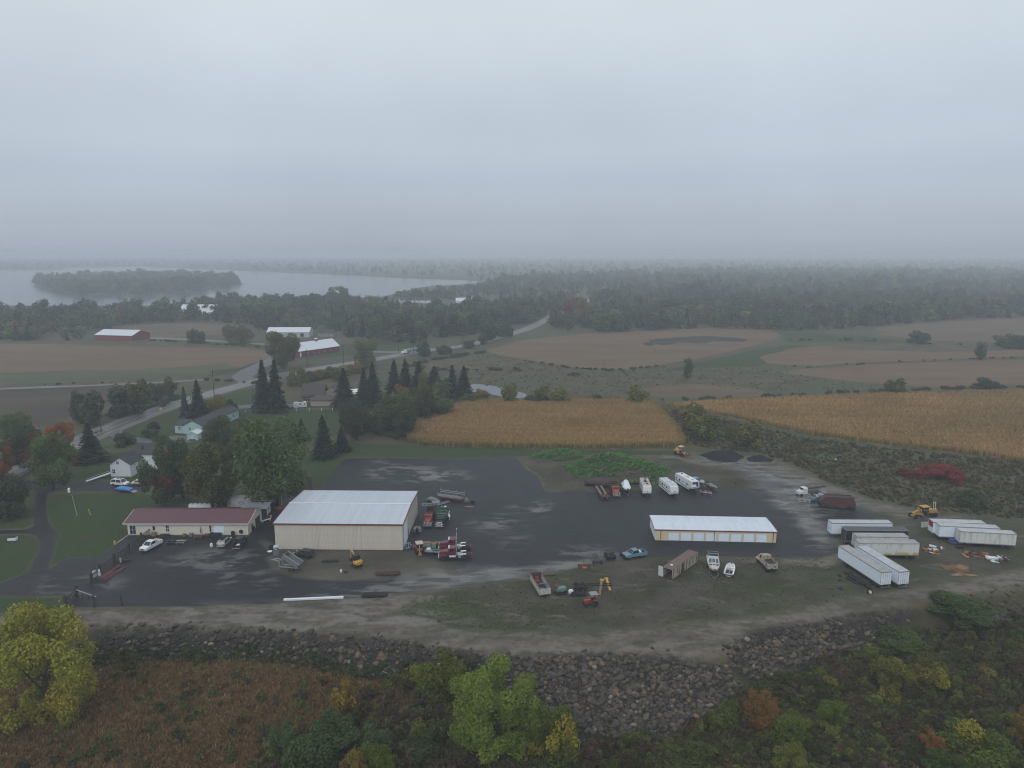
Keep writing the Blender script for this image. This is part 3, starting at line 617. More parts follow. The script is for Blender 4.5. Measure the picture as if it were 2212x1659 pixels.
# single trees and bushes: photo base x, base y, top y, half width
def mpp(p): return proj(p)[2] / FPX
TREES = []
def tree(kind, xb, yb, yt, hw, col, label, cat='tree', group=None, mat=None, name=None, seed=None):
    p = atg(xb, yb); seed = len(TREES) * 7 + 3 if seed is None else seed; rnd = random.Random(seed)
    y1 = proj(p + Vector((0, 0, 1)))[1]; h = (yb - yt) / max(.01, proj(p)[1] - y1); r = hw * mpp(p)
    con = kind == 'spruce'
    nm = name or ('spruce_tree' if con else 'shrub' if kind == 'shrub' else 'small_tree' if kind == 'small' else 'leafy_tree')
    t = thing(nm, label, cat, p, 0, group, rot=(rnd.uniform(-.03, .03), rnd.uniform(-.03, .03), rnd.uniform(0, 6.28))); TREES.append(t)
    tr = MB()
    if con:
        me = SPRUCE[seed % 5]; b_ = (.2, .24, .17, .22, .19)[seed % 5]
        tr.cyl((0, 0, -.2), (0, 0, h * .5), .018 * h + .05, .012 * h + .03, 7).cyl((0, 0, h * .5), (0, 0, h * .95), .012 * h + .03, .02, 6)
        cr_o = link("crown", me, None, t, (0, 0, h * .02), None, (r / b_ * 1.08, r / b_ * 1.0, h))
    else:
        me = {'tree': CROWN, 'tall': CROWN_TALL, 'shrub': SHRUB, 'small': SMALL, 'fine': FINE}[kind][seed % {'tree': 4, 'tall': 2, 'shrub': 3, 'small': 3, 'fine': 2}[kind]]
        zr = {'tree': 2.0, 'tall': 2.9, 'shrub': 1.6, 'small': 2.0, 'fine': 1.9}[kind]; lo = {'fine': .04, 'tree': .12, 'tall': .1, 'shrub': .0, 'small': .07}[kind] * h
        sz = (h - lo) / zr; k = .9
        tr.cyl((0, 0, -.3), (.02 * h, 0, h * .4), .025 * h + .06, .016 * h + .03, 8)
        for i in range(4):
            a = i * 1.57 + rnd.uniform(-.4, .4); tr.cyl((.015 * h, 0, h * rnd.uniform(.22, .4)), (math.cos(a) * r * .5, math.sin(a) * r * .5, h * rnd.uniform(.5, .75)), .012 * h + .03, .02, 6)
        cr_o = link("crown", me, None, t, (0, 0, lo), None, (r / k * rnd.uniform(.95, 1.05), r / k * rnd.uniform(.95, 1.05), sz))
    cr_o.color = (*[c * rnd.uniform(.93, 1.07) for c in col], 1)
    if mat: cr_o.material_slots[0].link = 'OBJECT'; cr_o.material_slots[0].material = mat
    part(t, "trunk", tr, BARK)
    return t
# ---------------------------------------------------------------- trees and bushes that stand apart
T = tree
# left: round the white house and the drive
T('tree', 36, 962, 893, 30, G_GREEN, "muted green roadside tree at the far left, before the ploughed field")
T('tree', 64, 1018, 924, 40, G_DARK, "dark green maple with a rusty crown top at far left", mat=LEAF_RUST)
T('tree', 134, 988, 917, 27, G_OLIVE, "bright orange maple behind the big maple by the drive", mat=LEAF_ORANGE2)
T('tree', 116, 1056, 942, 44, G_GREEN, "olive green maple with an orange low bough where the drive bends", mat=LEAF_ORANGE)
T('spruce', 198, 997, 914, 33, SPR, "broad dark spruce on the lawn left of the white house")
T('tree', 6, 1040, 962, 24, G_OLIVE, "maple turning orange, cut by the left edge of the picture", mat=LEAF_ORANGE2)
T('shrub', 16, 1118, 1022, 38, G_DARK, "large dark bush at the left edge below the drive", 'bush')
T('small', 174, 915, 848, 20, G_GREY, "thin greyish tree across the road left of the utility pole")
T('small', 203, 918, 846, 22, G_GREY, "greyish tree across the road behind the utility pole")
T('small', 256, 900, 834, 26, G_GREY, "leafy grey green tree across the road, first right of the pole")
T('small', 300, 893, 826, 26, G_OLIVE, "leafy olive tree across the road, second right of the pole")
T('small', 340, 868, 828, 14, G_GREY, "small grey tree across the road by the farm lane")
T('small', 370, 858, 816, 14, G_OLIVE, "pale loose tree by the farm lane end")
T('spruce', 401, 904, 836, 12, SPR_B, "slim blue spruce behind the mint green house")
T('spruce', 431, 900, 822, 22, SPR, "dark broad conifer behind the mint green house roof")
T('shrub', 470, 895, 857, 22, A_GOLD, "yellow bush beyond the mint house ridge", 'bush')
T('shrub', 500, 897, 864, 13, G_DARK, "small dark tree at the right end of the mint house", 'bush')
T('tree', 464, 976, 909, 27, G_DARK, "dark maple just right of the mint green shed")
T('tree', 504, 990, 903, 44, G_DARK, "large dark maple right of the mint house lawn")
T('tree', 540, 1000, 906, 38, G_GREEN, "dark green maple behind the biggest maple")
T('shrub', 268, 962, 936, 22, G_DARK, "low dark shrub behind the white house roof, left", 'bush')
T('shrub', 323, 945, 927, 16, G_DARK, "dark shrub by the mint house parking bay", 'bush')
T('shrub', 348, 968, 940, 20, G_GREEN, "light green shrub at the right back corner of the white house", 'bush')
T('shrub', 332, 928, 912, 11, (.05, .03, .028), "maroon leaved bush on the grass beside the side road", 'bush')
T('shrub', 175, 1002, 990, 16, (.1, .035, .025), "low reddish bush under the broad dark spruce", 'bush')
T('tree', 354, 1092, 972, 38, G_DARK, "dark maple with bright red boughs between white house and long shop", mat=LEAF_RED)
T('tree', 396, 1074, 958, 33, G_DARK, "very dark maple right behind the red boughed maple")
T('tree', 460, 1098, 963, 54, G_OLIVE, "yellow green maple with orange boughs behind the maroon roof", mat=LEAF_ORANGE)
T('tree', 592, 1090, 908, 70, G_GREEN, "largest full green maple, left of the grey roofed warehouse")
T('spruce', 651, 950, 905, 18, SPR, "small dark spruce behind the largest maple's right shoulder")
T('spruce', 701, 988, 900, 27, SPR, "tall spruce on the grass above the yard's upper left corner")
T('spruce', 739, 975, 922, 19, SPR, "shorter spruce just right of the tall one above the yard")
T('spruce', 572, 888, 780, 23, SPR, "left one of the two tall spruces beside the brown house")
T('spruce', 596, 890, 779, 25, SPR, "right one of the two tall spruces beside the brown house")
T('tree', 613, 797, 719, 32, (.085, .088, .03), "big yellow green tree at the left end of the red barn")
T('shrub', 643, 834, 795, 19, (.10, .11, .03), "yellow green bush by the road behind the brown house", 'bush')
T('tall', 791, 797, 733, 24, (.09, .1, .035), "pale yellow green tall tree on the far side of the road")
for i, (x, yb, yt, hw, say) in enumerate([(745, 882, 797, 24, "right against the brown house's porch"), (786, 872, 795, 19, "second to the right of the brown house"), (806, 879, 784, 28, "third and widest to the right of the brown house"),
    (851, 862, 779, 22, "fourth in the row right of the brown house"), (876, 852, 777, 22, "fifth in the row right of the brown house"), (905, 844, 782, 20, "sixth in the row right of the brown house"),
    (938, 842, 792, 24, "broad one near the row's right end"), (978, 857, 789, 19, "left of the last pair before the pond"), (1001, 864, 792, 25, "last in the row, beside the pond")]):
    T('spruce', x, yb, yt, hw, SPR, "tall dark spruce " + say, group="spruces behind the brown house")
T('tree', 771, 950, 868, 32, (.055, .066, .03), "grey green tree with loose crown above the lawn")
T('tree', 860, 940, 858, 42, G_DARK, "dark wide tree left of the nearer corn plot")
T('tree', 910, 910, 838, 26, (.07, .075, .03), "olive tree in front of the spruce row")
T('tree', 945, 898, 858, 30, G_GREEN, "green rounded tree at the upper left corner of the corn plot")
T('shrub', 830, 905, 868, 22, G_DARK, "dark green bush below the spruce row", 'bush')
T('small', 868, 864, 831, 15, A_GOLD, "small golden tree among the spruces")
T('tall', 914, 862, 801, 10, (.11, .12, .03), "thin yellow green tree standing in the spruce row")
T('shrub', 1014, 870, 851, 21, (.09, .1, .025), "low yellow green willow bush left of the pond", 'bush')
T('shrub', 1040, 866, 842, 15, A_GOLD, "golden bush at the pond's near bank", 'bush')
for x, yb, yt, hw, col, say in [(1099, 873, 829, 15, (.11, .115, .025), "tall yellow green bush in front of the pond"), (1147, 871, 854, 12, G_OLIVE, "small round bush right of the pond"), (1174, 871, 836, 19, (.085, .09, .025), "green bush beside the gold one behind the corn plot"),
    (1210, 870, 838, 20, (.15, .135, .03), "golden round bush behind the corn plot"), (1289, 867, 852, 10, G_DARK, "small dark bush behind the corn plot"), (1378, 872, 833, 21, (.12, .115, .03), "round yellow tree at the corn plot's upper right corner"),
    (1497, 932, 873, 27, (.11, .11, .028), "upper yellow green tree on the strip between the corn fields"), (1521, 950, 899, 26, (.10, .11, .026), "lower yellow green tree on the strip between the corn fields"), (1620, 969, 915, 24, (.11, .10, .03), "yellowing tree right of the wheel loader"),
    (1580, 950, 925, 13, (.10, .10, .03), "small yellowish bush left of the yellowing tree"), (1931, 851, 819, 19, (.085, .09, .026), "round yellow green tree at the edge of the big right field"), (1982, 741, 716, 21, G_DARK, "dark rounded clump alone at the top right field"), (2127, 838, 817, 25, G_DARK, "dark bush clump by the hedge at far right"), (2188, 750, 724, 36, G_DARK, "wide dark clump cut by the right edge")]:
    T('shrub' if yb - yt < 30 else 'small', x, yb, yt, hw, col, say, 'bush' if yb - yt < 45 else 'tree')
T('tall', 1484, 819, 775, 10, G_DARK, "slim dark lone tree in the meadow")
T('tall', 2117, 777, 740, 11, G_DARK, "slim dark lone tree at the right between two fields")
for x, yb, yt, hw in [(1060, 735, 700, 18), (1090, 728, 702, 16), (1043, 745, 722, 10)]: T('small', x, yb, yt, hw, G_DARK, "dark tree at the roadside bend", group="roadside trees at the bend")
T('small', 915, 770, 738, 14, G_DARK, "dark round tree beside the road near the white truck")
T('shrub', 1015, 752, 735, 13, G_DARK, "dark bush at the road, before the bend", 'bush')
T('shrub', 960, 764, 747, 16, G_DARK, "round dark bush at the road right of the white truck", 'bush')
T('tree', 1258, 702, 645, 16, A_GOLD, "golden tree where the road enters the wood"); T('small', 1222, 690, 650, 12, A_RED, "red maple where the road enters the wood")
T('tree', 733, 668, 620, 25, G_GREEN, "tall green tree standing out at the lake shore")
T('small', 415, 742, 712, 10, G_DARK, "left of two small trees by the barn lane"); T('small', 432, 742, 713, 10, G_DARK, "right of two small trees by the barn lane")
T('shrub', 520, 742, 705, 25, (.1, .095, .035), "yellowish bush clump right of the far field", 'bush'); T('shrub', 497, 735, 702, 15, (.095, .09, .035), "smaller yellowish bush at the far field corner", 'bush')
for i, (x, y, w, c) in enumerate([(690, 820, 16, A_GOLD), (715, 815, 18, G_OLIVE), (742, 812, 16, A_YEL), (768, 806, 16, A_GOLD), (670, 824, 12, G_OLIVE), (730, 822, 14, G_OLIVE)]): T('shrub', x, y, y - 22, w, c, "yellow green bush in the hedge along the near side of the road", 'bush', "hedge bushes along the road")
for i in range(18):
    r2 = random.Random(i + 70); x = 765 + i * 11.5 + r2.uniform(-8, 8); yb = (930 - (x - 765) * .30) + r2.uniform(-14, 20); T('small', x, yb, yb - r2.uniform(22, 44), r2.uniform(13, 23), [G_DARK, G_GREEN, G_OLIVE, G_GREY, A_GOLD][r2.choice([0, 0, 1, 1, 2, 3, 4])], "leafy tree in the mixed grove between the spruce row and the yard's lawn", group="grove below the spruce row")
# foreground
T('fine', 100, 1552, 1326, 101, (.185, .205, .03), "large bright yellow green tree in the lower left foreground", mat=LEAF_YELLOW)
T('fine', 1080, 1612, 1446, 86, (.125, .17, .03), "bright lime green tree in the middle of the foreground")
T('shrub', 1185, 1640, 1530, 52, (.07, .085, .018), "dark leafy bush at the right foot of the lime tree", 'bush', mat=LEAF_YELLOW)
T('shrub', 955, 1500, 1418, 46, (.09, .10, .02), "green bush at the bank's foot, left of the lime tree", 'bush')
T('shrub', 905, 1480, 1440, 22, A_YEL, "yellow bush under the left end of the stones", 'bush'); T('small', 744, 1548, 1482, 25, (.17, .12, .02), "small golden yellow sapling in the brown weeds")
T('shrub', 612, 1618, 1562, 28, (.075, .098, .04), "pale green willow bush alone in the brown weeds", 'bush'); T('shrub', 722, 1612, 1540, 46, (.06, .085, .032), "pale green willow bush, largest of the lower middle group", 'bush')
T('shrub', 800, 1632, 1576, 44, (.055, .078, .03), "green willow bush right of the largest one", 'bush'); T('shrub', 690, 1672, 1598, 66, (.05, .07, .025), "wide green bush at the bottom edge, left of middle", 'bush')
T('shrub', 815, 1680, 1612, 40, (.085, .1, .02), "yellowish green bush at the bottom edge under the willows", 'bush'); T('shrub', 765, 1690, 1630, 30, A_GOLD, "small golden bush at the very bottom edge", 'bush')
T('shrub', 910, 1640, 1590, 38, (.05, .065, .025), "dull green bush below the lime tree's left side", 'bush'); T('shrub', 1500, 1672, 1620, 60, (.06, .075, .02), "olive bush at the bottom edge right of the stones", 'bush')
T('shrub', 1646, 1566, 1500, 34, (.15, .075, .025), "rusty orange bush below the right stones", 'bush'); T('shrub', 1712, 1610, 1548, 40, (.085, .11, .02), "lime green bush right of the rusty one", 'bush'); T('shrub', 1700, 1662, 1612, 34, (.11, .13, .025), "bright lime bush near the bottom edge at right", 'bush')
T('shrub', 1925, 1500, 1432, 42, (.09, .09, .022), "yellow speckled bush on the dark slope, left one", 'bush', mat=LEAF_YELLOW); T('shrub', 1996, 1490, 1424, 38, (.10, .09, .025), "yellow speckled bush on the dark slope, right one", 'bush', mat=LEAF_YELLOW)
T('shrub', 2098, 1652, 1572, 62, (.075, .095, .02), "yellow topped bush in the lower right corner", 'bush', mat=LEAF_YELLOW); T('shrub', 2012, 1632, 1588, 24, (.16, .085, .025), "small orange bush beside the yellow topped one", 'bush')
T('shrub', 2206, 1600, 1535, 26, (.15, .1, .025), "golden orange bush at the right edge", 'bush'); T('shrub', 2040, 1680, 1630, 40, (.05, .075, .02), "green bush at the bottom right under the orange one", 'bush')
T('shrub', 1800, 1560, 1520, 30, (.075, .1, .02), "small lime bush in the middle of the dark slope", 'bush'); T('shrub', 1935, 1398, 1368, 50, (.06, .085, .025), "low green bush above the right stones", 'bush'); T('shrub', 2075, 1330, 1298, 60, (.05, .08, .024), "fresh green weed mound at the right end of the track", 'bush')
T('shrub', 2030, 1034, 1007, 45, (.17, .035, .032), "wide crimson sumac thicket on the right slope", 'bush'); T('shrub', 1960, 1030, 1012, 20, (.14, .04, .03), "small crimson sumac left of the wide one", 'bush'); T('shrub', 2096, 1094, 1062, 28, G_DARK, "dark round bush on the right slope above the white trailers", 'bush')

# ---------------------------------------------------------------- woods, crops and weeds: stuff
rs = np.random.RandomState(5)
def wood(name, polys, dens, hmin, hmax, label, cols, w, spr=.2, z=0.0, lake=True):
    P = fill(polys, dens, rs, z)
    if lake:
        k = (sdist(LAKE, P[:, 0], P[:, 1]) < -4) | (sdist(ISLAND, P[:, 0], P[:, 1]) > 2)
        rd = np.min([(P[:, 0] - q.x) ** 2 + (P[:, 1] - q.y) ** 2 for q in RL], 0) > 11 ** 2; P = P[k & rd]
    L1 = fnoise(P[:, 0], P[:, 1], 70, 4); L2 = fnoise(P[:, 0], P[:, 1], 28, 7); P = P[rs.rand(len(P)) < .35 + .9 * L2]; L1 = fnoise(P[:, 0], P[:, 1], 70, 4)
    n = len(P); h = rs.uniform(hmin, hmax, n) * rs.choice([.55, .8, 1, 1.15], n) * (.75 + .5 * fnoise(P[:, 0], P[:, 1], 45, 2)); con = rs.rand(n) < spr * 2 * L1
    sx = np.where(con, h * rs.uniform(.9, 1.3, n), h * rs.uniform(.34, .62, n)); sz = np.where(con, h * 1.05, h / 2.3)
    P = P.copy(); P[:, 2] += np.where(con, 0, h * .12)
    t = tints(rs, n, cols, w) * (.7 + .65 * fnoise(P[:, 0], P[:, 1], 55, 9))[:, None]; t[con] = np.array(SPR) * rs.uniform(.8, 1.3, (con.sum(), 1))
    pick = np.where(con, rs.randint(5, 7, n), rs.randint(0, 5, n))
    return scatter(name, [o.copy() for o in PROTO_TREE + PROTO_SPRUCE], P, np.column_stack([sx, sx, sz]), t, label, rs, pick=pick)
MIXC, MIXW = [G_DARK, G_GREEN, G_GREY, G_OLIVE, (.1, .085, .035), A_ORANGE], [4, 4, 3, 3, 1.2, .25]
wood("shore_wood", [[(-400, 745), (0, 738), (120, 737), (200, 733), (200, 722), (300, 698), (480, 694), (560, 716), (640, 712), (760, 716), (900, 728), (880, 700), (860, 680), (800, 662), (720, 655), (600, 658), (420, 668), (300, 676), (150, 680), (0, 684), (-400, 690)]], .0105, 9, 17, "mixed autumn wood along the near lake shore", MIXC, MIXW, .25)
wood("lakeside_trees", [[(800, 652), (1040, 646), (1060, 622), (1010, 620), (900, 632), (830, 648)]], .004, 7, 12, "low trees among the lake houses", MIXC, [4, 4, 3, 2, 1, .6], .15)
wood("middle_wood", [[(700, 716), (780, 735), (900, 742), (960, 728), (1040, 726), (1110, 712), (1150, 700), (1190, 680), (1240, 655), (1240, 642), (1120, 652), (1040, 666), (900, 676), (820, 680), (760, 694)]], .012, 9, 16, "dark mixed wood between the lake houses and the road", MIXC, [5, 4, 2, 2, .8, .2], .35)
wood("right_wood", [[(1180, 708), (1266, 720), (1440, 712), (1532, 708), (1663, 712), (1800, 714), (1900, 705), (2057, 692), (2300, 684), (2600, 680), (2600, 632), (2212, 640), (1800, 645), (1500, 640), (1300, 640), (1220, 660)]], .0095, 9, 16, "grey green wood behind the right hand fields", MIXC, [5, 3, 5, 2, 1.2, .1], .12)
wood("island_wood", [[(60, 620), (110, 630), (160, 640), (300, 640), (420, 633), (500, 625), (530, 616), (500, 604), (420, 599), (300, 598), (180, 600), (100, 605)]], .0042, 14, 22, "trees covering the island in the lake", MIXC, [3, 4, 4, 3, 1, 0], .05, LAKE_Z)
wood("far_wood", [[(1010, 640), (1250, 640), (1600, 642), (2212, 638), (2700, 634), (2700, 592), (2000, 590), (1500, 588), (1060, 608)]], .0022, 10, 20, "distant wood fading into the mist on the right", MIXC, [4, 4, 4, 2, .5, 0], .1)
wood("far_shore_wood", [[(-700, 588), (0, 583), (130, 582), (300, 576), (500, 584), (700, 592), (900, 602), (1040, 607), (1500, 592), (2212, 588), (2700, 588), (2700, 562), (1106, 562), (0, 562), (-700, 562)]], .00028, 9, 20, "far lake shore woods almost lost in the mist", MIXC, [4, 4, 4, 2, 0, 0], .05)
def scrub(name, polys, dens, protos, smin, smax, cols, w, label, z=0.0, zs=1.0, lift=0.0, var=.3):
    P = fill(polys, dens, rs, z)
    if name == 'green_weeds': P = P[(in_zone('brown', P[:, 0], P[:, 1]) < 0) | (rs.rand(len(P)) < .1)]
    n = len(P); s = rs.uniform(smin, smax, n)
    return scatter(name, [o.copy() for o in protos], P, np.column_stack([s, s, s * zs * rs.uniform(.8, 1.2, n)]), tints(rs, n, cols, w, var), label, rs)
FRONT = [(-120, 1700), (-120, 1428), (230, 1420), (400, 1420), (560, 1426), (700, 1446), (820, 1466), (960, 1456), (1080, 1484), (1180, 1585), (1300, 1605), (1450, 1594), (1570, 1534), (1640, 1470), (1760, 1444), (1850, 1404), (2000, 1364), (2600, 1285), (2600, 1700)]
scrub("dry_weeds", ZONES['brown'], 7.5, PROTO_GRASS, .45, .85, [(.165, .108, .055), (.195, .135, .072), (.135, .115, .05), (.2, .115, .052)], [5, 4, 2, .8], "dry brown goldenrod and grass filling the lower left foreground", LOW, 1.0)
scrub("green_weeds", [FRONT], .9, PROTO_WEED, .55, 1.25, [(.055, .065, .022), (.07, .058, .028), (.05, .044, .028), (.08, .095, .024)], [4, 3, 3, 1.4], "dark green and brown weeds covering the low ground in front", LOW, 1.0)
FR_R = [(850, 1480), (1080, 1490), (1180, 1590), (1300, 1612), (1450, 1600), (1570, 1540), (1640, 1475), (1850, 1408), (2600, 1295), (2600, 1700), (560, 1700), (640, 1590)]
scrub("low_scrub", [FR_R], .16, PROTO_SHRUB, .7, 1.7, [(.055, .064, .022), (.065, .05, .03), (.085, .1, .024), (.07, .046, .034), (.13, .115, .028)], [4, 4, 2, 2, .5], "tangled low scrub on the dark right foreground", LOW)
scrub("toe_grass", [[(180, 1408), (560, 1412), (820, 1450), (1000, 1446), (1080, 1470), (1060, 1490), (820, 1474), (560, 1434), (180, 1430)]], 1.6, PROTO_WEED, .4, .8, [(.035, .06, .028), (.045, .07, .025), (.05, .05, .02)], None, "fresh green weeds at the foot of the stones", LOW)
SLOPE_R = [(1420, 882), (1480, 888), (1600, 914), (1750, 948), (1900, 968), (2100, 988), (2600, 1040), (2600, 1150), (2212, 1122), (2110, 1112), (1980, 1098), (1880, 1074), (1800, 1046), (1720, 1006), (1640, 978), (1560, 972), (1490, 962)]
scrub("slope_scrub", [SLOPE_R], .04, PROTO_SHRUB, .4, 1.2, [(.075, .088, .034), (.1, .104, .036), (.09, .068, .042), (.14, .098, .05), (.125, .135, .038)], [4, 3, 3, 1, 1], "rough brown and green scrub on the slope right of the yard")
scrub("slope_weeds", [SLOPE_R], .55, PROTO_WEED, .3, .75, [(.068, .076, .03), (.085, .07, .038), (.06, .056, .032), (.12, .088, .044)], None, "mixed weeds on the slope right of the yard")
CORN1 = [(878, 940), (890, 918), (940, 892), (1000, 872), (1060, 868), (1400, 866), (1422, 880), (1470, 930), (1482, 956), (1472, 966), (1300, 969), (1100, 968), (930, 964), (884, 956)]
CORN2 = [(1424, 878), (1530, 869), (1700, 861), (1900, 853), (2212, 846), (2600, 836), (2600, 1050), (2212, 1000), (2100, 982), (1900, 960), (1750, 940), (1600, 906), (1490, 886)]
CC = [(.28, .19, .088), (.256, .176, .083), (.3, .206, .098), (.21, .182, .07)]
def corn(name, pl, dens, label):
    P = fill([pl], dens, rs); W = pts_at(pl); d = sdist(W, P[:, 0], P[:, 1]); n = len(P); s = rs.uniform(1.7, 2.3, n); t = tints(rs, n, CC, [4, 3, 2, 1], .18)
    t = t * (.9 + .2 * fnoise(P[:, 0] * 0 + 7, np.floor((P[:, 1] + P[:, 0] * .06) / 1.6) * 3.1, 1.0, 3))[:, None] * (.85 + .3 * fnoise(P[:, 0], P[:, 1], 22, 6))[:, None]
    e = np.clip(1 - d / 3.5, 0, 1)[:, None] * rs.uniform(.2, 1, (n, 1)); t = t * (1 - e) + np.array([.115, .115, .03]) * e
    return scatter(name, [o.copy() for o in PROTO_CORN], P, np.column_stack([s * .36, s * .36, s]), t, label, rs)
corn("near_corn", CORN1, 3.6, "ripe tan maize standing in the nearer plot behind the yard"); corn("right_corn", CORN2, 1.5, "ripe tan maize in the big field at right")
sheet("corn_ground", CORN1, paint("corn_soil", (.15, .098, .045), .95, grime=.4, scale=.2), .05, .6, 4, 31); sheet("corn_ground", CORN2, MATS['corn_soil'], .05, .8, 8, 32)
def rough_grass(name, polys, dens, smin, smax, cols, label): return scrub(name, polys, dens, PROTO_WEED, smin, smax, cols, None, label, 0, .6)
rough_grass("yard_weeds", [[(900, 1290), (1130, 1252), (1300, 1222), (1500, 1206), (1800, 1206), (1850, 1290), (1700, 1318), (1400, 1354), (1000, 1360), (880, 1332)], [(1176, 1062), (1210, 1034), (1240, 1030), (1290, 1050), (1540, 1040), (1600, 1036), (1620, 1046), (1540, 1050), (1290, 1064)]], .35, .10, .30, [(.07, .095, .038), (.10, .095, .05), (.11, .115, .048), (.12, .095, .06)], "thin weeds on the bare ground in front of the yard")
rough_grass("verge_weeds", [[(860, 1318), (900, 1290), (1180, 1300), (1220, 1340), (1100, 1362), (1000, 1352), (900, 1340)]], 1.3, .08, .24, [(.07, .115, .045), (.095, .11, .05)], "greener weeds at the left end of the bare ground")
rough_grass("meadow_tufts", [[(930, 800), (1050, 765), (1230, 796), (1334, 803), (1440, 795), (1660, 795), (1800, 825), (1930, 840), (1640, 850), (1500, 832), (1400, 836), (1380, 865), (1150, 868), (1030, 824)]], .04, .3, .9, [(.11, .115, .06), (.135, .115, .066), (.09, .09, .055)], "rough meadow tussocks round the pond")
HB = []
def hedge(line, n, s0, s1):
    W = pts_at(line); seg = [(W[i + 1] - W[i]).length for i in range(len(W) - 1)]
    for k in range(n):
        i = rs.choice(len(seg), p=np.array(seg) / sum(seg)); p = W[i].lerp(W[i + 1], rs.rand()); HB.append((p.x + rs.normal() * 1.2, p.y + rs.normal() * 1.2, rs.uniform(s0, s1)))
hedge([(1150, 868), (1290, 866), (1400, 864), (1480, 864), (1640, 858), (1800, 850), (1930, 846), (2120, 838), (2300, 834)], 90, .7, 1.9); hedge([(1660, 790), (1760, 793), (1907, 783.5), (2094, 776), (2300, 772)], 34, .4, 1.1); hedge([(1130, 778), (1232, 796), (1334, 802), (1440, 790)], 40, .6, 1.6)
hedge([(1050, 762), (950, 775), (880, 790), (960, 800), (1100, 800), (1250, 812)], 50, .8, 2.4); hedge([(1700, 735), (1850, 735), (1990, 742), (2212, 750)], 16, .8, 2.6); hedge([(240, 900), (330, 880), (390, 858)], 30, .8, 2); hedge([(0, 835), (200, 828), (330, 823)], 6, .5, 1.2)
hedge([(760, 925), (860, 945), (930, 960), (880, 925)], 60, .7, 1.8); hedge([(930, 880), (1000, 868), (1040, 864)], 30, 1, 2); hedge([(300, 735), (440, 742), (560, 750)], 40, .8, 2); hedge([(440, 820), (560, 830), (640, 830), (680, 815)], 20, .8, 2)
HB = np.array(HB); P = np.column_stack([HB[:, :2], np.zeros(len(HB))])
scatter("hedgerow_scrub", [o.copy() for o in PROTO_SHRUB], P, np.column_stack([HB[:, 2] * 1.4, HB[:, 2] * 1.1, HB[:, 2] * .62]), tints(rs, len(P), [(.05, .06, .035), G_OLIVE, (.08, .06, .038), (.1, .1, .04)], [4, 3, 2, 1]), "low dark scrub along the field edges", rs)
# ---------------------------------------------------------------- buildings
BEIGE = paint("beige_siding", (.60, .555, .485), .55, grime=.15, rand=.03); BEIGE2 = paint("cream_siding", (.66, .62, .53), .6, grime=.2)
GALV = paint("pale_metal_roof", (.56, .60, .66), .38, .25, grime=.12, rand=.05); RED_TRIM = paint("red_trim", (.20, .03, .035), .5, grime=.1); WHITE = paint("white_paint", (.74, .76, .78), .45, grime=.12)
MAROON = paint("maroon_roof", (.115, .048, .058), .62, grime=.25, scale=.8, rand=.04); DARK = paint("dark_metal", (.02, .02, .022), .6, grime=.2); BLACK = paint("black_rubber", (.014, .014, .015), .85, grime=.3)
WOODD = paint("dark_wood", (.045, .034, .028), .9, grime=.3); WOOD = paint("plain_wood", (.22, .15, .09), .85, grime=.4); CONC = paint("concrete", (.26, .25, .24), .9, grime=.3)
LOCKC = paint("lockup_cream", (.64, .55, .40), .6, grime=.12); DOORBLUE = paint("white_door", (.74, .83, .92), .5, grime=.1); GLASS = glass(); SHINGLE = paint("dark_shingle", (.042, .042, .047), .9, grime=.3, scale=.7); SHINGLE_B = paint("brown_shingle", (.075, .062, .058), .9, grime=.3, scale=.7)
def wall_frame(parent, corners):
    pass
def rib_panel(w, h, t=.03, ribs=3):
    """one profiled metal sheet in the x-z plane, facing -y, ribs proud"""
    mb = MB().box(0, w - .012, 0, t, 0, h); 
    for i in range(ribs): x = (i + .5) * w / ribs; mb.box(x - .035, x + .035, -.035, .004, .01, h - .01)
    return mb.mesh("panel")
def clad(parent, a, b, z0, z1, m, w=.92, name="wall_panel", skip=()):
    """row of metal sheets from a to b (local), outward normal to the right of a->b"""
    a, b = Vector((*a, z0)), Vector((*b, z0)); d = b - a; n = max(1, round(d.length / w)); ww = d.length / n
    me = rib_panel(ww, z1 - z0); me.materials.append(m); ang = math.atan2(d.y, d.x)
    for i in range(n):
        if i in skip: continue
        p = a + d * (i / n); o = bpy.data.objects.new(name, me); COL.objects.link(o); o.parent = parent; o.location = p; o.rotation_euler = (0, 0, ang)
def roof_clad(parent, e0, e1, up, m, w=.92, name="roof_panel"):
    """sheets along the eave e0->e1 rising by vector up"""
    e0, e1, up = Vector(e0), Vector(e1), Vector(up); d = e1 - e0; n = max(1, round(d.length / w)); ww = d.length / n
    me = rib_panel(ww, up.length, .03, 2); me.materials.append(m)
    X = d.normalized(); Zv = up.normalized(); Yv = Zv.cross(X)
    M = Matrix((X, Yv, Zv)).transposed().to_4x4()
    for i in range(n):
        o = bpy.data.objects.new(name, me); COL.objects.link(o); o.parent = parent; o.matrix_local = Matrix.Translation(e0 + d * (i / n)) @ M
def frame_at(pl, pr):
    """left and right photo points of the facing wall foot -> base (left), heading, length"""
    a, b = at(*pl), at(*pr); d = b - a; return a, math.atan2(d.y, d.x), d.length
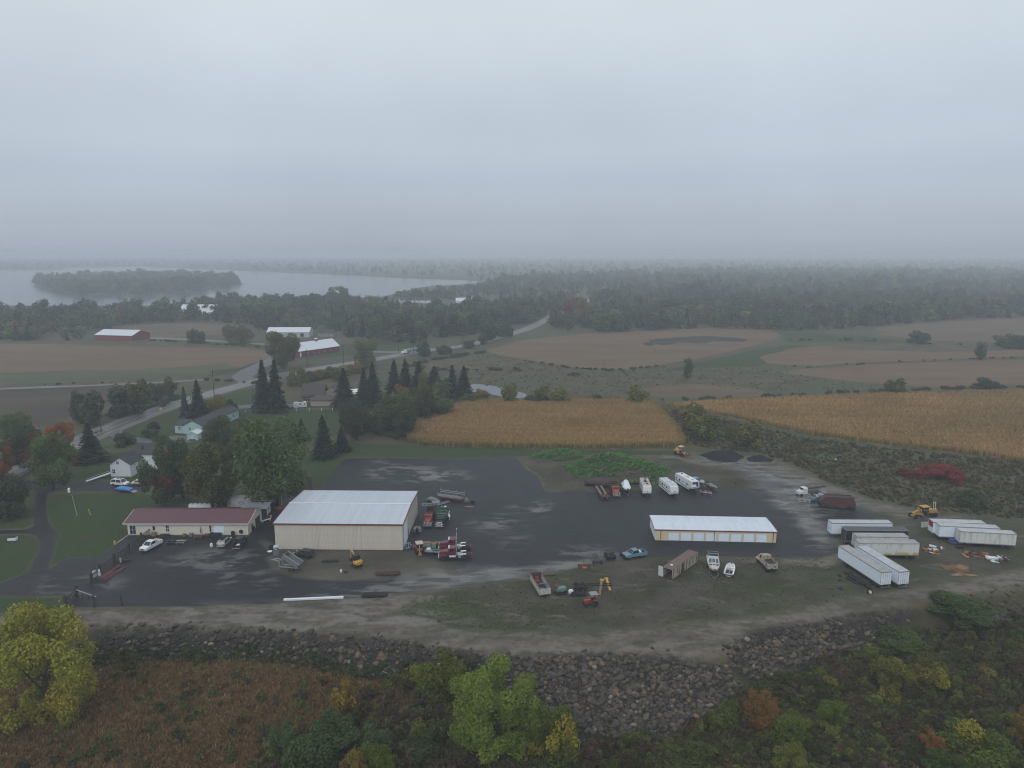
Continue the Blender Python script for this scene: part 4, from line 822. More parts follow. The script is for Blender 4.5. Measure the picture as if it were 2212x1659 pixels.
def window(parent, x, z, w, h, y=0.0, fm=None, bars=True, side='f', sill=True):
    """in a wall facing -y at plane y; side 'r': wall facing +x at plane x=y, position x along y"""
    fm = fm or WHITE; t = .07
    def bx(mb, a0, a1, d0, d1, z0, z1):
        if side == 'f': return mb.box(a0, a1, y - d1, y - d0, z0, z1)
        return mb.box(y + d0, y + d1, a0, a1, z0, z1)
    f = MB(); bx(f, x - w / 2 - t, x - w / 2, .003, .08, z - t, z + h + t); bx(f, x + w / 2, x + w / 2 + t, .003, .08, z - t, z + h + t); bx(f, x - w / 2, x + w / 2, .003, .08, z + h, z + h + t); bx(f, x - w / 2, x + w / 2, .003, .10, z - t, z)
    if bars: bx(f, x - .03, x + .03, .003, .07, z, z + h); bx(f, x - w / 2, x + w / 2, .004, .066, z + h * .5 - .03, z + h * .5 + .03)
    o = part(parent, "window", f, fm); g = MB(); bx(g, x - w / 2, x + w / 2, .002, .045, z, z + h); part(o, "pane", g, GLASS); return o

# --- the grey roofed warehouse
a, hd, Lw = frame_at((595.8, 1186.7), (870, 1189)); D, EV, RG = 24.5, 6.75, 7.5
B = thing("warehouse", "large beige metal warehouse with pale ribbed roof and red edge trim", "warehouse", a, hd)
part(B, "wall_frame", MB().prism([(.06, 0), (.06, EV - .05), (Lw / 2 * 0 + .06, EV - .05), (Lw - .06, EV - .05), (Lw - .06, 0)], .06, D - .06), BEIGE) if False else None
g = MB().prism([(.08, .02), (D - .08, .02), (D - .08, EV - .1), (D / 2, RG - .12), (.08, EV - .1)], .08, Lw - .08, 'x'); part(B, "wall_core", g, BEIGE)
clad(B, (0, 0), (Lw, 0), .15, EV, BEIGE, 1.0); clad(B, (Lw, D), (0, D), .15, EV, BEIGE, 1.0)
clad(B, (Lw, 0), (Lw, D), .15, EV, BEIGE, 1.0, skip=range(2, 7)); clad(B, (0, D), (0, 0), .15, EV, BEIGE, 1.0)
for x in (0, Lw):
    part(B, "gable", MB().prism([(0.0, EV + .01), (D, EV + .01), (D / 2, RG - .05)], x - .03, x + .03, 'x'), BEIGE)
ov = .25; up1 = Vector((0, D / 2 + ov, (RG - EV) * (1 + ov / (D / 2)))); up2 = Vector((0, -(D / 2 + ov), (RG - EV) * (1 + ov / (D / 2)))); ez = EV - (RG - EV) * ov / (D / 2) + .08
roof_clad(B, (-ov, -ov, ez), (Lw + ov, -ov, ez), up1, GALV); roof_clad(B, (Lw + ov, D + ov, ez), (-ov, D + ov, ez), up2, GALV)
part(B, "ridge_cap", MB().box(-ov, Lw + ov, D / 2 - .25, D / 2 + .25, RG + .10, RG + .16), WHITE)
t = MB().box(-ov, Lw + ov, -ov - .1, -ov - .02, ez - .28, ez + .06); part(B, "eave_trim", t, RED_TRIM)
for x in (-ov - .06, Lw + ov + .06):
    part(B, "rake_trim", MB().bar((x, -ov, ez - .05), (x, D / 2, RG + .02), .1, .3), RED_TRIM); part(B, "rake_trim", MB().bar((x, D / 2, RG + .02), (x, D + ov, ez - .05), .1, .3), RED_TRIM)
for x in (Lw * .337, Lw * .675): part(B, "downpipe", MB().box(x - .05, x + .05, -.12, -.02, .2, EV - .1), BEIGE)
part(B, "corner_trim", MB().box(Lw - .12, Lw + .06, -.05, .1, .1, EV), BEIGE)
dr = part(B, "overhead_door", MB().box(Lw - .02, Lw + .06, 2.2, 6.8, .05, 5.3), DOORBLUE)
for k in range(4): part(dr, "door_section", MB().box(Lw + .06, Lw + .085, 2.25, 6.75, .1 + k * 1.3, .1 + k * 1.3 + 1.22), DOORBLUE)
part(B, "door", MB().box(Lw - .02, Lw + .07, 7.9, 8.9, .05, 2.15), RED_TRIM)
part(B, "door_jamb", MB().box(Lw - .02, Lw + .05, 6.85, 7.9, .15, EV - .2).box(Lw - .02, Lw + .05, 1.9, 2.18, .15, EV - .2).box(Lw - .02, Lw + .05, 2.2, 6.8, 5.33, EV - .2), BEIGE)
p = at(671, 1062); solo("chimney_hood", MB().box(-.55, .55, -.55, .55, 0, 8.5 - 0).box(-.7, .7, -.7, .7, 8.5, 8.75), paint("dull_red_box", (.05, .03, .03), .8), "dark red vent stack with pale cap behind the warehouse", "vent stack", at(671, 1092))

# --- row of lock-up garages
a, hd, Ls = frame_at((1414.8, 1166.8), (1676, 1172.3)); D, EV, RG = 9.75, 2.9, 3.06
B = thing("storage_building", "low white roofed storage building with a row of eight white doors", "storage building", a, hd)
part(B, "wall_core", MB().prism([(.05, .0), (D - .05, 0), (D - .05, EV), (D / 2, RG - .1), (.05, EV)], .05, Ls - .05, 'x'), LOCKC)
pitch = Ls / 9.65; x0 = pitch * 1.08; xs = [x0 + i * pitch for i in range(8)]; dw = 2.55
rd = lambda nm, mb, m: part(B, nm, mb, m)
edges = [0] + [e for x in xs for e in (x, x + dw)] + [Ls]
for i in range(0, len(edges), 2): part(B, "pier", MB().box(edges[i], edges[i + 1], -.04, .06, 0, EV), LOCKC)
for x in xs:
    d_ = rd("roll_door", MB().box(x, x + dw, .0, .05, .02, 2.15), DOORBLUE)
    for k in range(7): part(d_, "door_slat", MB().box(x + .03, x + dw - .03, -.022, .002, .05 + k * .3, .05 + k * .3 + .24), DOORBLUE)
    rd("lintel", MB().box(x, x + dw, -.04, .05, 2.17, EV), LOCKC)
for k in range(5):
    y = .9 + k * 1.68; d_ = rd("end_door", MB().box(-.03, .03, y, y + 1.35, .02, 2.3), DOORBLUE)
    part(d_, "door_slat", MB().box(-.05, -.031, y + .05, y + 1.3, 1.15, 1.2), DOORBLUE)
clad(B, (Ls, D), (0, D), 0, EV, LOCKC, 1.0)
clad(B, (Ls, 0), (Ls, D), 0, EV, LOCKC, 1.0)
ov = .2; k = (RG - EV) / (D / 2); ez = EV - k * ov + .06
roof_clad(B, (-ov, -ov, ez), (Ls + ov, -ov, ez), (0, D / 2 + ov, k * (D / 2 + ov)), paint("white_metal_roof", (.66, .72, .79), .35, .2, grime=.1, rand=.04)); roof_clad(B, (Ls + ov, D + ov, ez), (-ov, D + ov, ez), (0, -(D / 2 + ov), k * (D / 2 + ov)), MATS["white_metal_roof"])
part(B, "eave_trim", MB().box(-ov, Ls + ov, -ov - .1, -ov - .02, ez - .2, ez + .05), RED_TRIM)
for x in (-ov - .06, Ls + ov + .06):
    part(B, "rake_trim", MB().bar((x, -ov, ez - .04), (x, D / 2, RG), .1, .24), RED_TRIM); part(B, "rake_trim", MB().bar((x, D / 2, RG), (x, D + ov, ez - .04), .1, .24), RED_TRIM)
for x in (pitch * .45, Ls * .49, Ls - pitch * .25): part(B, "downpipe", MB().box(x - .07, x + .07, -.16, -.05, .35 if x < 5 else .05, EV - .1), RED_TRIM)

# --- long workshop with maroon roof
a, hd, Lh = frame_at((277, 1156), (536, 1156)); D, EV, RG = 10.5, 3.45, 4.95
B = thing("workshop", "long cream workshop with a maroon shingled roof", "building", a, hd)
part(B, "wall", MB().prism([(0, 0), (D, 0), (D, EV), (D / 2, RG - .06), (0, EV)], 0, Lh, 'x'), BEIGE2)
ov = .65; k = (RG - EV) / (D / 2)
def slope(parent, x0, x1, D, EV, RG, ov, m, th=.1, name="roof_slope"):
    k = (RG - EV) / (D / 2)
    for s in (0, 1):
        y0, y1 = (-ov, D / 2) if s == 0 else (D + ov, D / 2); z0, z1 = EV - k * ov + .05, RG + .05
        mb = MB().add([(x, y, z + dz) for dz in (0, th) for x in (x0, x1) for y, z in ((y0, z0), (y1, z1))], [(0, 1, 3, 2), (4, 6, 7, 5), (0, 4, 5, 1), (2, 3, 7, 6), (0, 2, 6, 4), (1, 5, 7, 3)])
        o = part(parent, name, mb, m)
    return o
slope(B, -.7, Lh + .45, D, EV, RG, ov, MAROON)
part(B, "gutter", MB().box(-.7, Lh + .45, -ov - .12, -ov - .01, EV - k * ov - .05, EV - k * ov + .12), WHITE)
for x in (-.76, Lh + .5): part(B, "barge_board", MB().bar((x, -ov, EV - k * ov + .05), (x, D / 2, RG + .06), .1, .2).bar((x, D / 2, RG + .06), (x, D + ov, EV - k * ov + .05), .1, .2), BEIGE2)
part(B, "plinth", MB().box(-.03, Lh + .03, -.05, -.002, 0, .14), CONC)
window(B, 1.35, .35, 1.5, 2.2); window(B, 6.8, 1.3, .65, 1.2, bars=False); window(B, 10.3, 1.0, .8, 1.7); window(B, 21.4, .9, .5, 1.7, bars=False)
d_ = part(B, "garage_door", MB().box(22.4, 24.9, -.06, .02, .05, 2.65), DOORBLUE)
for k_ in range(4): part(d_, "door_section", MB().box(22.45, 24.85, -.08, -.061, .1 + k_ * .63, .1 + k_ * .63 + .58), DOORBLUE)
part(B, "wall_hose", MB().lathe([(.42, -.05), (.55, -.05), (.55, .05), (.42, .05)], 14, 'y', (29.3, -.12, 1.0)), BLACK)
window(B, 3.0, 1.0, 1.1, 1.0, Lh, side='r', bars=False); part(B, "bay_shade_slab", MB().box(Lh - .02, Lh + .04, 5.6, 8.8, .02, 2.3), DARK)  # dark slab on the closed wall, coloured for the shade inside the bay
part(B, "bay_shutter", MB().box(Lh + .04, Lh + .09, 7.4, 8.8, .02, 2.3), WOODD)
part(B, "corner_board", MB().box(Lh - .1, Lh + .05, -.05, .1, 0, EV), WHITE)

# --- sheds and body parts behind the workshop
p, q = at(489, 1108), at(565, 1108)
B = thing("van_body", "weathered white van body with an oval emblem behind the workshop", "container", at(491, 1099), 0.02)
part(B, "box", MB().box(0, 7.6, 0, 2.5, .5, 3.1), paint("old_white", (.44, .45, .45), .6, grime=.6, scale=.9)); part(B, "roof", MB().box(-.05, 7.65, -.05, 2.55, 3.1, 3.2), paint("dull_grey", (.3, .31, .31), .7, grime=.4))
part(B, "skids", MB().box(0, 7.6, .3, .6, 0, .5).box(0, 7.6, 1.9, 2.2, 0, .5), DARK)
em = part(B, "emblem", MB().lathe([(.001, -.03), (.75, -.03), (.75, 0), (.001, 0)], 18, 'y', (4.1, -.005, 1.75)), BLACK); em.scale = (1, 1, .62); em.location = (0, 0, .66)
e2 = part(em, "emblem_face", MB().lathe([(.001, -.05), (.6, -.05), (.6, -.031), (.001, -.031)], 18, 'y', (4.1, -.005, 1.75)), paint("emblem_pale", (.5, .5, .5), .6)); part(em, "emblem_band", MB().box(3.72, 4.5, -.07, -.052, 1.58, 1.9), RED_TRIM)
B = thing("lean_to", "grey tin roofed lean-to shed with white doors between workshop and trees", "shed", at(522, 1118), 0.05)
part(B, "wall", MB().box(0, 6.6, .1, 5, 0, 2.4), WOODD); part(B, "roof", MB().add([(-.3, -.3, 2.45), (7.2, -.3, 2.45), (7.2, 5.4, 3.0), (-.3, 5.4, 3.0), (-.3, -.3, 2.55), (7.2, -.3, 2.55), (7.2, 5.4, 3.1), (-.3, 5.4, 3.1)], [(0, 1, 2, 3), (4, 5, 6, 7), (0, 1, 5, 4), (1, 2, 6, 5), (2, 3, 7, 6), (3, 0, 4, 7)]), paint("tin", (.3, .34, .37), .5, .3, grime=.3))
for y in (1.0, 3.0): part(B, "door", MB().box(6.58, 6.66, y, y + 1.5, .1, 2.1), WHITE)
B = thing("timber_shelter", "dark open timber shelter with a rusty leaf covered roof", "shed", at(546, 1106), .05)
part(B, "roof", MB().box(-.2, 6.2, -.2, 5.2, 2.9, 3.05), paint("leafy_tin", (.07, .055, .045), .85, grime=.5, rust=.3)); part(B, "back_wall", MB().box(0, 6, 4.9, 5, 0, 2.9), WOODD)
for x in (0, 5.85): part(B, "post", MB().box(x, x + .15, 0, .15, 0, 2.9), WOODD); part(B, "post", MB().box(x, x + .15, 4.7, 4.85, 0, 2.9), WOODD)
solo("graffiti_panel", MB().box(-.08, .08, -1.6, 1.6, 0, 3.0).box(-.12, .12, -1.7, 1.7, 3.0, 3.12), paint("scrawled_white", (.5, .48, .46), .6, grime=.75, scale=1.2, gcol=(.05, .03, .03)), "scrawled pale upright panel beside the shelter", "panel", at(609, 1090), .3)
solo("scrap_heap", MB().cyl((-1.5, 0, .4), (1.4, .5, .5), .35, .4, 8).box(-1, .6, -1, -.2, 0, .7).box(.2, 1.6, -.9, .1, 0, .5), paint("rust_red", (.16, .05, .025), .8, rust=.4), "small rust red scrap heap near the shelter", "scrap", at(604, 1100), .4)
solo("window_frame_rack", MB().box(-5.4, 5.4, -.1, .1, .3, .55).box(-5.4, 5.4, 1.3, 1.5, .9, 1.15).box(-5.4, -5.2, -.1, 1.5, .3, 1.1).box(5.2, 5.4, -.1, 1.5, .3, 1.1), paint("frame_white", (.62, .66, .62), .5, grime=.3), "long white empty frame lying behind the maroon roof", "frame", at(440, 1100), .02) if False else None
F = thing("truck_cap", "long white truck topper with dark window holes behind the maroon roof", "topper", at(438, 1095.5), .03)
part(F, "shell", MB().prism([(-.9, .0), (.9, 0), (.7, 1.0), (-.7, 1.0)], -3.7, 3.7, 'x'), WHITE)
for i in range(5): part(F, "window", MB().box(-3.3 + i * 1.35, -3.3 + i * 1.35 + .95, -.3 + .1 * (i % 2), .35, .98, 1.03), DARK)

# --- houses
def house(name, label, cat, loc, rz, L_, W, EV, RG, wm, rm, wins=(), ov=.4, group=None, door=None):
    """gabled house: length L_ along x (ridge), gable ends at x = 0 and L_"""
    B = thing(name, label, cat, loc, rz, group)
    part(B, "wall", MB().prism([(0, 0), (W, 0), (W, EV), (W / 2, RG - .05), (0, EV)], 0, L_, 'x'), wm)
    slope(B, -ov, L_ + ov, W, EV, RG, ov, rm, .12)
    for w in wins: window(B, *w[:4], **(w[4] if len(w) > 4 else {}))
    if door: part(B, "door", MB().box(door[0], door[0] + 1, -.06, .02, .1, 2.15), door[1])
    return B
H_WHITE = paint("white_siding", (.66, .69, .72), .6, grime=.2); MINT = paint("mint_siding", (.36, .53, .50), .6, grime=.12); MINT_T = paint("mint_trim", (.55, .62, .62), .6)
# white house: front wing with its gable to the camera, main block behind
pw = at(240, 1031); qw = at(283, 1031); ang = math.atan2((qw - pw).y, (qw - pw).x); Ww = (qw - pw).length
B = thing("white_house", "white clapboard house with dark shingle roofs and a front gable wing", "house", pw, ang)
def gable_y(parent, x0, x1, y0, y1, EV, RG, wm, rm, ov=.35):
    """wing with its ridge along y"""
    W = x1 - x0; part(parent, "wall", MB().prism([(x0, 0), (x1, 0), (x1, EV), (x0 + W / 2, RG - .05), (x0, EV)], y0, y1), wm); k = (RG - EV) / (W / 2)
    for s in (0, 1):
        xa, xb = (x0 - ov, x0 + W / 2) if s == 0 else (x1 + ov, x0 + W / 2); za, zb = EV - k * ov + .05, RG + .05
        part(parent, "roof_slope", MB().add([(x, y, z + d) for d in (0, .12) for y in (y0 - ov, y1 + ov) for x, z in ((xa, za), (xb, zb))], [(0, 1, 3, 2), (4, 6, 7, 5), (0, 4, 5, 1), (2, 3, 7, 6), (0, 2, 6, 4), (1, 5, 7, 3)]), rm)
gable_y(B, 0, Ww, 0, 8.5, 4.3, 6.6, H_WHITE, SHINGLE)
part(B, "wall", MB().box(.8, 11.8, 8.5, 17, .0, 5.4), H_WHITE)
hp = [(-.2, 8.0, 5.35), (12.6, 8.0, 5.35), (12.6, 17.5, 5.35), (-.2, 17.5, 5.35), (4.2, 12.7, 8.0), (8.4, 12.7, 8.0)]
part(B, "hip_roof", MB().add([(0.3, 8.0, 5.35)] + hp[1:3] + [(.3, 17.5, 5.35)] + hp[4:], [(0, 1, 5, 4), (1, 2, 5), (2, 3, 4, 5), (3, 0, 4), (0, 3, 2, 1)]), SHINGLE)
part(B, "lean_to", MB().prism([(-2.2, 0), (0, 0), (0, 3.4), (-2.2, 2.3)], 7, 13), H_WHITE); part(B, "chimney", MB().box(5.3, 6.0, 10.0, 10.7, 6.3, 8.0), paint("chimney_brick", (.06, .04, .035), .9)); part(B, "foundation", MB().box(.03, Ww - .03, -.04, 0, 0, .35), CONC)
window(B, 1.1, 1.3, .9, 1.4); window(B, 2.6, 4.4, .8, 1.0); window(B, 14.5, 2.9, .9, 1.5, 11.8, side='r'); window(B, 10.6, 2.9, .9, 1.5, 11.8, side='r'); window(B, 4, 1.2, .9, 1.4, Ww, side='r')
part(B, "ramp", MB().bar((-.6, 1.0, 1.2), (-5.5, -4.5, .1), 1.2, .12), WHITE); part(B, "ramp_rail", MB().bar((-.2, .8, 2.1), (-5.2, -5.0, 1.0), .06), WHITE)
# mint house
pm = at(378, 936); qm = at(436, 938); ang = math.atan2((qm - pm).y, (qm - pm).x); Lm = (qm - pm).length
B = thing("mint_house", "mint green bungalow with a grey shingle roof", "house", pm, ang)
gable_y(B, Lm * .35, Lm, 0, 30, 3.6, 5.4, MINT, SHINGLE); part(B, "wall", MB().box(0, Lm * .35, .2, 9, 0, 3.4), MINT); part(B, "side_roof", MB().add([(-.4, -.3, 3.4), (Lm * .36, -.3, 3.4), (Lm * .5, 4.5, 5.0), (-.4, 4.6, 4.9), (-.4, 9.4, 3.4), (Lm * .4, 9.4, 3.4)], [(0, 1, 2, 3), (3, 2, 5, 4)]), SHINGLE)
for x in (2.1, 6.6, 10.0): window(B, x, 1.6, .9, 1.1)
part(B, "skylight", MB().box(Lm * .55, Lm * .62, 6, 6.8, 4.75, 5.0), WHITE)
window(B, 25, 1.4, 1.2, 1.1, Lm, side='r')
B = thing("mint_shed", "small mint green garden shed with a pale metal roof", "shed", at(404, 951), .0)
gable_y(B, 0, 4.2, 0, 5, 2.4, 3.3, MINT, GALV, .25); part(B, "door", MB().box(1.5, 2.7, -.05, .02, .1, 1.9), MINT_T); part(B, "base_stuff", MB().box(1.2, 3.2, -.8, -.1, 0, .5), DARK)
# brown house behind the spruces
pb = at(650, 876); BRW = paint("taupe_siding", (.24, .20, .165), .7, grime=.2)
B = thing("brown_house", "taupe house with steep brown roofs and a low garage wing", "house", pb, .03)
gable_y(B, 0, 8.4, 5, 14, 3.6, 4.0, BRW, SHINGLE_B); 
part(B, "wall", MB().prism([(5, 0), (14, 0), (14, 3.5), (9.5, 8.5), (5, 3.5)], -.5, 9.5, 'x'), BRW); slope_o = [part(B, "roof_slope", MB().add([(x, y, z + d) for d in (0, .15) for x in (-1.2, 10.2) for y, z in (((4.4, 3.0), (9.5, 8.7)) if s == 0 else ((14.6, 3.0), (9.5, 8.7)))], [(0, 1, 3, 2), (4, 6, 7, 5), (0, 4, 5, 1), (2, 3, 7, 6), (0, 2, 6, 4), (1, 5, 7, 3)]), SHINGLE_B) for s in (0, 1)]
part(B, "rear_wing", MB().prism([(9.5, 0), (16.5, 0), (16.5, 4.5), (13, 7.6), (9.5, 4.5)], 7, 18), BRW); part(B, "rear_roof", MB().add([(9.1, 6.7, 4.4), (13, 6.7, 7.9), (16.9, 6.7, 4.4), (9.1, 18.3, 4.4), (13, 18.3, 7.9), (16.9, 18.3, 4.4)], [(0, 1, 4, 3), (1, 2, 5, 4)]), SHINGLE_B)
part(B, "garage_wall", MB().box(5, 17, -1.5, 6, 0, 2.9), paint("pale_taupe", (.33, .29, .24), .7, grime=.2)); part(B, "garage_roof", MB().add([(4.4, -2.1, 2.9), (17.6, -2.1, 2.9), (17.6, 6.4, 2.9), (4.4, 6.4, 2.9), (8, 2.2, 4.6), (14, 2.2, 4.6)], [(0, 1, 5, 4), (1, 2, 5), (2, 3, 4, 5), (3, 0, 4), (0, 3, 2, 1)]), SHINGLE_B)
window(B, 3.2, .9, 2.3, 1.4, 5.0); window(B, 5.8, 1.2, .9, 1.0, 5.0); window(B, 11, 1.3, .8, .8, -1.5)
part(B, "porch", MB().box(16.5, 22, 8, 14, 0, 2.6), H_WHITE); part(B, "porch_roof", MB().prism([(7.6, 2.6), (14.4, 2.6), (11, 4.2)], 16.3, 22.4, 'x'), SHINGLE_B)
B = thing("pool", "round turquoise above ground pool between the spruces", "pool", at(770, 848), 0); part(B, "rim", MB().lathe([(4.3, 0), (4.5, 0), (4.5, 1.25), (4.3, 1.25)], 24), WHITE); part(B, "water", MB().lathe([(.01, 1.0), (4.29, 1.0), (4.29, 1.05), (.01, 1.05)], 24), paint("pool_blue", (.12, .38, .45), .15, grime=0))
# barns and farm buildings beyond the road
BARN = paint("barn_red", (.17, .032, .032), .75, grime=.25); SNOWY = paint("barn_roof", (.62, .65, .70), .4, .1, grime=.12)
pr = at(645, 772); qr = at(733, 759); hd = math.atan2((qr - pr).y, (qr - pr).x); LB = (qr - pr).length
B = house("red_barn", "long red barn with a white metal roof and two cupolas across the road", "barn", pr, hd, LB, 15, 4.2, 9.0, BARN, SNOWY, [(LB * f, 1.4, .9, .9, dict(bars=False)) for f in (.22, .36, .5, .64, .78)], .5)
part(B, "door", MB().box(1.2, 2.6, -.06, .02, .05, 3.2), WHITE)
for f in (.15, .6): c_ = part(B, "cupola", MB().box(LB * f - .9, LB * f + .9, 6.6, 8.4, 8.4, 10.2), BARN); part(c_, "cupola_roof", MB().add([(LB * f - 1.1, 6.4, 10.2), (LB * f + 1.1, 6.4, 10.2), (LB * f + 1.1, 8.6, 10.2), (LB * f - 1.1, 8.6, 10.2), (LB * f, 7.5, 11.2)], [(0, 1, 4), (1, 2, 4), (2, 3, 4), (3, 0, 4), (0, 3, 2, 1)]), SNOWY)
pr = at(206, 735); qr = at(286, 737); LB = (qr - pr).length
house("open_barn", "wide red open shed with pale roof beside the far field at left", "barn", pr, math.atan2((qr - pr).y, (qr - pr).x), LB, 22, 4.5, 8.0, BARN, SNOWY)
pr = at(577, 729); house("grey_outbuilding", "pale grey long outbuilding left behind the red barn", "building", pr, .02, 36, 14, 4.5, 8, paint("pale_grey_wall", (.42, .47, .5), .7), SNOWY, [(4, 1, 1.2, 2, dict(bars=False)), (30, .5, 3, 3, dict(bars=False))])
house("small_far_house", "small dark roofed house right behind the red barn", "house", at(688, 727), 0, 13, 9, 3.2, 6, paint("grey_wall", (.25, .25, .25), .8), SHINGLE, [(3, 1, 1.2, 1.2, dict(bars=False)), (9, 1, 1.2, 1.2, dict(bars=False))])
house("white_roofed_barn", "barn with a bright white roof deep in the shore wood", "barn", at(386, 687), 0.0, 38, 26, 6, 14, H_WHITE, SNOWY)
for i, (x, y, w, say, rm) in enumerate([(822, 656, 26, "long brown roofed house at the lake, leftmost of the shore houses", SHINGLE_B), (862, 655, 22, "white gabled house at the lake, second of the shore houses", SHINGLE), (898, 655, 20, "grey roofed house at the lake, third of the shore houses", SHINGLE), (985, 657, 22, "pale bungalow at the lake, right of the shore trees", SNOWY), (1030, 655, 18, "low grey house at the lake, rightmost of the shore houses", SHINGLE)]):
    house("lake_house", say, "house", at(x, y), .03 * (i - 2), w, 11, 4.5, 8.5, H_WHITE, rm, [(w * .25, 1.3, 1.6, 1.5, dict(bars=False)), (w * .7, 1.3, 1.6, 1.5, dict(bars=False))], .5, "houses on the lake shore")
house("farm_house", "small pale house half hidden in the shore wood at left", "house", at(226, 700), .2, 16, 11, 4, 8, H_WHITE, SHINGLE, [(4, 1.2, 1.4, 1.4, dict(bars=False))])
# ---------------------------------------------------------------- vehicles and machines
CHROME = paint("chrome", (.62, .64, .66), .25, .7, grime=.15); STEEL = paint("grey_steel", (.24, .26, .28), .5, .4, grime=.3); ALU = paint("aluminium", (.42, .44, .46), .42, .5, grime=.2)
RIMW = paint("white_rim", (.6, .61, .6), .5, grime=.3); RIMG = paint("grey_rim", (.2, .2, .2), .5, .5, grime=.3); YEL = paint("machine_yellow", (.50, .27, .045), .5, grime=.25); YEL2 = paint("old_yellow", (.40, .26, .07), .7, grime=.4); ORG = paint("machine_orange", (.36, .14, .035), .65, grime=.4)
RUST = paint("rust_brown", (.10, .045, .03), .85, grime=.3, rust=.5); RUSTD = paint("dark_rust", (.055, .03, .028), .85, grime=.4, rust=.3); REDP = paint("red_paint", (.32, .035, .03), .4, grime=.15); MAR = paint("maroon_paint", (.12, .018, .025), .3, grime=.12)
LAMP = paint("lamp_glass", (.6, .6, .58), .2, grime=0); TAIL = paint("tail_red", (.3, .02, .02), .3, grime=0)
_w = {}
def wheel(parent, x, y, r, w, rim=RIMG, z=None, name="wheel"):
    if 't' not in _w:
        _w['t'] = MB().lathe([(.6, -.5), (.92, -.5), (1, -.3), (1, .3), (.92, .5), (.6, .5)], 14, 'y').mesh("wheel"); _w['t'].materials.append(BLACK)
    k = rim.name
    if k not in _w:
        _w[k] = MB().lathe([(.01, -.46), (.2, -.5), (.3, -.36), (.6, -.44), (.6, .44), (.3, .36), (.2, .5), (.01, .46)], 12, 'y').mesh("rim"); _w[k].materials.append(rim)
    o = link(name, _w['t'], None, parent, (x, y, r if z is None else z), None, (r, w, r)); link("rim", _w[k], None, o); return o
def car(name, label, cat, loc, rz, col, kind='suv', L_=4.7, W=1.9, H=1.7, group=None, rack=None):
    """body shell, glass house, roof, lamps and four wheels"""
    m = col; B = thing(name, label, cat, loc, rz, group); B.scale = (1.06, 1.08, 1.14); w = W / 2; f, r = L_ / 2, -L_ / 2; hd = .95 if kind != 'sedan' else .85
    body = MB(); pick = kind == 'pickup'
    if pick:
        body.loft([ring(r, w * .95, .5, 1.05), ring(r + .1, w, .42, 1.08), ring(r + 2.05, w, .42, 1.08)]) if False else None
        body.loft([ring(f, w * .88, .45, .95), ring(f - .25, w, .38, 1.04), ring(f - 1.35, w, .38, 1.12), ring(r + 2.1, w, .38, 1.12)]); cab0, cab1, cb = f - 1.35, r + 2.1, 0
        part(B, "body", body, m)
        bed = MB().box(r, r + 2.1, -w, w, .42, .62).box(r, r + 2.1, -w, -w + .1, .62, 1.15).box(r, r + 2.1, w - .1, w, .62, 1.15).box(r, r + .08, -w + .1, w - .1, .62, 1.13).box(r + 2.02, r + 2.1, -w + .1, w - .1, .62, 1.15)
        bo = part(B, "bed", bed, m); part(bo, "bed_floor", MB().box(r + .09, r + 2.0, -w + .11, w - .11, .625, .66), DARK)
        gx = [(cab0 + .05, 1.10), (cab0 - .75, H - .06), (cab1 + .12, H - .06), (cab1 + .02, 1.10)]
    else:
        b1 = r + (.75 if kind == 'sedan' else .05)
        body.loft([ring(r, w * .9, .5, hd), ring(r + .15, w * .98, .38, hd + .06), ring(f - 1.5, w, .34, hd + .06), ring(f - .5, w * .98, .34, hd - .04), ring(f, w * .8, .45, hd - .22)]); part(B, "body", body, m)
        gx = [(f - 1.25, hd + .02), (f - 2.0, H - .05), (b1 + .45, H - .06), (b1 + .02, hd + .04)]
    (x0, z0), (x1, z1), (x2, z2), (x3, z3) = gx; wi, wo = w * .78, w * .93
    gl = MB().add([(x0, -wo, z0), (x0, wo, z0), (x1, wi, z1), (x1, -wi, z1), (x2, -wi, z2), (x2, wi, z2), (x3, wo, z3), (x3, -wo, z3)], [(0, 1, 2, 3), (3, 2, 5, 4), (4, 5, 6, 7), (0, 3, 4, 7), (1, 6, 5, 2), (0, 7, 6, 1)]); part(B, "windows", gl, GLASS)
    ro = part(B, "roof", MB().loft([ring(x1 + .05, wi + .03, z1 - .01, z1 + .05, .02), ring((x1 + x2) / 2, wi + .04, z1, H, .03), ring(x2 - .08, wi + .03, z2 - .01, z2 + .05, .02)]), m)
    for s in (-1, 1):
        pil = MB().bar((x0, s * wo, z0), (x1, s * wi, z1), .09).bar((x3, s * wo, z3), (x2, s * wi, z2), .12)
        if not pick or L_ > 5.6: pil.bar(((x1 + x2) / 2, s * wo, z0), ((x1 + x2) / 2, s * (wi + .02), z1), .1)
        part(B, "pillar", pil, m); part(B, "headlight", MB().box(f - .16, f + .02, s * w * .5 - .2 + s * .12, s * w * .5 + .2 + s * .12, .66, .84), LAMP); part(B, "tail_light", MB().box(r - .02, r + .06, s * (w - .2) - .1, s * (w - .2) + .1, .72, 1.0), TAIL); part(B, "mirror", MB().cbox(x0 - .25, s * (w + .1), 1.12, .12, .2, .16), m)
        for x in (f - .95, r + 1.0 + (.15 if pick else 0)): wheel(B, x, s * (w - .13), .36 if kind != 'sedan' else .32, .24)
    part(B, "grille", MB().box(f - .02, f + .03, -w * .45, w * .45, .58, .8), DARK); part(B, "bumper", MB().box(f - .1, f + .06, -w * .85, w * .85, .4, .56).box(r - .06, r + .08, -w * .88, w * .88, .42, .6), CHROME if pick else m)
    part(B, "number_plate", MB().box(r - .075, r - .06, -.16, .16, .62, .74), LAMP)
    if rack == 'sunroof': part(ro, "sunroof", MB().box(-.2, .45, -.42, .42, H - .005, H + .02), GLASS); part(ro, "sunroof", MB().box(-1.15, -.5, -.42, .42, H - .005, H + .02), GLASS)
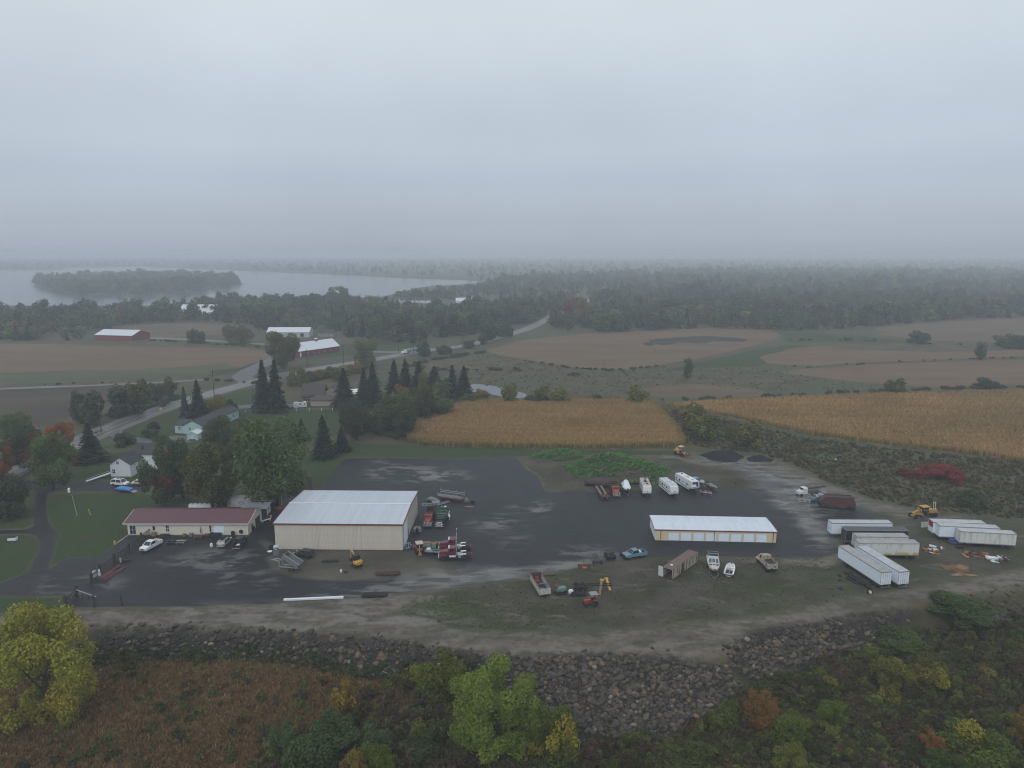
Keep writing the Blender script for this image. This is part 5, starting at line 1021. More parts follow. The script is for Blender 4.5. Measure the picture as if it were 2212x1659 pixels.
    if rack == 'box': part(ro, "roof_box", bevel_mb(MB().cbox(-.45, .1, H + .22, 2.2, .85, .38), .1), BLACK)
    return B
def bevel_mb(mb, w):
    me = mb.mesh("tmp"); bevel(me, w, 2); o = MB(); o.add([v.co[:] for v in me.vertices], [tuple(p.vertices) for p in me.polygons]); bpy.data.meshes.remove(me); return o
def place(rear, front): c, h, l = pose(rear, front); return c, h
C_WHITE = paint("car_white", (.72, .74, .76), .25, grime=.06); C_SILVER = paint("car_silver", (.34, .38, .41), .3, .3, grime=.08); C_BLACK = paint("car_black", (.012, .012, .014), .22, grime=.06); C_GREEN = paint("car_dark_green", (.012, .022, .026), .3, grime=.2); C_BLUE = paint("truck_blue", (.13, .24, .33), .45, grime=.3); C_BEIGE = paint("car_cream", (.55, .54, .48), .35, grime=.1)
c, h = place((341, 1176), (312, 1192)); car("pickup_truck", "white pickup truck by the dark picket fence", "pickup truck", c, h, C_WHITE, 'pickup', 5.5, 1.95, 1.78)
c, h = place((476, 1186), (495, 1167)); car("silver_car", "silver estate car with a black roof box before the workshop", "car", c, h, C_SILVER, 'suv', 4.9, 1.9, 1.6, rack='box')
c, h = place((510, 1191), (527, 1167)); B = car("pickup_truck", "black pickup truck carrying boxes, beside the silver car", "pickup truck", c, h, C_BLACK, 'pickup', 6.0, 2.0, 1.9)
solo("white_carton", MB().box(-.7, .7, -.35, .35, 0, .3), WHITE, "white and red carton in the black pickup's bed", "box", c + Matrix.Rotation(h, 3, 'Z') @ Vector((-1.3, 0, .66)), h)
solo("brown_carton", MB().box(-.5, .5, -.6, .6, 0, .28), WOOD, "brown carton in the black pickup's bed near the tailgate", "box", c + Matrix.Rotation(h, 3, 'Z') @ Vector((-2.25, .1, .66)), h)
c, h = place((672, 1204), (642, 1200)); car("dark_car", "dark green estate car behind the tipped grey trailer", "car", c, h, C_GREEN, 'suv', 4.7, 1.85, 1.6)
c, h = place((241, 1046.5), (280, 1049.5)); car("white_car", "white crossover with sunroofs parked by the white house", "car", c, h, C_WHITE, 'suv', 5.3, 2.0, 1.8, rack='sunroof')
c, h = place((290, 1047), (318, 1046)); car("cream_car", "cream saloon half hidden under the red boughed maple", "car", c, h, C_BEIGE, 'sedan', 4.7, 1.8, 1.42)
c, h = place((1389, 1199.5), (1352, 1206)); B = car("pickup_truck", "old blue pickup with a black snow plough on its nose", "pickup truck", c, h, C_BLUE, 'pickup', 5.5, 1.95, 1.75)
part(B, "snow_plough", MB().prism([(3.0, .15), (3.12, .2), (3.05, .6), (3.15, 1.0), (3.05, 1.0), (2.93, .6)], -1.35, 1.35).box(2.7, 3.0, -.3, .3, .4, .6), BLACK)
solo("white_tank", bevel_mb(MB().box(-.6, .6, -.5, .5, 0, .8), .15), WHITE, "white plastic tank in the blue pickup's bed", "tank", c + Matrix.Rotation(h, 3, 'Z') @ Vector((-1.1, 0, .67)), h)
solo("black_sack", bevel_mb(MB().box(-.4, .5, -.7, .6, 0, .55), .2), BLACK, "black sack in the blue pickup's bed behind the tank", "sack", c + Matrix.Rotation(h, 3, 'Z') @ Vector((-2.2, 0, .67)), h)
# road traffic
c, h = place((905, 759.5), (872, 765)); B = thing("tank_truck", "white lorry with a long grey trailer driving on the road", "truck", c, h)
part(B, "cab", MB().loft([ring(5.5, 1.15, .6, 3.0, .2), ring(8.2, 1.2, .6, 3.0, .2), ring(8.6, 1.1, .6, 1.9, .2), ring(10, 1.05, .7, 1.8, .2)]), C_WHITE); part(B, "windscreen", MB().box(8.2, 8.5, -1, 1, 2.0, 2.8), GLASS); part(B, "trailer", MB().cyl((-9, 0, 2.3), (5, 0, 2.3), 1.2, None, 14), STEEL)
for x in (9, 5.2, 4.0, -7, -8.2): [wheel(B, x, s * 1.05, .5, .3) for s in (-1, 1)]
c, h = place((1095, 724), (1106, 719.5)); car("white_car", "white car far along the road", "car", c, h, C_WHITE, 'sedan', 4.7, 1.8, 1.45)
c, h = place((942, 755), (952, 753)); car("dark_car", "dark car on the road behind the round bush", "car", c, h, C_BLACK, 'suv', 4.7, 1.9, 1.7)
c, h = place((1008, 747), (1022, 743)); car("dark_pickup", "dark pickup on the road at the bend", "pickup truck", c, h, C_BLACK, 'pickup', 5.5, 1.95, 1.8)

# --- highway trailers
def box_trailer(label, a, b, c, body, roof, L_=None, z=4.1, W=2.55, rear='b', grime=None, doors=True, name="box_trailer", logo=None):
    """a, b: photo points of one long roof edge (front, rear), c: a roof point on the far side"""
    A, Bp, Cp = at(*a, z), at(*b, z), at(*c, z); d = (A - Bp); d.z = 0; L_ = L_ or d.length; u = d.normalized(); n = Vector((-u.y, u.x, 0)); sgn = 1 if (Cp - A).dot(n) > 0 else -1
    ctr = (A + Bp) / 2 + n * sgn * W / 2; ctr.z = 0
    B = thing(name, label, "trailer", ctr, math.atan2(u.y, u.x)); f, r, w = L_ / 2, -L_ / 2, W / 2
    part(B, "box", MB().box(r + .06, f, -w, w, 1.15, z - .1), body); part(B, "roof", MB().box(r + .05, f - .02, -w + .03, w - .03, z - .1, z - .02), roof)
    rails = MB()
    for s in (-1, 1): rails.box(r, f + .03, s * w - .05, s * w + .05, z - .16, z + .0).box(r, f + .03, s * w - .04, s * w + .04, 1.08, 1.28)
    rails.box(f - .03, f + .06, -w, w, z - .16, z + .004).box(r - .02, r + .08, -w - .02, w + .02, z - .2, z + .008)
    part(B, "edge_rail", rails, paint("trailer_rail", (.30, .31, .32), .5, .4, grime=.4))
    if doors:
        for s in (-1, 1):
            d_ = part(B, "rear_door", MB().box(r - .03, r + .05, (s - 1) * w / 2 + .03, (s + 1) * w / 2 - .03, 1.25, z - .22), body)
            part(d_, "lock_rod", MB().cyl((r - .06, s * .25, 1.3), (r - .06, s * .25, z - .3), .025, None, 6).cyl((r - .06, s * .75, 1.3), (r - .06, s * .75, z - .3), .025, None, 6), STEEL)
        part(B, "corner_post", MB().box(r - .02, r + .06, -w, -w + .1, 1.15, z - .1).box(r - .02, r + .06, w - .1, w, 1.15, z - .1), MATS["trailer_rail"])
    part(B, "bumper", MB().box(r - .02, r + .08, -w * .85, w * .85, .5, .62).box(r, r + .07, -.8, -.7, .6, 1.15).box(r, r + .07, .7, .8, .6, 1.15), STEEL)
    part(B, "bogie", MB().box(r + .9, r + 4.0, -.55, .55, .75, 1.15), DARK)
    for x in (r + 1.5, r + 2.8):
        for s in (-1, 1): wheel(B, x, s * (w - .3), .51, .5, RIMW)
    lg = MB()
    for s in (-1, 1): lg.box(f - 3.0, f - 2.85, s * .85 - .07, s * .85 + .07, .1, 1.15).box(f - 3.1, f - 2.75, s * .85 - .14, s * .85 + .14, 0, .1)
    part(B, "landing_leg", lg, DARK)
    return B
TW = paint("trailer_white", (.72, .79, .86), .45, grime=.12); TWD = paint("trailer_dirty", (.62, .63, .61), .6, grime=.6, scale=.7, streak=True); TBK = paint("trailer_black", (.016, .017, .02), .4, grime=.15); TRF = paint("trailer_roof", (.36, .35, .34), .65, grime=.4, scale=.6); TRF2 = paint("trailer_roof_pale", (.46, .47, .49), .6, grime=.35, scale=.6); TRFB = paint("trailer_roof_dark", (.06, .064, .072), .55, grime=.3)
m, nt, b = new_mat("trailer_yellow_stained"); MATS["trailer_yellow"] = m
tc = nt.n('ShaderNodeTexCoord').outputs['Object']; sp = nt.n('ShaderNodeSeparateXYZ', ins={0: tc}); v = nt.n('ShaderNodeMapping', ins={0: tc, 'Scale': (1.2, 1.2, .15)}).outputs[0]
cc = nt.mix(nt.math('MULTIPLY', nt.ramp(nt.noise(1.2, 5, v, .6), .5, .75), .7), (.60, .61, .6), (.22, .18, .12)); cc = nt.mix(nt.math('MULTIPLY', nt.ramp(sp.outputs[2], 2.1, 1.5), nt.ramp(nt.noise(.6, 4, tc), .35, .55)), cc, (.48, .36, .03)); nt.put(b.inputs['Base Color'], cc); b.inputs['Roughness'].default_value = .55
z8 = lambda x, y: (1762.6 + x * .11457, 1111.7 + y * .11457); zr = lambda x, y: (1946.9 + x * .11978, 1082.9 + y * .11978)
B = box_trailer("clean white trailer, rearmost of the left trailer group", z8(305, 158), z8(1450, 165), z8(215, 88), TW, TRF2); f = z8(305, 158)
part(B, "logo", MB().cyl((7.66, -.7, 2.0), (7.7, -.7, 2.0), .22, None, 12), paint("logo_blue", (.1, .16, .3), .5, grime=0))
B = box_trailer("black trailer with pale edge rails among the white ones", z8(1745, 300), z8(570, 290), z8(480, 220), TBK, TRFB)
B = box_trailer("weathered white trailer wedged between the black and the stained one", z8(1755, 420), z8(775, 415), z8(665, 345), TWD, TRF)
box_trailer("dirty white trailer stained yellow along its lower side", z8(825, 540), z8(1960, 545), z8(735, 450), MATS["trailer_yellow"], TRF)
box_trailer("white trailer standing aslant, nearest the tyre heap", z8(430, 585), z8(1235, 1090), z8(600, 565), TW, TRF); box_trailer("white trailer standing aslant, right of its twin", z8(770, 592), z8(1570, 1080), z8(960, 575), TW, TRF2)
B = box_trailer("white trailer with a red nose panel, farther of the right pair", zr(585, 375), zr(1535, 402), zr(480, 305), TW, TRF2); L_ = (at(*zr(585, 375), 4.1) - at(*zr(1535, 402), 4.1)).length
part(B, "nose_panel", MB().box(L_ / 2 + .06, L_ / 2 + .1, -1.0, 1.1, 2.6, 3.9), REDP); part(B, "notice_board", MB().box(L_ / 2 + .06, L_ / 2 + .12, -1.1, -.3, 1.7, 2.4), WHITE)
B = box_trailer("white trailer in the middle of the right group", zr(700, 440), zr(1790, 490), zr(585, 372), TW, TRF2); box_trailer("off white trailer, nearest of the right group", zr(1070, 540), zr(2090, 595), zr(965, 470), TWD, TRF2)

# --- lorries
def tractor_unit(label, rear, front, col):
    c, h, l = pose(rear, front); B = thing("semi_tractor", label, "truck", c, h, None); f, r = 3.9, -3.9
    part(B, "frame", MB().box(r, f - .3, -.5, -.3, .75, 1.0).box(r, f - .3, .3, .5, .75, 1.0).box(r, r + .15, -.9, .9, .7, 1.0), col)
    part(B, "hood", MB().loft([ring(f - .1, .55, .8, 1.75, .12), ring(f - .5, .68, .75, 1.95, .15), ring(1.6, .85, .8, 2.15, .15)]), col); part(B, "grille", MB().box(f - .12, f + .0, -.5, .5, .8, 1.75), CHROME); part(B, "bumper", MB().box(f - .05, f + .15, -1.15, 1.15, .45, .75), CHROME)
    cb = part(B, "cab", MB().loft([ring(1.65, 1.0, .8, 2.2, .1), ring(1.35, 1.02, .8, 2.9, .15), ring(-.1, 1.02, .8, 2.95, .15)]), col); part(cb, "windscreen", MB().add([(1.68, -.85, 2.2), (1.68, .85, 2.2), (1.42, .8, 2.78), (1.42, -.8, 2.78)], [(0, 1, 2, 3)]), GLASS)
    for s in (-1, 1):
        part(cb, "side_window", MB().box(.4, 1.25, s * 1.015 - .02, s * 1.015 + .02, 2.05, 2.7), GLASS); part(B, "exhaust_stack", MB().cyl((-.3, s * .95, 1.0), (-.3, s * .95, 3.7), .09, None, 8), CHROME)
        part(B, "front_fender", MB().prism([(f - 1.75, .75), (f - 1.6, 1.25), (f - 1.1, 1.4), (f - .5, 1.25), (f - .35, .8), (f - .55, .8), (f - .7, 1.1), (f - 1.1, 1.2), (f - 1.45, 1.1), (f - 1.55, .75)], s * 1.15 - .28 * (s > 0) , s * 1.15 + .28 * (s < 0)), REDP)
        part(B, "fuel_tank", MB().cyl((-.1, s * .85, .75), (1.4, s * .85, .75), .34, None, 12), CHROME); part(B, "battery_box", MB().box(-1.35, -.75, s * .85 - .25, s * .85 + .25, .45, .95), ALU)
        part(B, "mud_guard", MB().prism([(-1.65, 1.0), (-1.5, 1.2), (-1.3, 1.25), (-1.3, 1.32), (-1.55, 1.28), (-1.75, 1.02)], s * 1.2 - .55 * (s > 0), s * 1.2 + .55 * (s < 0)).box(-2.6, -1.55, s * .92 - .28, s * .92 + .28, 1.3, 1.36), C_WHITE)
        wheel(B, f - 1.1, s * 1.0, .5, .3, CHROME); wheel(B, -2.15, s * .9, .5, .55, RIMW); wheel(B, -3.4, s * .9, .5, .55, RIMW)
    part(B, "fifth_wheel", MB().box(-3.1, -2.3, -.45, .45, 1.0, 1.12), DARK); part(B, "deck_plate", MB().box(-1.5, -.4, -.8, .8, 1.0, 1.06), ALU); part(B, "visor", MB().box(1.3, 1.6, -.95, .95, 2.82, 2.9), C_WHITE)
    return B
tractor_unit("maroon semi tractor, nearer of the two side by side", (1021, 1204), (946, 1206), MAR)
B = tractor_unit("maroon semi tractor with a whip aerial, farther of the two", (1020, 1186), (946, 1186.5), MAR); part(B, "aerial", MB().cyl((-.5, .9, 2.8), (-.5, .95, 5.6), .025, .015, 6).cyl((-.5, .95, 5.6), (-.5, .95, 5.8), .12, None, 8), WHITE)
def dump_truck(label, rear, front, cab, bodym, load, L_=8.2, rimm=RIMG, extras=None, nm="dump_truck", plow=False):
    c, h, l = pose(rear, front); B = thing(nm, label, "truck", c, h); f, r = L_ / 2, -L_ / 2
    part(B, "frame", MB().box(r + .3, f - .3, -.45, .45, .75, 1.0), DARK); part(B, "hood", MB().loft([ring(f - .05, .6, .8, 1.65, .1), ring(f - .5, .78, .75, 1.85, .15), ring(f - 1.7, .9, .8, 2.0, .12)]), cab)
    part(B, "grille", MB().box(f - .06, f + .03, -.5, .5, .75, 1.6), CHROME); part(B, "bumper", MB().box(f + .0, f + .2, -1.2, 1.2, .45, .72), CHROME)
    cb = part(B, "cab", MB().loft([ring(f - 1.65, 1.0, .85, 2.05, .1), ring(f - 1.95, 1.03, .85, 2.75, .12), ring(f - 3.1, 1.03, .85, 2.8, .12)]), cab); part(cb, "windscreen", MB().add([(f - 1.63, -.85, 2.08), (f - 1.63, .85, 2.08), (f - 1.88, .8, 2.66), (f - 1.88, -.8, 2.66)], [(0, 1, 2, 3)]), GLASS)
    b0, b1 = r, f - 3.4
    bx = part(B, "dump_box", MB().box(b0, b1, -1.2, 1.2, 1.15, 1.3).box(b0, b1, -1.2, -1.1, 1.3, 2.5).box(b0, b1, 1.1, 1.2, 1.3, 2.5).box(b1 - .1, b1, -1.1, 1.1, 1.3, 2.9).box(b0, b0 + .1, -1.1, 1.1, 1.3, 2.4).box(b1, b1 + .7, -1.1, 1.1, 2.85, 2.95), bodym)
    if load: part(bx, "load", MB().box(b0 + .15, b1 - .15, -1.05, 1.05, 1.3, 2.0), load)
    for s in (-1, 1):
        part(cb, "side_window", MB().box(f - 2.9, f - 2.1, s * 1.03 - .02, s * 1.03 + .02, 1.95, 2.55), GLASS); part(B, "headlight", MB().box(f - .1, f + .05, s * .85 - .15, s * .85 + .15, .95, 1.25), LAMP); part(B, "fender", MB().box(f - 1.75, f - .35, s * 1.0 - .22, s * 1.0 + .22, 1.05, 1.22), cab)
        wheel(B, f - 1.05, s * 1.0, .5, .3, rimm); wheel(B, r + 1.2, s * .92, .5, .55, rimm); wheel(B, r + 2.5, s * .92, .5, .55, rimm)
    if plow: part(B, "plough_frame", MB().box(f + .2, f + .9, -1.1, 1.1, .5, .62).bar((f + .2, 1.2, 1.0), (f + .6, -1.2, .8), .12), STEEL)
    return B
dump_truck("red nosed dump truck with an empty dark box beside the warehouse", (934, 1107), (922.5, 1143), REDP, paint("dark_brown_steel", (.035, .028, .022), .8, rust=.2), None, 9.4, plow=True)
B = dump_truck("black truck with a square chrome grille and a green tank behind", (962, 1113), (948, 1144), C_BLACK, paint("green_steel", (.02, .09, .06), .5, grime=.25), STEEL, 8.8)
part(B, "hose_reel", MB().cyl((-3, -1.0, 3.0), (-3, 1.0, 3.0), .3, None, 10).box(-3.4, -1.4, -.95, .95, 2.5, 2.72), MATS["green_steel"]); part(B, "grille_frame", MB().box(4.4, 4.5, -.62, -.5, .7, 1.75).box(4.4, 4.5, .5, .62, .7, 1.75).box(4.4, 4.5, -.5, .5, 1.63, 1.75), C_WHITE)
dump_truck("orange cabbed old dump truck beside the brown tank", (1323, 1054), (1332.5, 1076), paint("faded_orange", (.34, .07, .025), .5, grime=.3), RUSTD, None, 8.4)
B = dump_truck("old yellow cabbed tipper filled with dark soil at the yard's edge", (1667, 1238), (1643, 1213), paint("cream_yellow", (.46, .36, .2), .6, grime=.4), paint("peeling_white", (.42, .39, .33), .7, grime=.6, rust=.35), paint("soil", (.035, .03, .026), .95), 7.0, RIMW)
# crane truck, teal pickup and bottom dump trailer
c, h = place((1768, 1067), (1718, 1072)); B = thing("boom_truck", "white cabbed old truck with a dark boom lying on its bed", "truck", c, h)
part(B, "cab", MB().loft([ring(3.4, .9, .7, 1.6, .15), ring(2.2, 1.0, .7, 1.75, .12), ring(2.0, 1.02, .7, 2.6, .15), ring(.6, 1.02, .7, 2.65, .15)]), paint("old_truck_white", (.58, .6, .62), .5, grime=.3)); part(B, "windscreen", MB().box(2.0, 2.15, -.85, .85, 1.8, 2.5), GLASS); part(B, "boom", MB().bar((.3, .1, 2.1), (-6.0, .5, 2.5), .35, .4).bar((.3, -.3, 1.8), (-4, 0, 2.2), .15), RUSTD); part(B, "bed", MB().box(-4.2, .5, -1.1, 1.1, .95, 1.1), DARK)
[wheel(B, x, s * .95, .48, .3) for x in (2.6, -2.6) for s in (-1, 1)]
c, h = place((1790, 1085), (1752, 1083)); B = car("teal_pickup", "teal pickup loaded with flat grey sheet metal", "pickup truck", c, h, paint("teal_paint", (.05, .13, .15), .5, grime=.4), 'pickup', 5.4, 1.95, 1.75)
solo("sheet_metal", MB().box(-4.6, 1.2, -1.3, 1.3, 0, .08).box(-4.4, -3.0, -1.2, -.4, .09, .14).cyl((-1.4, -1.25, .12), (.3, -1.45, .12), .18, None, 8), ALU, "grey sheet metal piled across the teal pickup", "sheet metal", c + Vector((0, 0, 1.78)), h)
c, h = place((1840, 1098), (1772, 1094)); B = thing("hopper_trailer", "rust brown bottom dump trailer with sloping ends", "trailer", c, h); L2 = 5.0
part(B, "hopper", MB().loft([[(-5.2, -1.25, 1.0), (-5.2, 1.25, 1.0), (-4.3, 1.3, 3.3), (-4.3, -1.3, 3.3)], [(-4.1, -1.2, .75), (-4.1, 1.2, .75), (-4.2, 1.3, 3.3), (-4.2, -1.3, 3.3)], [(-1.5, -1.0, .45), (-1.5, 1.0, .45), (-1.5, 1.3, 3.3), (-1.5, -1.3, 3.3)], [(3.0, -1.0, .9), (3.0, 1.0, .9), (3.2, 1.3, 3.3), (3.2, -1.3, 3.3)], [(4.6, -1.0, 1.4), (4.6, 1.0, 1.4), (4.2, 1.25, 2.7), (4.2, -1.25, 2.7)]]), paint("hopper_rust", (.085, .034, .032), .8, grime=.3, rust=.2)); part(B, "hopper_shade_sheet", MB().box(-3.9, 2.9, -1.1, 1.1, 3.29, 3.32), DARK)  # flat dark sheet on the solid hopper, its colour stands for inner shade
rim_o = MB().box(-4.3, 3.3, -1.42, -1.1, 3.3, 3.5).box(-4.3, 3.3, 1.1, 1.42, 3.3, 3.5).box(-4.3, -3.9, -1.1, 1.1, 3.3, 3.5).box(2.9, 3.3, -1.1, 1.1, 3.3, 3.5); part(B, "rim_rail", rim_o, MATS["hopper_rust"]); part(B, "gate", MB().prism([(-2.0, .2), (-.8, .2), (-.2, 1.1), (-2.6, 1.1)], -1.05, 1.05), paint("gate_red", (.14, .035, .03), .8, rust=.2))
[wheel(B, x, s * 1.05, .52, .5, RIMW) for x in (-3.1, -4.4) for s in (-1, 1)]; wheel(B, 4.2, -1.0, .5, .3); wheel(B, 4.2, 1.0, .5, .3)

# --- caravans
CARV = paint("caravan_white", (.66, .69, .71), .4, grime=.12); CARV_T = paint("caravan_tan_roof", (.40, .35, .30), .7, grime=.25); CARV_G = paint("caravan_grey_roof", (.52, .52, .53), .6, grime=.25); DECAL = paint("decal_navy", (.03, .04, .07), .5, grime=.1); DECAL_G = paint("decal_grey", (.12, .12, .13), .5, grime=.1)
def caravan(label, rear, front, L_, roofm, kind='a', W=2.45, H=3.15):
    c, h, l = pose(rear, front); B = thing("travel_trailer", label, "caravan", c, h); f, r, w = L_ / 2, -L_ / 2, W / 2
    if kind == '5': prof = [(r, .55), (f - 2.4, .55), (f - 2.1, 1.35), (f - .2, 1.45), (f, 2.0), (f - .45, H + .25), (r + .25, H), (r, H - .3)]
    else: prof = [(r, .5), (f - .5, .5), (f - .05, 1.0), (f, 1.6), (f - .35, H - .15), (f - .7, H), (r + .15, H), (r, H - .25)]
    part(B, "shell", MB().prism(prof, -w, w), CARV); top = H + (.0 if kind != '5' else .1)
    part(B, "roof", MB().add([(r + .2, -w + .06, H + .012), (f - .8, -w + .06, H + (.0 if kind != '5' else .235) + .012), (f - .8, w - .06, H + (.0 if kind != '5' else .235) + .012), (r + .2, w - .06, H + .012)], [(0, 1, 2, 3)]), roofm)
    for x in (r + 1.6, .2, f - 2.4): part(B, "roof_vent", bevel_mb(MB().cbox(x, .2, H + .16, .5, .5, .2), .04), DARK if kind != 'b' else CARV)
    part(B, "air_conditioner", bevel_mb(MB().cbox(-.6, -.1, H + .2, .95, .7, .34), .08), DARK if kind == 'a' else CARV)
    for s in (-1, 1):
        for x, ww, zz, hh in ((r + .9, .6, 1.75, .55), (r + 2.8, .9, 1.7, .6), (-.3, .5, 1.75, .5), (f - 3.1, .8, 1.7, .6)): part(B, "window", MB().box(x - ww / 2, x + ww / 2, s * w - .02, s * w + .02, zz, zz + hh), GLASS)
        part(B, "door", MB().box(f - 2.25, f - 1.6, s * w - .015, s * w + .018, .62, 2.45), paint("caravan_door", (.58, .6, .62), .4, grime=.1)); part(B, "stripe", MB().add([(r + .3, s * (w + .012), 1.25), (f - 2.0, s * (w + .012), .8), (f - .6, s * (w + .012), 1.5), (f - .6, s * (w + .012), 1.62), (f - 2.0, s * (w + .012), .98), (r + .3, s * (w + .012), 1.5)], [(0, 1, 2, 3, 4, 5)]), DECAL_G)
        for x in (-.9, -1.75): wheel(B, x, s * (w - .16), .35, .25, RIMW)
    if kind == '5': part(B, "front_mask", MB().add([(f - .02 + .02, -w * .75, 1.95), (f + .02, w * .75, 1.95), (f - .42 + .04, w * .85, H + .05), (f - .38, -w * .85, H + .05)], [(0, 1, 2, 3)]), DECAL); part(B, "pin_box", MB().box(f - 1.4, f - .9, -.3, .3, .95, 1.45), DARK); part(B, "landing_leg", MB().box(f - 2.6, f - 2.5, -.9, -.8, 0, .6).box(f - 2.6, f - 2.5, .8, .9, 0, .6), DARK)
    else: part(B, "drawbar", MB().bar((f - .6, -.7, .5), (f + 1.1, 0, .5), .1).bar((f - .6, .7, .5), (f + 1.1, 0, .5), .1), DARK); part(B, "jockey_wheel", MB().cyl((f + 1.0, 0, 0), (f + 1.0, 0, .8), .06, None, 6), STEEL); part(B, "gas_bottle_cover", MB().box(f + .1, f + .55, -.35, .35, .55, 1.0), DARK); part(B, "nose_emblem", MB().add([(f + .015, -.35, 1.62), (f + .015, .35, 1.62), (f + .0, .2, 1.75), (f + .0, -.2, 1.75)], [(0, 1, 2, 3)]), DECAL)
    if kind in ('b', '5'): part(B, "slide_out", MB().box(-1.8, 1.6, w, w + .8, .9, H - .35), CARV); part(B, "slide_out_roof", MB().box(-1.82, 1.62, w - .02, w + .82, H - .35, H - .3), roofm)
    return B
caravan("slim travel trailer with a tan roof, left of the three caravans", (1389, 1050), (1399, 1075), 8.6, CARV_T, 'a')
caravan("white travel trailer with pale grey roof, middle of the three caravans", (1430, 1051), (1458, 1074), 9.3, CARV_G, 'b', 2.5)
caravan("large fifth wheel caravan with a dark front mask, right of the three", (1463, 1041), (1505, 1067), 10.6, CARV, '5', 2.5, 3.35)
caravan("small white camper parked beside the brown house", (662, 880), (634, 882), 6.0, CARV, 'a', 2.3, 2.8)

# --- boats
def boat_hull(mb, L_, W, H, z, flare=1.0, n=9):
    rings = []
    for i in range(n):
        t = i / (n - 1); x = -L_ / 2 + L_ * t; w = W / 2 * (1 if t < .45 else math.sqrt(max(.001, 1 - ((t - .45) / .56) ** 2.2))); sh = z + H + .28 * t ** 2; kl = z + (0 if t < .6 else (H * .9) * ((t - .6) / .4) ** 2)
        rings.append([(x, -w, sh), (x, -w * .85, (sh + kl) / 2), (x, -w * .25, kl + .06), (x, 0, kl), (x, w * .25, kl + .06), (x, w * .85, (sh + kl) / 2), (x, w, sh)])
    v = [p for r_ in rings for p in r_]; k = 7; f = []
    for a_ in range(n - 1):
        for i in range(k - 1): f.append((a_ * k + i, a_ * k + i + 1, (a_ + 1) * k + i + 1, (a_ + 1) * k + i))
    f.append(tuple(range(k)))
    mb.add(v, f); return rings
def boat_trailer(B, L_, W, m=STEEL):
    part(B, "boat_trailer", MB().box(-L_ / 2, L_ / 2 - 1.2, -W * .35, -W * .35 + .1, .45, .58).box(-L_ / 2, L_ / 2 - 1.2, W * .35 - .1, W * .35, .45, .58).bar((L_ / 2 - 1.2, -W * .35, .5), (L_ / 2 + .9, 0, .5), .1).bar((L_ / 2 - 1.2, W * .35, .5), (L_ / 2 + .9, 0, .5), .1).box(L_ / 2 + .7, L_ / 2 + .8, -.05, .05, 0, .5), m)
    for s in (-1, 1): wheel(B, -L_ * .18, s * W * .46, .34, .22, RIMW)
BOATW = paint("boat_white", (.64, .66, .66), .35, grime=.15); BOATC = paint("boat_cream", (.55, .49, .42), .4, grime=.25); SHRINK = paint("shrink_wrap", (.68, .72, .75), .28, grime=.06)
c, h = place((1349, 1052), (1357, 1073)); B = thing("wrapped_boat", "boat in white shrink wrap on a trailer between truck and caravan", "boat", c, h)
hm_ = MB(); rg = boat_hull(hm_, 6.8, 2.5, 1.0, .65); part(B, "hull", hm_, BOATW); cv = MB(); top = []
for i, r_ in enumerate(rg):
    t = i / 8; zt = r_[0][2] + (1.5 * math.exp(-((t - .3) / .25) ** 2) + .35); w = -r_[0][1]; top.append([r_[0], (r_[0][0], -w * .55, zt * .75 + r_[0][2] * .25), (r_[0][0], 0, zt), (r_[0][0], w * .55, zt * .75 + r_[0][2] * .25), r_[6]])
cv.add([p for t_ in top for p in t_], [(a_ * 5 + i, a_ * 5 + i + 1, (a_ + 1) * 5 + i + 1, (a_ + 1) * 5 + i) for a_ in range(8) for i in range(4)] + [(0, 1, 2, 3, 4)]); part(B, "shrink_cover", cv, SHRINK); boat_trailer(B, 6.8, 2.5)
c, h = place((1538, 1217), (1543, 1250)); B = thing("cabin_cruiser", "white cabin cruiser with cream foredeck, bow towards the stones", "boat", c, h); hm_ = MB(); rg = boat_hull(hm_, 8.2, 2.75, 1.15, .75); part(B, "hull", hm_, BOATW)
dk = MB(); dk.add([p for r_ in rg[3:] for p in ((r_[0][0], r_[0][1] * .93, r_[0][2] + .02), (r_[0][0], 0, r_[0][2] + .2), (r_[0][0], -r_[0][1] * .93, r_[0][2] + .02))], [(a_ * 3 + i, a_ * 3 + i + 1, (a_ + 1) * 3 + i + 1, (a_ + 1) * 3 + i) for a_ in range(5) for i in range(2)]); part(B, "foredeck", dk, BOATC)
part(B, "cockpit_floor", MB().box(-4.0, -.9, -1.2, 1.2, 1.3, 1.4), BOATW)
ws = part(B, "windscreen_frame", MB().bar((.2, -1.15, 2.05), (-.5, -1.05, 2.85), .08).bar((.2, 1.15, 2.05), (-.5, 1.05, 2.85), .08).bar((.3, -.38, 2.05), (-.4, -.36, 2.85), .08).bar((.3, .38, 2.05), (-.4, .36, 2.85), .08).bar((-.5, -1.05, 2.86), (-.5, 1.05, 2.86), .08), WHITE)
for y0, y1 in ((-1.1, -.42), (-.34, .34), (.42, 1.1)): part(ws, "windscreen_pane", MB().add([(.26, y0, 2.08), (.26, y1, 2.08), (-.44, y1, 2.82), (-.44, y0, 2.82)], [(0, 1, 2, 3)]), glass("pane_blue", (.07, .1, .15)))
for y in (-.75, 0, .75): part(B, "deck_hatch", MB().box(1.35, 1.8, y - .28, y + .28, 2.18, 2.26), DARK)
part(B, "radar_arch", MB().bar((-1.9, -1.3, 1.95), (-2.2, -1.15, 3.3), .1).bar((-1.9, 1.3, 1.95), (-2.2, 1.15, 3.3), .1).bar((-2.2, -1.15, 3.3), (-2.2, 1.15, 3.3), .1).bar((-3.6, -1.15, 3.25), (-3.6, 1.15, 3.25), .06).bar((-2.2, -1.15, 3.3), (-3.6, -1.15, 3.25), .06).bar((-2.2, 1.15, 3.3), (-3.6, 1.15, 3.25), .06), ALU); boat_trailer(B, 8.2, 2.75)
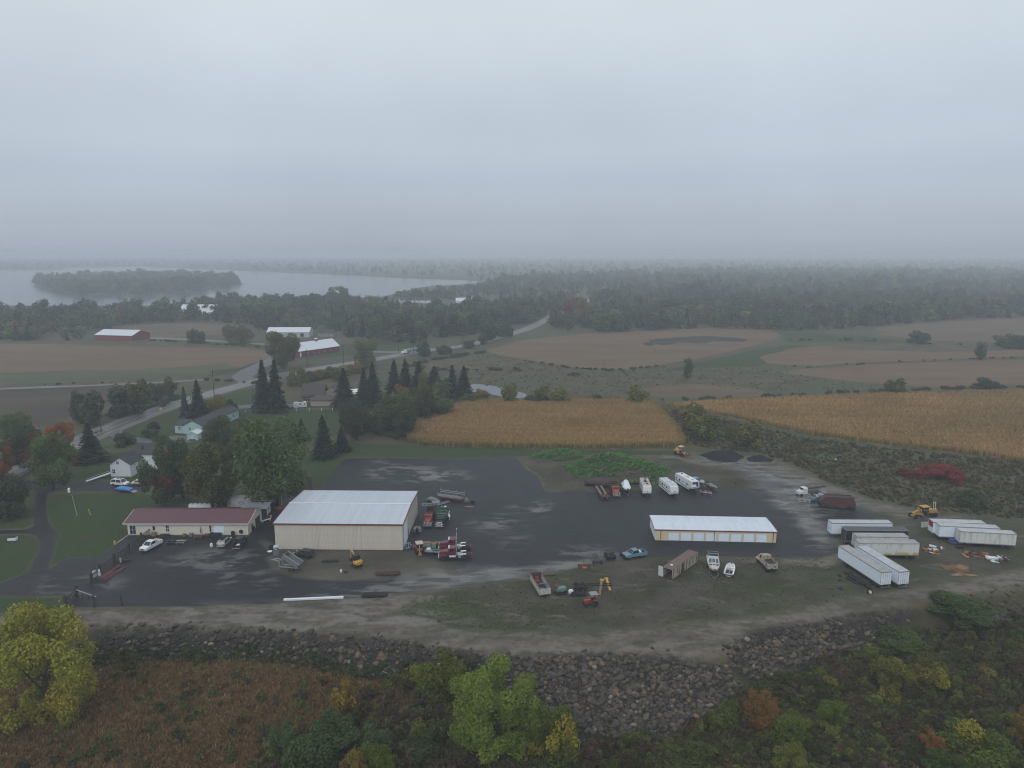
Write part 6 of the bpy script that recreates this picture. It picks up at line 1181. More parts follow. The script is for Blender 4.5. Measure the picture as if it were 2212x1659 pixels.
c, h = place((1573, 1248), (1580, 1224)); B = thing("motor_boat", "open white motor boat with blue stripe lying right of the cruiser", "boat", c, h); hm_ = MB(); rg = boat_hull(hm_, 5.6, 2.2, .85, .05); part(B, "hull", hm_, BOATW)
part(B, "stern_stripe", MB().box(-2.85, -2.79, -1.0, 1.0, .35, .6), paint("boat_blue", (.03, .06, .16), .4)); part(B, "deck_rim", MB().add([p for r_ in rg for p in (r_[0], (r_[0][0], r_[0][1] * .72, r_[0][2] + .03))], [(2 * a_, 2 * a_ + 1, 2 * a_ + 3, 2 * a_ + 2) for a_ in range(8)]).add([p for r_ in rg for p in (r_[6], (r_[6][0], r_[6][1] * .72, r_[6][2] + .03))], [(2 * a_, 2 * a_ + 1, 2 * a_ + 3, 2 * a_ + 2) for a_ in range(8)]), WHITE)
part(B, "floor", MB().box(-2.6, 1.4, -.72, .72, .3, .36), paint("boat_floor", (.4, .4, .38), .7, grime=.5)); part(B, "console", MB().box(-.2, .3, -.75, -.2, .36, 1.2), WHITE); part(B, "seat", MB().box(-1.5, -.9, -.7, -.15, .36, .85), DARK); part(B, "seat", MB().box(-1.6, -.6, .1, .7, .36, .8), RUSTD); part(B, "console", MB().box(-.2, .3, .2, .75, .36, 1.2), BOATW)
c, h = place((1528, 1050), (1549, 1062)); B = thing("small_boat", "small grey aluminium boat on a trailer, rightmost in the parked row", "boat", c, h); hm_ = MB(); rg = boat_hull(hm_, 5.0, 1.8, .6, .5); part(B, "hull", hm_, ALU); part(B, "bench", MB().box(-1.5, -1.2, -.75, .75, .95, 1.0), paint("olive_seat", (.12, .12, .09), .7)); part(B, "bench", MB().box(.0, .3, -.75, .75, .95, 1.0), MATS["olive_seat"]); part(B, "outboard", MB().box(-2.8, -2.5, -.2, .2, .7, 1.6), BLACK); boat_trailer(B, 5.0, 1.8, paint("trailer_orange", (.28, .14, .06), .6))
for i, (x, y) in enumerate(((1520, 1067), (1530, 1068.5))):
    B = thing("jet_ski", ("left" if i == 0 else "right") + " one of two red and white water scooters on a trailer", "water scooter", at(x, y) + Vector((0, 0, .35)), -1.1, "water scooters"); hm_ = MB(); boat_hull(hm_, 2.8, 1.0, .45, 0); part(B, "hull", hm_, C_WHITE); part(B, "seat", MB().loft([ring(-1.1, .22, .4, .75, .05), ring(.1, .25, .4, .95, .08)]), DARK); part(B, "cowl", MB().loft([ring(.2, .3, .4, 1.0, .1), ring(1.0, .15, .5, .75, .05)]), REDP); part(B, "handlebar", MB().bar((.15, -.35, 1.1), (.15, .35, 1.1), .05), DARK)
B = thing("scooter_trailer", "low trailer under the two water scooters", "trailer", at(1525, 1068), -1.1); part(B, "frame", MB().box(-1.6, 1.2, -1.1, -1.0, .28, .36).box(-1.6, 1.2, 1.0, 1.1, .28, .36).box(-1.5, -1.4, -1.1, 1.1, .24, .34).box(.6, .7, -1.1, 1.1, .24, .34).bar((1.2, 0, .3), (2.8, 0, .3), .08), STEEL); wheel(B, -.4, -1.2, .26, .16); wheel(B, -.4, 1.2, .26, .16)
c, h = place((1502, 1043), (1515, 1050)); B = thing("covered_boat", "blue and white boat mostly hidden behind the fifth wheel caravan", "boat", c, h); hm_ = MB(); rg = boat_hull(hm_, 6.0, 2.2, .9, .6); part(B, "hull", hm_, BOATW); part(B, "windscreen", MB().box(-.2, .2, -.9, .9, 1.6, 2.1), glass("pane_blue")); part(B, "cover", MB().box(-2.8, -.4, -.9, .9, 1.5, 1.7), paint("cover_blue", (.2, .32, .4), .6)); boat_trailer(B, 6.0, 2.2)
# ---------------------------------------------------------------- machines
c, h = place((774, 1226), (751, 1210)); c = at(771, 1222); B = thing("mini_excavator", "yellow mini excavator with its arm folded in front of the warehouse", "excavator", c, h)
for s in (-1, 1): part(B, "track", MB().loft([[(x, s * .75 - .2, z), (x, s * .75 + .2, z)] for x, z in ()] or [ring(-1.2, .01, .1, .45, .004), ring(-1.2, .01, .1, .45, .004)]) if False else MB().prism([(-1.25, .25), (-1.05, 0), (1.05, 0), (1.25, .25), (1.05, .5), (-1.05, .5)], s * .75 - .2, s * .75 + .2), BLACK)
part(B, "dozer_blade", MB().box(1.35, 1.45, -.95, .95, .08, .45).box(.6, 1.4, -.5, -.4, .2, .35).box(.6, 1.4, .4, .5, .2, .35), YEL); part(B, "undercarriage", MB().box(-.6, .6, -.55, .55, .2, .6), DARK)
part(B, "house_body", MB().loft([ring(-1.35, .75, .65, 1.35, .2), ring(-.9, .98, .62, 1.6, .2), ring(.0, .98, .62, 1.5, .15), ring(.55, .6, .65, 1.1, .1)]), YEL); cb = part(B, "cab", MB().loft([ring(-.35, .75, 1.2, 2.5, .1), ring(.75, .7, .9, 2.5, .1)]), BLACK); part(cb, "cab_window", MB().box(-.2, .65, -.77, -.735, 1.45, 2.3), GLASS); part(cb, "cab_roof", MB().box(-.4, .8, -.72, .72, 2.5, 2.56), DARK)
part(B, "boom", MB().bar((.7, 0, .9), (1.5, 0, 2.6), .25, .3).bar((1.45, 0, 2.5), (2.9, 0, 3.1), .22, .28), YEL); part(B, "stick", MB().bar((2.9, 0, 3.15), (3.05, 0, .9), .18, .24), YEL); part(B, "bucket", MB().prism([(2.8, .9), (3.2, .95), (3.3, .45), (3.0, .2), (2.7, .3)], -.28, .28), DARK); part(B, "boom_cylinder", MB().cyl((1.0, -.12, 1.3), (1.7, -.12, 2.4), .05, None, 6).cyl((1.6, 0, 2.9), (2.8, 0, 3.4), .05, None, 6), CHROME)
c, h = place((1460, 981), (1483, 988)); B = thing("wheel_loader", "yellow wheel loader with a roof canopy at the corn's edge", "loader", c, h)
part(B, "rear_body", MB().loft([ring(-3.0, .8, .8, 1.9, .12), ring(-2.6, .95, .75, 2.1, .12), ring(-.3, .9, .8, 2.1, .1)]), YEL2); part(B, "front_frame", MB().box(-.2, 1.6, -.5, .5, .7, 1.5), YEL2); part(B, "seat_deck", MB().box(-.9, .5, -.8, .8, 1.3, 2.0), DARK); part(B, "canopy", MB().box(-1.1, .6, -.95, .95, 3.35, 3.5), paint("pale_yellow", (.55, .48, .34), .6))
for x in (-.9, .45):
    for y in (-.8, .75): part(B, "canopy_post", MB().box(x, x + .08, y, y + .08, 1.9, 3.35), YEL2)
for s in (-1, 1):
    part(B, "lift_arm", MB().bar((.9, s * .55, 1.8), (3.0, s * .6, .7), .16, .3), YEL2)
    for x in (-1.9, 1.2): wheel(B, x, s * 1.0, .75, .55, YEL2)
part(B, "bucket", MB().prism([(2.9, .15), (4.1, .1), (4.0, .2), (3.15, .35), (3.05, .95), (3.35, 1.25), (3.2, 1.25), (2.85, .95)], -1.35, 1.35), paint("bucket_rust", (.16, .09, .035), .8, rust=.3)); part(B, "exhaust", MB().cyl((-1.8, .3, 2.1), (-1.8, .3, 2.8), .06, None, 8), DARK); part(B, "headrest_lamp", MB().cyl((-2.7, .5, 2.05), (-2.7, .5, 2.35), .2, None, 8), WHITE)
c, h = place((2022, 1113), (1968, 1119)); B = thing("road_grader", "old yellow road grader behind the right trailers", "grader", c, h)
part(B, "main_frame", MB().bar((3.9, 0, 1.3), (2.0, 0, 2.0), .35, .4).bar((2.1, 0, 1.95), (-.4, 0, 1.9), .35, .4), YEL); part(B, "engine_body", MB().loft([ring(-3.9, .55, 1.0, 2.0, .1), ring(-3.5, .65, .95, 2.1, .1), ring(-.6, .65, 1.0, 2.1, .1)]), YEL2); cb = part(B, "cab", MB().box(-.8, .9, -.75, .75, 1.3, 2.9), DARK); part(cb, "cab_roof", MB().loft([ring(-1.1, .95, 2.9, 3.1, .08), ring(1.15, .95, 2.9, 3.1, .08)]), YEL); part(cb, "cab_rail", MB().box(-1.0, 1.0, -.83, -.76, 2.1, 2.2).box(-1.0, 1.0, .76, .83, 2.1, 2.2), ALU)
part(B, "blade_lift", MB().bar((1.6, -.7, 1.0), (1.6, -.7, 2.6), .14).bar((1.6, .7, 1.0), (1.6, .7, 2.6), .14).bar((1.6, -.7, 2.4), (1.6, .7, 2.4), .16), YEL); part(B, "circle", MB().lathe([(.6, .85), (.75, .85), (.75, 1.0), (.6, 1.0)], 16, 'z', (1.2, 0, 0)), YEL2); part(B, "mould_board", MB().bar((1.9, 1.9, .45), (.7, -1.9, .45), .12, .6), RUST); part(B, "drawbar", MB().bar((3.6, 0, 1.0), (1.3, .3, .95), .14).bar((3.6, 0, 1.0), (1.3, -.3, .95), .14), YEL); part(B, "front_axle", MB().box(3.5, 3.8, -1.0, 1.0, .5, .75).box(3.55, 3.75, -.2, .2, .7, 1.3), YEL2); part(B, "exhaust", MB().cyl((-2.6, .1, 2.1), (-2.6, .1, 3.3), .09, None, 8), DARK); part(B, "rear_ripper", MB().bar((-3.9, 0, 1.2), (-4.7, 0, .5), .3, .5), YEL2); part(B, "wheel_guard", MB().bar((-3.4, -.3, 2.1), (-3.2, -.3, 3.9), .08).bar((-3.4, .3, 2.1), (-3.2, .3, 3.9), .08).bar((-3.2, -.3, 3.9), (-3.2, .3, 3.9), .1), WHITE)
for s in (-1, 1): wheel(B, 3.65, s * 1.05, .6, .35, YEL2); wheel(B, -1.7, s * 1.0, .62, .4, YEL2); wheel(B, -3.1, s * 1.0, .62, .4, YEL2)
c, h = place((910, 1203), (902, 1186)); B = thing("backhoe", "rusty orange backhoe with a pale cab roof, its arm raised", "backhoe", c, h)
part(B, "hood", MB().loft([ring(2.4, .45, .8, 1.5, .1), ring(.9, .5, .8, 1.65, .1)]), ORG); cb = part(B, "cab", MB().box(-.9, .9, -.75, .75, .9, 1.5), ORG); part(cb, "cab_glass", MB().loft([ring(-.85, .7, 1.5, 2.6, .05), ring(.8, .7, 1.5, 2.6, .05)]), GLASS); part(cb, "cab_roof", MB().box(-1.05, 1.0, -.85, .85, 2.6, 2.75), paint("pale_roof", (.5, .42, .38), .6, grime=.3)); part(B, "loader_bucket", MB().prism([(3.0, .1), (3.8, .1), (3.75, .2), (3.2, .35), (3.15, .9), (3.0, .9)], -1.05, 1.05), ORG)
part(B, "backhoe_boom", MB().bar((-1.2, .2, .7), (-1.8, .25, 2.6), .2, .3).bar((-1.8, .25, 2.55), (-2.3, .3, 1.0), .16, .22), paint("boom_tan", (.42, .27, .13), .6, grime=.3)); part(B, "backhoe_bucket", MB().prism([(-2.5, .9), (-2.0, .95), (-1.9, .4), (-2.3, .15), (-2.6, .35)], -.1, .6), ORG)
for s in (-1, 1): part(B, "loader_arm", MB().bar((.6, s * .65, 1.4), (3.0, s * .7, .6), .12, .2), ORG); wheel(B, -.55, s * .85, .68, .42, ORG); wheel(B, 1.8, s * .8, .42, .28, ORG)
c, h = place((1290, 1306), (1264, 1309)); B = thing("farm_tractor", "old red farm tractor with a grey canopy on the bare ground", "tractor", c, h)
part(B, "hood", MB().loft([ring(1.55, .27, .75, 1.35, .08), ring(.1, .3, .75, 1.45, .08)]), REDP); part(B, "chassis", MB().box(-.9, 1.5, -.2, .2, .5, .8), RUST); part(B, "seat", MB().box(-.9, -.5, -.25, .25, 1.15, 1.25).box(-.95, -.88, -.25, .25, 1.2, 1.6), DARK); part(B, "steering_wheel", MB().lathe([(.16, 0), (.2, 0), (.2, .04), (.16, .04)], 10, 'z', (-.15, 0, 1.65)), DARK); part(B, "canopy", MB().box(-1.3, .35, -.85, .85, 2.55, 2.63), paint("canopy_grey", (.26, .26, .28), .8)); part(B, "canopy_post", MB().bar((-.9, 0, .9), (-.7, 0, 2.55), .08), DARK)
for s in (-1, 1): wheel(B, -.6, s * .75, .66, .32, REDP); wheel(B, 1.3, s * .6, .36, .18, REDP); part(B, "fender", MB().prism([(-1.2, 1.1), (-.9, 1.38), (-.4, 1.42), (-.1, 1.3), (-.1, 1.36), (-.4, 1.48), (-.95, 1.44), (-1.25, 1.12)], s * .75 - .18, s * .75 + .18), REDP)

# --- trailers and bodies in the yard
c = at(627, 1229.5); _, h, _ = pose((640, 1236), (600, 1232)); B = thing("dump_trailer", "grey gooseneck dump trailer with its bed tipped up", "trailer", c, h)
part(B, "frame", MB().box(-2.4, 2.2, -.75, -.6, .6, .8).box(-2.4, 2.2, .6, .75, .6, .8).box(-1.0, -.9, -.6, .6, .6, .75).box(1.0, 1.1, -.6, .6, .6, .75), ALU)
part(B, "gooseneck", MB().bar((2.2, -.7, .7), (2.4, -.6, 1.9), .16, .2).bar((2.2, .7, .7), (2.4, .6, 1.9), .16, .2).bar((2.4, -.6, 1.9), (3.6, -.4, 2.1), .14, .2).bar((2.4, .6, 1.9), (3.6, .4, 2.1), .14, .2).bar((3.6, -.4, 2.1), (4.6, 0, 1.9), .14, .18).bar((3.6, .4, 2.1), (4.6, 0, 1.9), .14, .18).bar((2.5, -.6, 1.95), (2.5, .6, 1.95), .12).bar((3.4, -.45, 2.1), (3.4, .45, 2.1), .12), ALU); part(B, "jack", MB().box(2.3, 2.45, -.8, -.66, 0, 1.6).box(2.3, 2.45, .66, .8, 0, 1.6), STEEL)
part(B, "maker_plate", MB().bar((3.4, -.55, 2.02), (4.1, -.32, 1.98), .02, .12), paint("plate_violet", (.2, .03, .2), .5))
Mt = Matrix.Translation((-2.3, 0, .85)) @ Matrix.Rotation(R(-30), 4, 'Y'); bd = MB()
for a in ((0, 4.3, -1.0, 1.0, 0, .1), (0, 4.3, -1.05, -.98, 0, 1.05), (0, 4.3, .98, 1.05, 0, 1.05), (4.22, 4.3, -.98, .98, .1, 1.05)): bd.box(*a, Mt)
bo = part(B, "dump_bed", bd, STEEL); part(bo, "top_rail", MB().box(0, 4.35, -1.09, -.95, 1.05, 1.12, Mt).box(0, 4.35, .95, 1.09, 1.05, 1.12, Mt), ALU)
for i in range(5): part(bo, "side_rib", MB().box(.3 + i * .85, .38 + i * .85, -1.1, -1.05, 0, 1.05, Mt), STEEL)
part(bo, "tail_gate", MB().box(-.06, .0, -1.0, 1.0, .05, 1.0, Mt), STEEL); part(B, "lift_ram", MB().cyl((.2, 0, .75), (-.4, 0, 1.7), .08, None, 8), CHROME)
for x in (-.35, -1.25): [wheel(B, x, s * 1.0, .38, .25, RIMW) for s in (-1, 1)]
p1, p2 = at(1452.3, 1253), at(1507, 1215); d = (p1 - p2); u = d.normalized(); n = Vector((u.y, -u.x, 0)); q = at(1431.5, 1246.6)
sg = 1 if (q - p1).dot(n) > 0 else -1; c = (p1 + p2) / 2 + n * sg * 1.22; B = thing("shipping_container", "rusty white shipping container with its end door standing open", "container", c, math.atan2(u.y, u.x)); f = d.length / 2; CONT = paint("container_white", (.42, .40, .34), .7, grime=.5, rust=.42, scale=.8, streak=True)
for s in (-1, 1):
    w_ = MB()
    for i in range(40): x = -f + .15 + i * (2 * f - .3) / 40; w_.box(x, x + .17, s * 1.2 - .03, s * 1.2 + .03, .15, 2.5).box(x + .17, x + .31, s * 1.17 - .03, s * 1.17 + .03, .15, 2.5)
    o = part(B, "side_wall", w_, CONT)
part(B, "roof", MB().box(-f, f, -1.21, 1.21, 2.5, 2.59), paint("container_roof", (.155, .098, .088), .8, grime=.3, scale=.5)); part(B, "floor", MB().box(-f, f, -1.15, 1.15, .05, .16), WOODD); part(B, "end_wall", MB().box(-f, -f + .06, -1.17, 1.17, .15, 2.5), CONT); part(B, "corner_post", MB().box(f - .12, f, -1.22, -1.08, 0, 2.5).box(f - .12, f, 1.08, 1.22, 0, 2.5).box(f - .12, f, -1.08, 1.08, 2.36, 2.5), CONT); part(B, "rust_panel", MB().box(.9, 2.0, (1.2 if sg > 0 else -1.26), (1.26 if sg > 0 else -1.2), .2, 2.45), RUSTD)
part(B, "end_door", MB().box(f, f + .07, (-2.3 if sg > 0 else 1.15), (-1.15 if sg > 0 else 2.3), .1, 2.45), paint("door_pale", (.55, .58, .6), .5, grime=.2))
solo("white_dish", MB().lathe([(.01, 0), (.3, 0), (.3, .12), (.01, .15)], 12), WHITE, "small white dish lying on the container roof", "dish", c + Vector((u.x * f * .72, u.y * f * .72, 2.6)))
c, h = place((1292, 1054), (1308, 1080)); B = thing("flatbed_trailer", "long red flatbed trailer with plank runners beside the orange truck", "trailer", c, h); part(B, "frame", MB().box(-5.2, 5.2, -1.25, -1.13, .7, .95).box(-5.2, 5.2, 1.13, 1.25, .7, .95).box(-5.2, -5.05, -1.13, 1.13, .7, .95).box(5.05, 5.2, -1.13, 1.13, .7, .95), paint("dull_red_steel", (.13, .03, .03), .7, grime=.3))
for i in range(9): part(B, "cross_member", MB().box(-4.5 + i * 1.1, -4.38 + i * 1.1, -1.13, 1.13, .72, .82), RUSTD)
for y in (-1.0, -.72, .46, .74): part(B, "plank", MB().box(-5.0, 2.6, y, y + .25, .83, .9), paint("grey_plank", (.2, .18, .165), .85, grime=.3))
part(B, "deck", MB().box(2.8, 5.0, -1.1, 1.1, .83, .87), RUSTD)
for x in (-3.6, -2.5, ): [wheel(B, x, s * .9, .42, .4, RIMG) for s in (-1, 1)]
part(B, "landing_leg", MB().box(4.5, 4.65, -.9, -.75, 0, .7).box(4.5, 4.65, .75, .9, 0, .7), paint("leg_cream", (.5, .46, .36), .7))
a, b_ = at(1264, 1048), at(1317, 1053); solo("steel_tank", MB().cyl((0, 0, 1.25), ((b_ - a).length, 0, 1.25), 1.25, None, 20), paint("tank_brown", (.045, .033, .032), .75, grime=.3, rust=.15), "large dark brown steel pipe lying behind the red flatbed", "pipe", a, math.atan2((b_ - a).y, (b_ - a).x), smooth=False)
c, h = place((1158, 1257), (1178, 1290)); B = thing("scrap_bin", "long white open truck body filled with scrap metal", "truck body", c, h); BINW = paint("bin_white", (.44, .45, .43), .6, grime=.45, rust=.15); part(B, "floor", MB().box(-3.7, 3.7, -1.15, 1.15, .5, .65), RUSTD)
for s in (-1, 1):
    o = part(B, "side_wall", MB().box(-3.7, 3.7, s * 1.2 - .05, s * 1.2 + .05, .5, 1.95), BINW)
    for i in range(12): part(o, "side_rib", MB().box(-3.6 + i * .62, -3.46 + i * .62, s * 1.28 - .04, s * 1.28 + .04, .55, 1.9), BINW)
    part(B, "rim", MB().box(-3.75, 3.75, s * 1.2 - .09, s * 1.2 + .09, 1.95, 2.02), RUST)
part(B, "end_wall", MB().box(3.6, 3.7, -1.15, 1.15, .5, 1.9), BINW); part(B, "head_wall", MB().box(-3.7, -3.6, -1.15, 1.15, .5, 2.3), RUSTD); part(B, "skid", MB().box(-3.5, 3.5, -.6, -.45, 0, .5).box(-3.5, 3.5, .45, .6, 0, .5), RUSTD)
Mloc = Matrix.Translation(c) @ Matrix.Rotation(h, 4, 'Z')
def on(v): return Mloc @ Vector(v)
solo("blue_pipe", MB().cyl((-.9, 0, 0), (.9, 0, 0), .16, None, 10), paint("pipe_blue", (.05, .2, .42), .4), "bright blue pipe standing out of the scrap bin", "pipe", on((.9, .35, 1.7)), rot=(0, R(-25), h + .5))
solo("rust_plate", MB().box(-1.2, 1.2, -.7, .7, 0, .2).box(-.8, .2, -.5, .5, .2, .6), RUST, "rust brown plate in the scrap bin", "scrap", on((-1.6, -.1, .66)), h + .2); solo("teal_pipe", MB().cyl((-.6, 0, .2), (.8, .1, .35), .2, None, 8), paint("pipe_teal", (.12, .25, .28), .5), "short teal pipe in the scrap bin", "pipe", on((1.6, -.5, .7)), h + .8); solo("red_drum", MB().cyl((0, 0, 0), (0, 0, .85), .4, None, 12), paint("drum_red", (.28, .05, .06), .5), "red drum at the head of the scrap bin", "drum", on((-3.1, 0, .66)))
B = thing("green_engine", "teal green machine with a red seat beside the scrap bin", "machine", at(1211, 1281), .35); part(B, "body", bevel_mb(MB().box(-1.0, 1.1, -.7, .6, .5, 1.35), .1), paint("machine_teal", (.12, .24, .2), .6, grime=.4)); part(B, "base", MB().box(-1.2, 1.2, -.85, .75, 0, .5), DARK); part(B, "seat", bevel_mb(MB().box(-1.2, -.6, -.2, .5, 1.1, 1.9), .1), paint("seat_red", (.22, .05, .05), .6)); wheel(B, -.6, -.9, .45, .25); wheel(B, .7, -.9, .45, .25)
B = thing("long_chassis", "long black trailer chassis with four white hubbed wheels", "trailer", at(1279, 1272), .02); part(B, "frame", MB().box(-4.0, 4.2, -.5, -.38, .85, 1.05).box(-4.0, 4.2, .38, .5, .85, 1.05).box(-3.8, -1.2, -1.0, 1.0, .6, .8), BLACK)
for i in range(6): part(B, "cross_member", MB().box(-3 + i * 1.35, -2.88 + i * 1.35, -.38, .38, .88, .98), BLACK)
for x in (-3.4, -2.0): [wheel(B, x, s * 1.0, .55, .4, RIMW) for s in (-1, 1)]
B = thing("dual_axle_bogie", "dark green bogie frame with white hubs left of the blue pickup", "trailer", *place((1312, 1195), (1322, 1212))); part(B, "frame", MB().box(-1.9, 2.0, -.55, -.42, .8, 1.0).box(-1.9, 2.0, .42, .55, .8, 1.0).box(-1.8, -1.65, -.42, .42, .82, .95).box(-.4, -.25, -.42, .42, .82, .95).box(.9, 1.05, -.42, .42, .82, .95).box(1.85, 2.0, -.42, .42, .82, .95), paint("army_green", (.035, .042, .03), .7)); part(B, "axle_block", MB().box(-.9, 1.7, -.9, .9, .4, .75), BLACK)
for x in (-.6, 1.1): [wheel(B, x, s * .95, .52, .45, RIMW) for s in (-1, 1)]
B = thing("axle_trailer", "narrow dark frame trailer with one white hub, left of the bogie", "trailer", *place((1284, 1203), (1292, 1222))); part(B, "frame", MB().box(-2.3, 2.0, -.5, -.38, .75, .95).box(-2.3, 2.0, .38, .5, .75, .95).box(-2.2, -2.05, -.38, .38, .77, .9).box(-.9, -.75, -.38, .38, .77, .9).box(.5, .65, -.38, .38, .77, .9), MATS["army_green"]); wheel(B, 1.6, .95, .45, .35, RIMW); wheel(B, 1.6, -.95, .45, .35, RIMW); part(B, "axle", MB().box(1.5, 1.7, -.9, .9, .4, .55), BLACK)
B = thing("scraper_blade", "rusty scraper blade with an orange frame on the yard's edge", "blade", at(1262, 1226), 0); part(B, "blade", MB().prism([(-.2, .1), (.0, .1), (-.1, .5), (.1, .85), (-.1, .85), (-.25, .5)], -1.5, 1.5, 'x') if False else MB().box(-1.5, 1.5, -.15, .05, .1, .85), RUST); part(B, "frame", MB().box(-.5, .5, -.9, -.15, .15, .35).box(-.08, .08, .05, .9, .4, .55), ORG); part(B, "mast", MB().box(-.06, .06, .8, .92, 0, 1.3), DARK)
B = thing("scaffold_trailer", "red edged trailer stacked with grey pipe racks at the yard's middle", "trailer", *place((949, 1076), (1000, 1083))); part(B, "deck", MB().box(-4.2, 4.0, -1.1, 1.1, .6, .8), paint("trailer_red", (.12, .03, .03), .7))
for x in (-4.0, -1.3, 1.4, 3.8): part(B, "stake", MB().box(x - .05, x + .05, -1.1, -1.0, .8, 2.4).box(x - .05, x + .05, 1.0, 1.1, .8, 3.0), STEEL)
for z, y in ((1.0, -.9), (1.0, -.4), (1.0, .2), (1.7, -1.05), (1.7, 1.05), (2.2, 1.05)): part(B, "rail", MB().box(-4.1, 3.9, y - .06, y + .06, z, z + .12), ALU)
for s in (-1, 1): wheel(B, -1.0, s * 1.0, .4, .25); wheel(B, -2.0, s * 1.0, .4, .25)
solo("oil_drum", MB().cyl((0, 0, 0), (0, 0, .9), .35, None, 12), RUSTD, "dark drum standing on the scaffold trailer", "drum", at(994, 1080.5) + Vector((0, 0, .81))); solo("engine_block", bevel_mb(MB().box(-.6, .6, -.45, .45, 0, .8).box(-.3, .3, -.6, .6, .8, 1.1), .06), STEEL, "grey engine block on the ground right of the scaffold trailer", "engine", at(1008, 1084), .3); solo("engine_part", bevel_mb(MB().box(-.5, .5, -.5, .5, 0, .7), .1), BLACK, "black engine part right of the grey engine block", "engine", at(1021, 1086), .1); solo("orange_board", MB().box(-1.2, 1.2, -.3, .3, 0, .06), paint("board_orange", (.3, .13, .08), .7), "orange board lying flat on the black yard", "board", at(1014, 1095), -.05)
B = thing("loading_ramp", "grey metal ladder ramp leaning by the scaffold trailer", "ramp", at(960, 1087), .8); part(B, "ramp_rail", MB().box(-2, 2, -.5, -.4, .1, .25).box(-2, 2, .4, .5, .1, .25), ALU)
for i in range(7): part(B, "rung", MB().box(-1.8 + i * .58, -1.7 + i * .58, -.4, .4, .12, .22), ALU)
solo("grey_tarp", MB().loft([ring(-2.2, .5, 0, .4, .15), ring(-1.2, .9, 0, 1.1, .3), ring(.2, .8, 0, .9, .3), ring(2.0, .4, 0, .3, .1)]), paint("tarp_grey", (.15, .165, .165), .6, grime=.2), "grey tarpaulin over a load behind the red nosed truck", "tarpaulin", at(937, 1082), -.3); solo("grey_float", MB().lathe([(.01, 0), (.5, 0), (.5, 2.2), (.01, 2.4)], 12, 'x'), STEEL, "grey float lying below the tarpaulin", "float", at(933, 1089) + Vector((0, 0, .5)), .0)
B = thing("boat_frame", "pale blue ladder frame lying behind the red nosed truck", "frame", at(931, 1096), .12); BF = paint("frame_blue", (.3, .42, .46), .5, grime=.3); part(B, "side_bar", MB().box(-2.5, 2.5, -.8, -.68, .9, 1.0).box(-2.5, 2.5, .68, .8, .9, 1.0), BF)
for i in range(5): part(B, "cross_bar", MB().box(-2.4 + i * 1.15, -2.28 + i * 1.15, -.68, .68, .9, 1.0), BF)
part(B, "leg", MB().box(-2.3, -2.2, -.7, -.6, 0, .9).box(2.2, 2.3, -.7, -.6, 0, .9).box(-2.3, -2.2, .6, .7, 0, .9).box(2.2, 2.3, .6, .7, 0, .9), BF)
for i, (x0, y0, x1, y1, mm, say) in enumerate([(955, 1093, 962, 1104, WOOD, "wooden plank leaning over the green tank truck"), (961, 1093, 970, 1106, WHITE, "white fairing strip right of the green tank truck, upper"), (966, 1103, 971, 1116, WHITE, "white fairing strip right of the green tank truck, lower")]):
    a, b_ = at(x0, y0, 1.6), at(x1, y1, 1.0); solo("plank" if i == 0 else "fairing", MB().bar((0, 0, 0), b_ - a, .55, .08).bar((0, 0, -1.6 + .02), (0, 0, 0), .1).bar((b_ - a), (b_.x - a.x, b_.y - a.y, -1.6 + .02), .1), mm, say, "board", a)
B = thing("concrete_saddle", "grey horseshoe shaped tank lying before the red nosed truck", "tank", at(901, 1147), .1); part(B, "arm", MB().cyl((-.75, -1.2, .55), (-.5, 1.0, .55), .5, .42, 12), STEEL); part(B, "arm", MB().cyl((.75, -1.2, .55), (.5, 1.0, .55), .5, .42, 12), STEEL); part(B, "bridge", MB().cyl((-.6, 1.0, .55), (.6, 1.0, .55), .42, None, 12), STEEL)
B = thing("low_trailer", "small low trailer with a white box in front of the maroon tractors", "trailer", at(936, 1194), -.12); part(B, "deck", MB().box(-2.2, 2.0, -.9, .9, .4, .52), STEEL); part(B, "side_rail", MB().box(-2.2, 2.0, -.92, -.86, .52, .75), ALU); part(B, "drawbar", MB().bar((-2.2, 0, .42), (-3.4, 0, .42), .1), STEEL); wheel(B, .2, -1.0, .3, .2); wheel(B, .2, 1.0, .3, .2)
solo("white_bin", bevel_mb(MB().box(-.5, .5, -.4, .4, 0, .5), .06), WHITE, "white box on the front of the small low trailer", "box", at(926, 1192.5) + Vector((0, 0, .53))); solo("green_toolbox", MB().box(-.8, .9, -.4, .4, 0, .35), paint("box_green", (.03, .1, .06), .5), "green tool box on the small low trailer", "box", at(942, 1194) + Vector((0, 0, .53)), -.12)
CR = paint("pale_crate", (.3, .33, .27), .8, grime=.4)
for x, y, sx, sy, sz, mm, say in [(919, 1181, 2.6, 1.1, 1.1, CR, "pale green crate behind the backhoe"), (937, 1183, 1.1, 1.1, 1.2, paint("cage_green", (.18, .26, .22), .7), "square green cage left of the farther maroon tractor"), (944, 1177, .8, .7, .7, paint("barrel_olive", (.24, .26, .08), .7), "olive yellow bin behind the farther maroon tractor")]:
    B = thing("crate", say, "crate", at(x, y), .1); part(B, "box", MB().box(-sx / 2, sx / 2, -sy / 2, sy / 2, .1, sz), mm); part(B, "lid", MB().box(-sx / 2 - .04, sx / 2 + .04, -sy / 2 - .04, sy / 2 + .04, sz, sz + .08), WOOD); part(B, "skid", MB().box(-sx / 2, sx / 2, -sy / 2, -sy / 2 + .12, 0, .1).box(-sx / 2, sx / 2, sy / 2 - .12, sy / 2, 0, .1), WOODD)
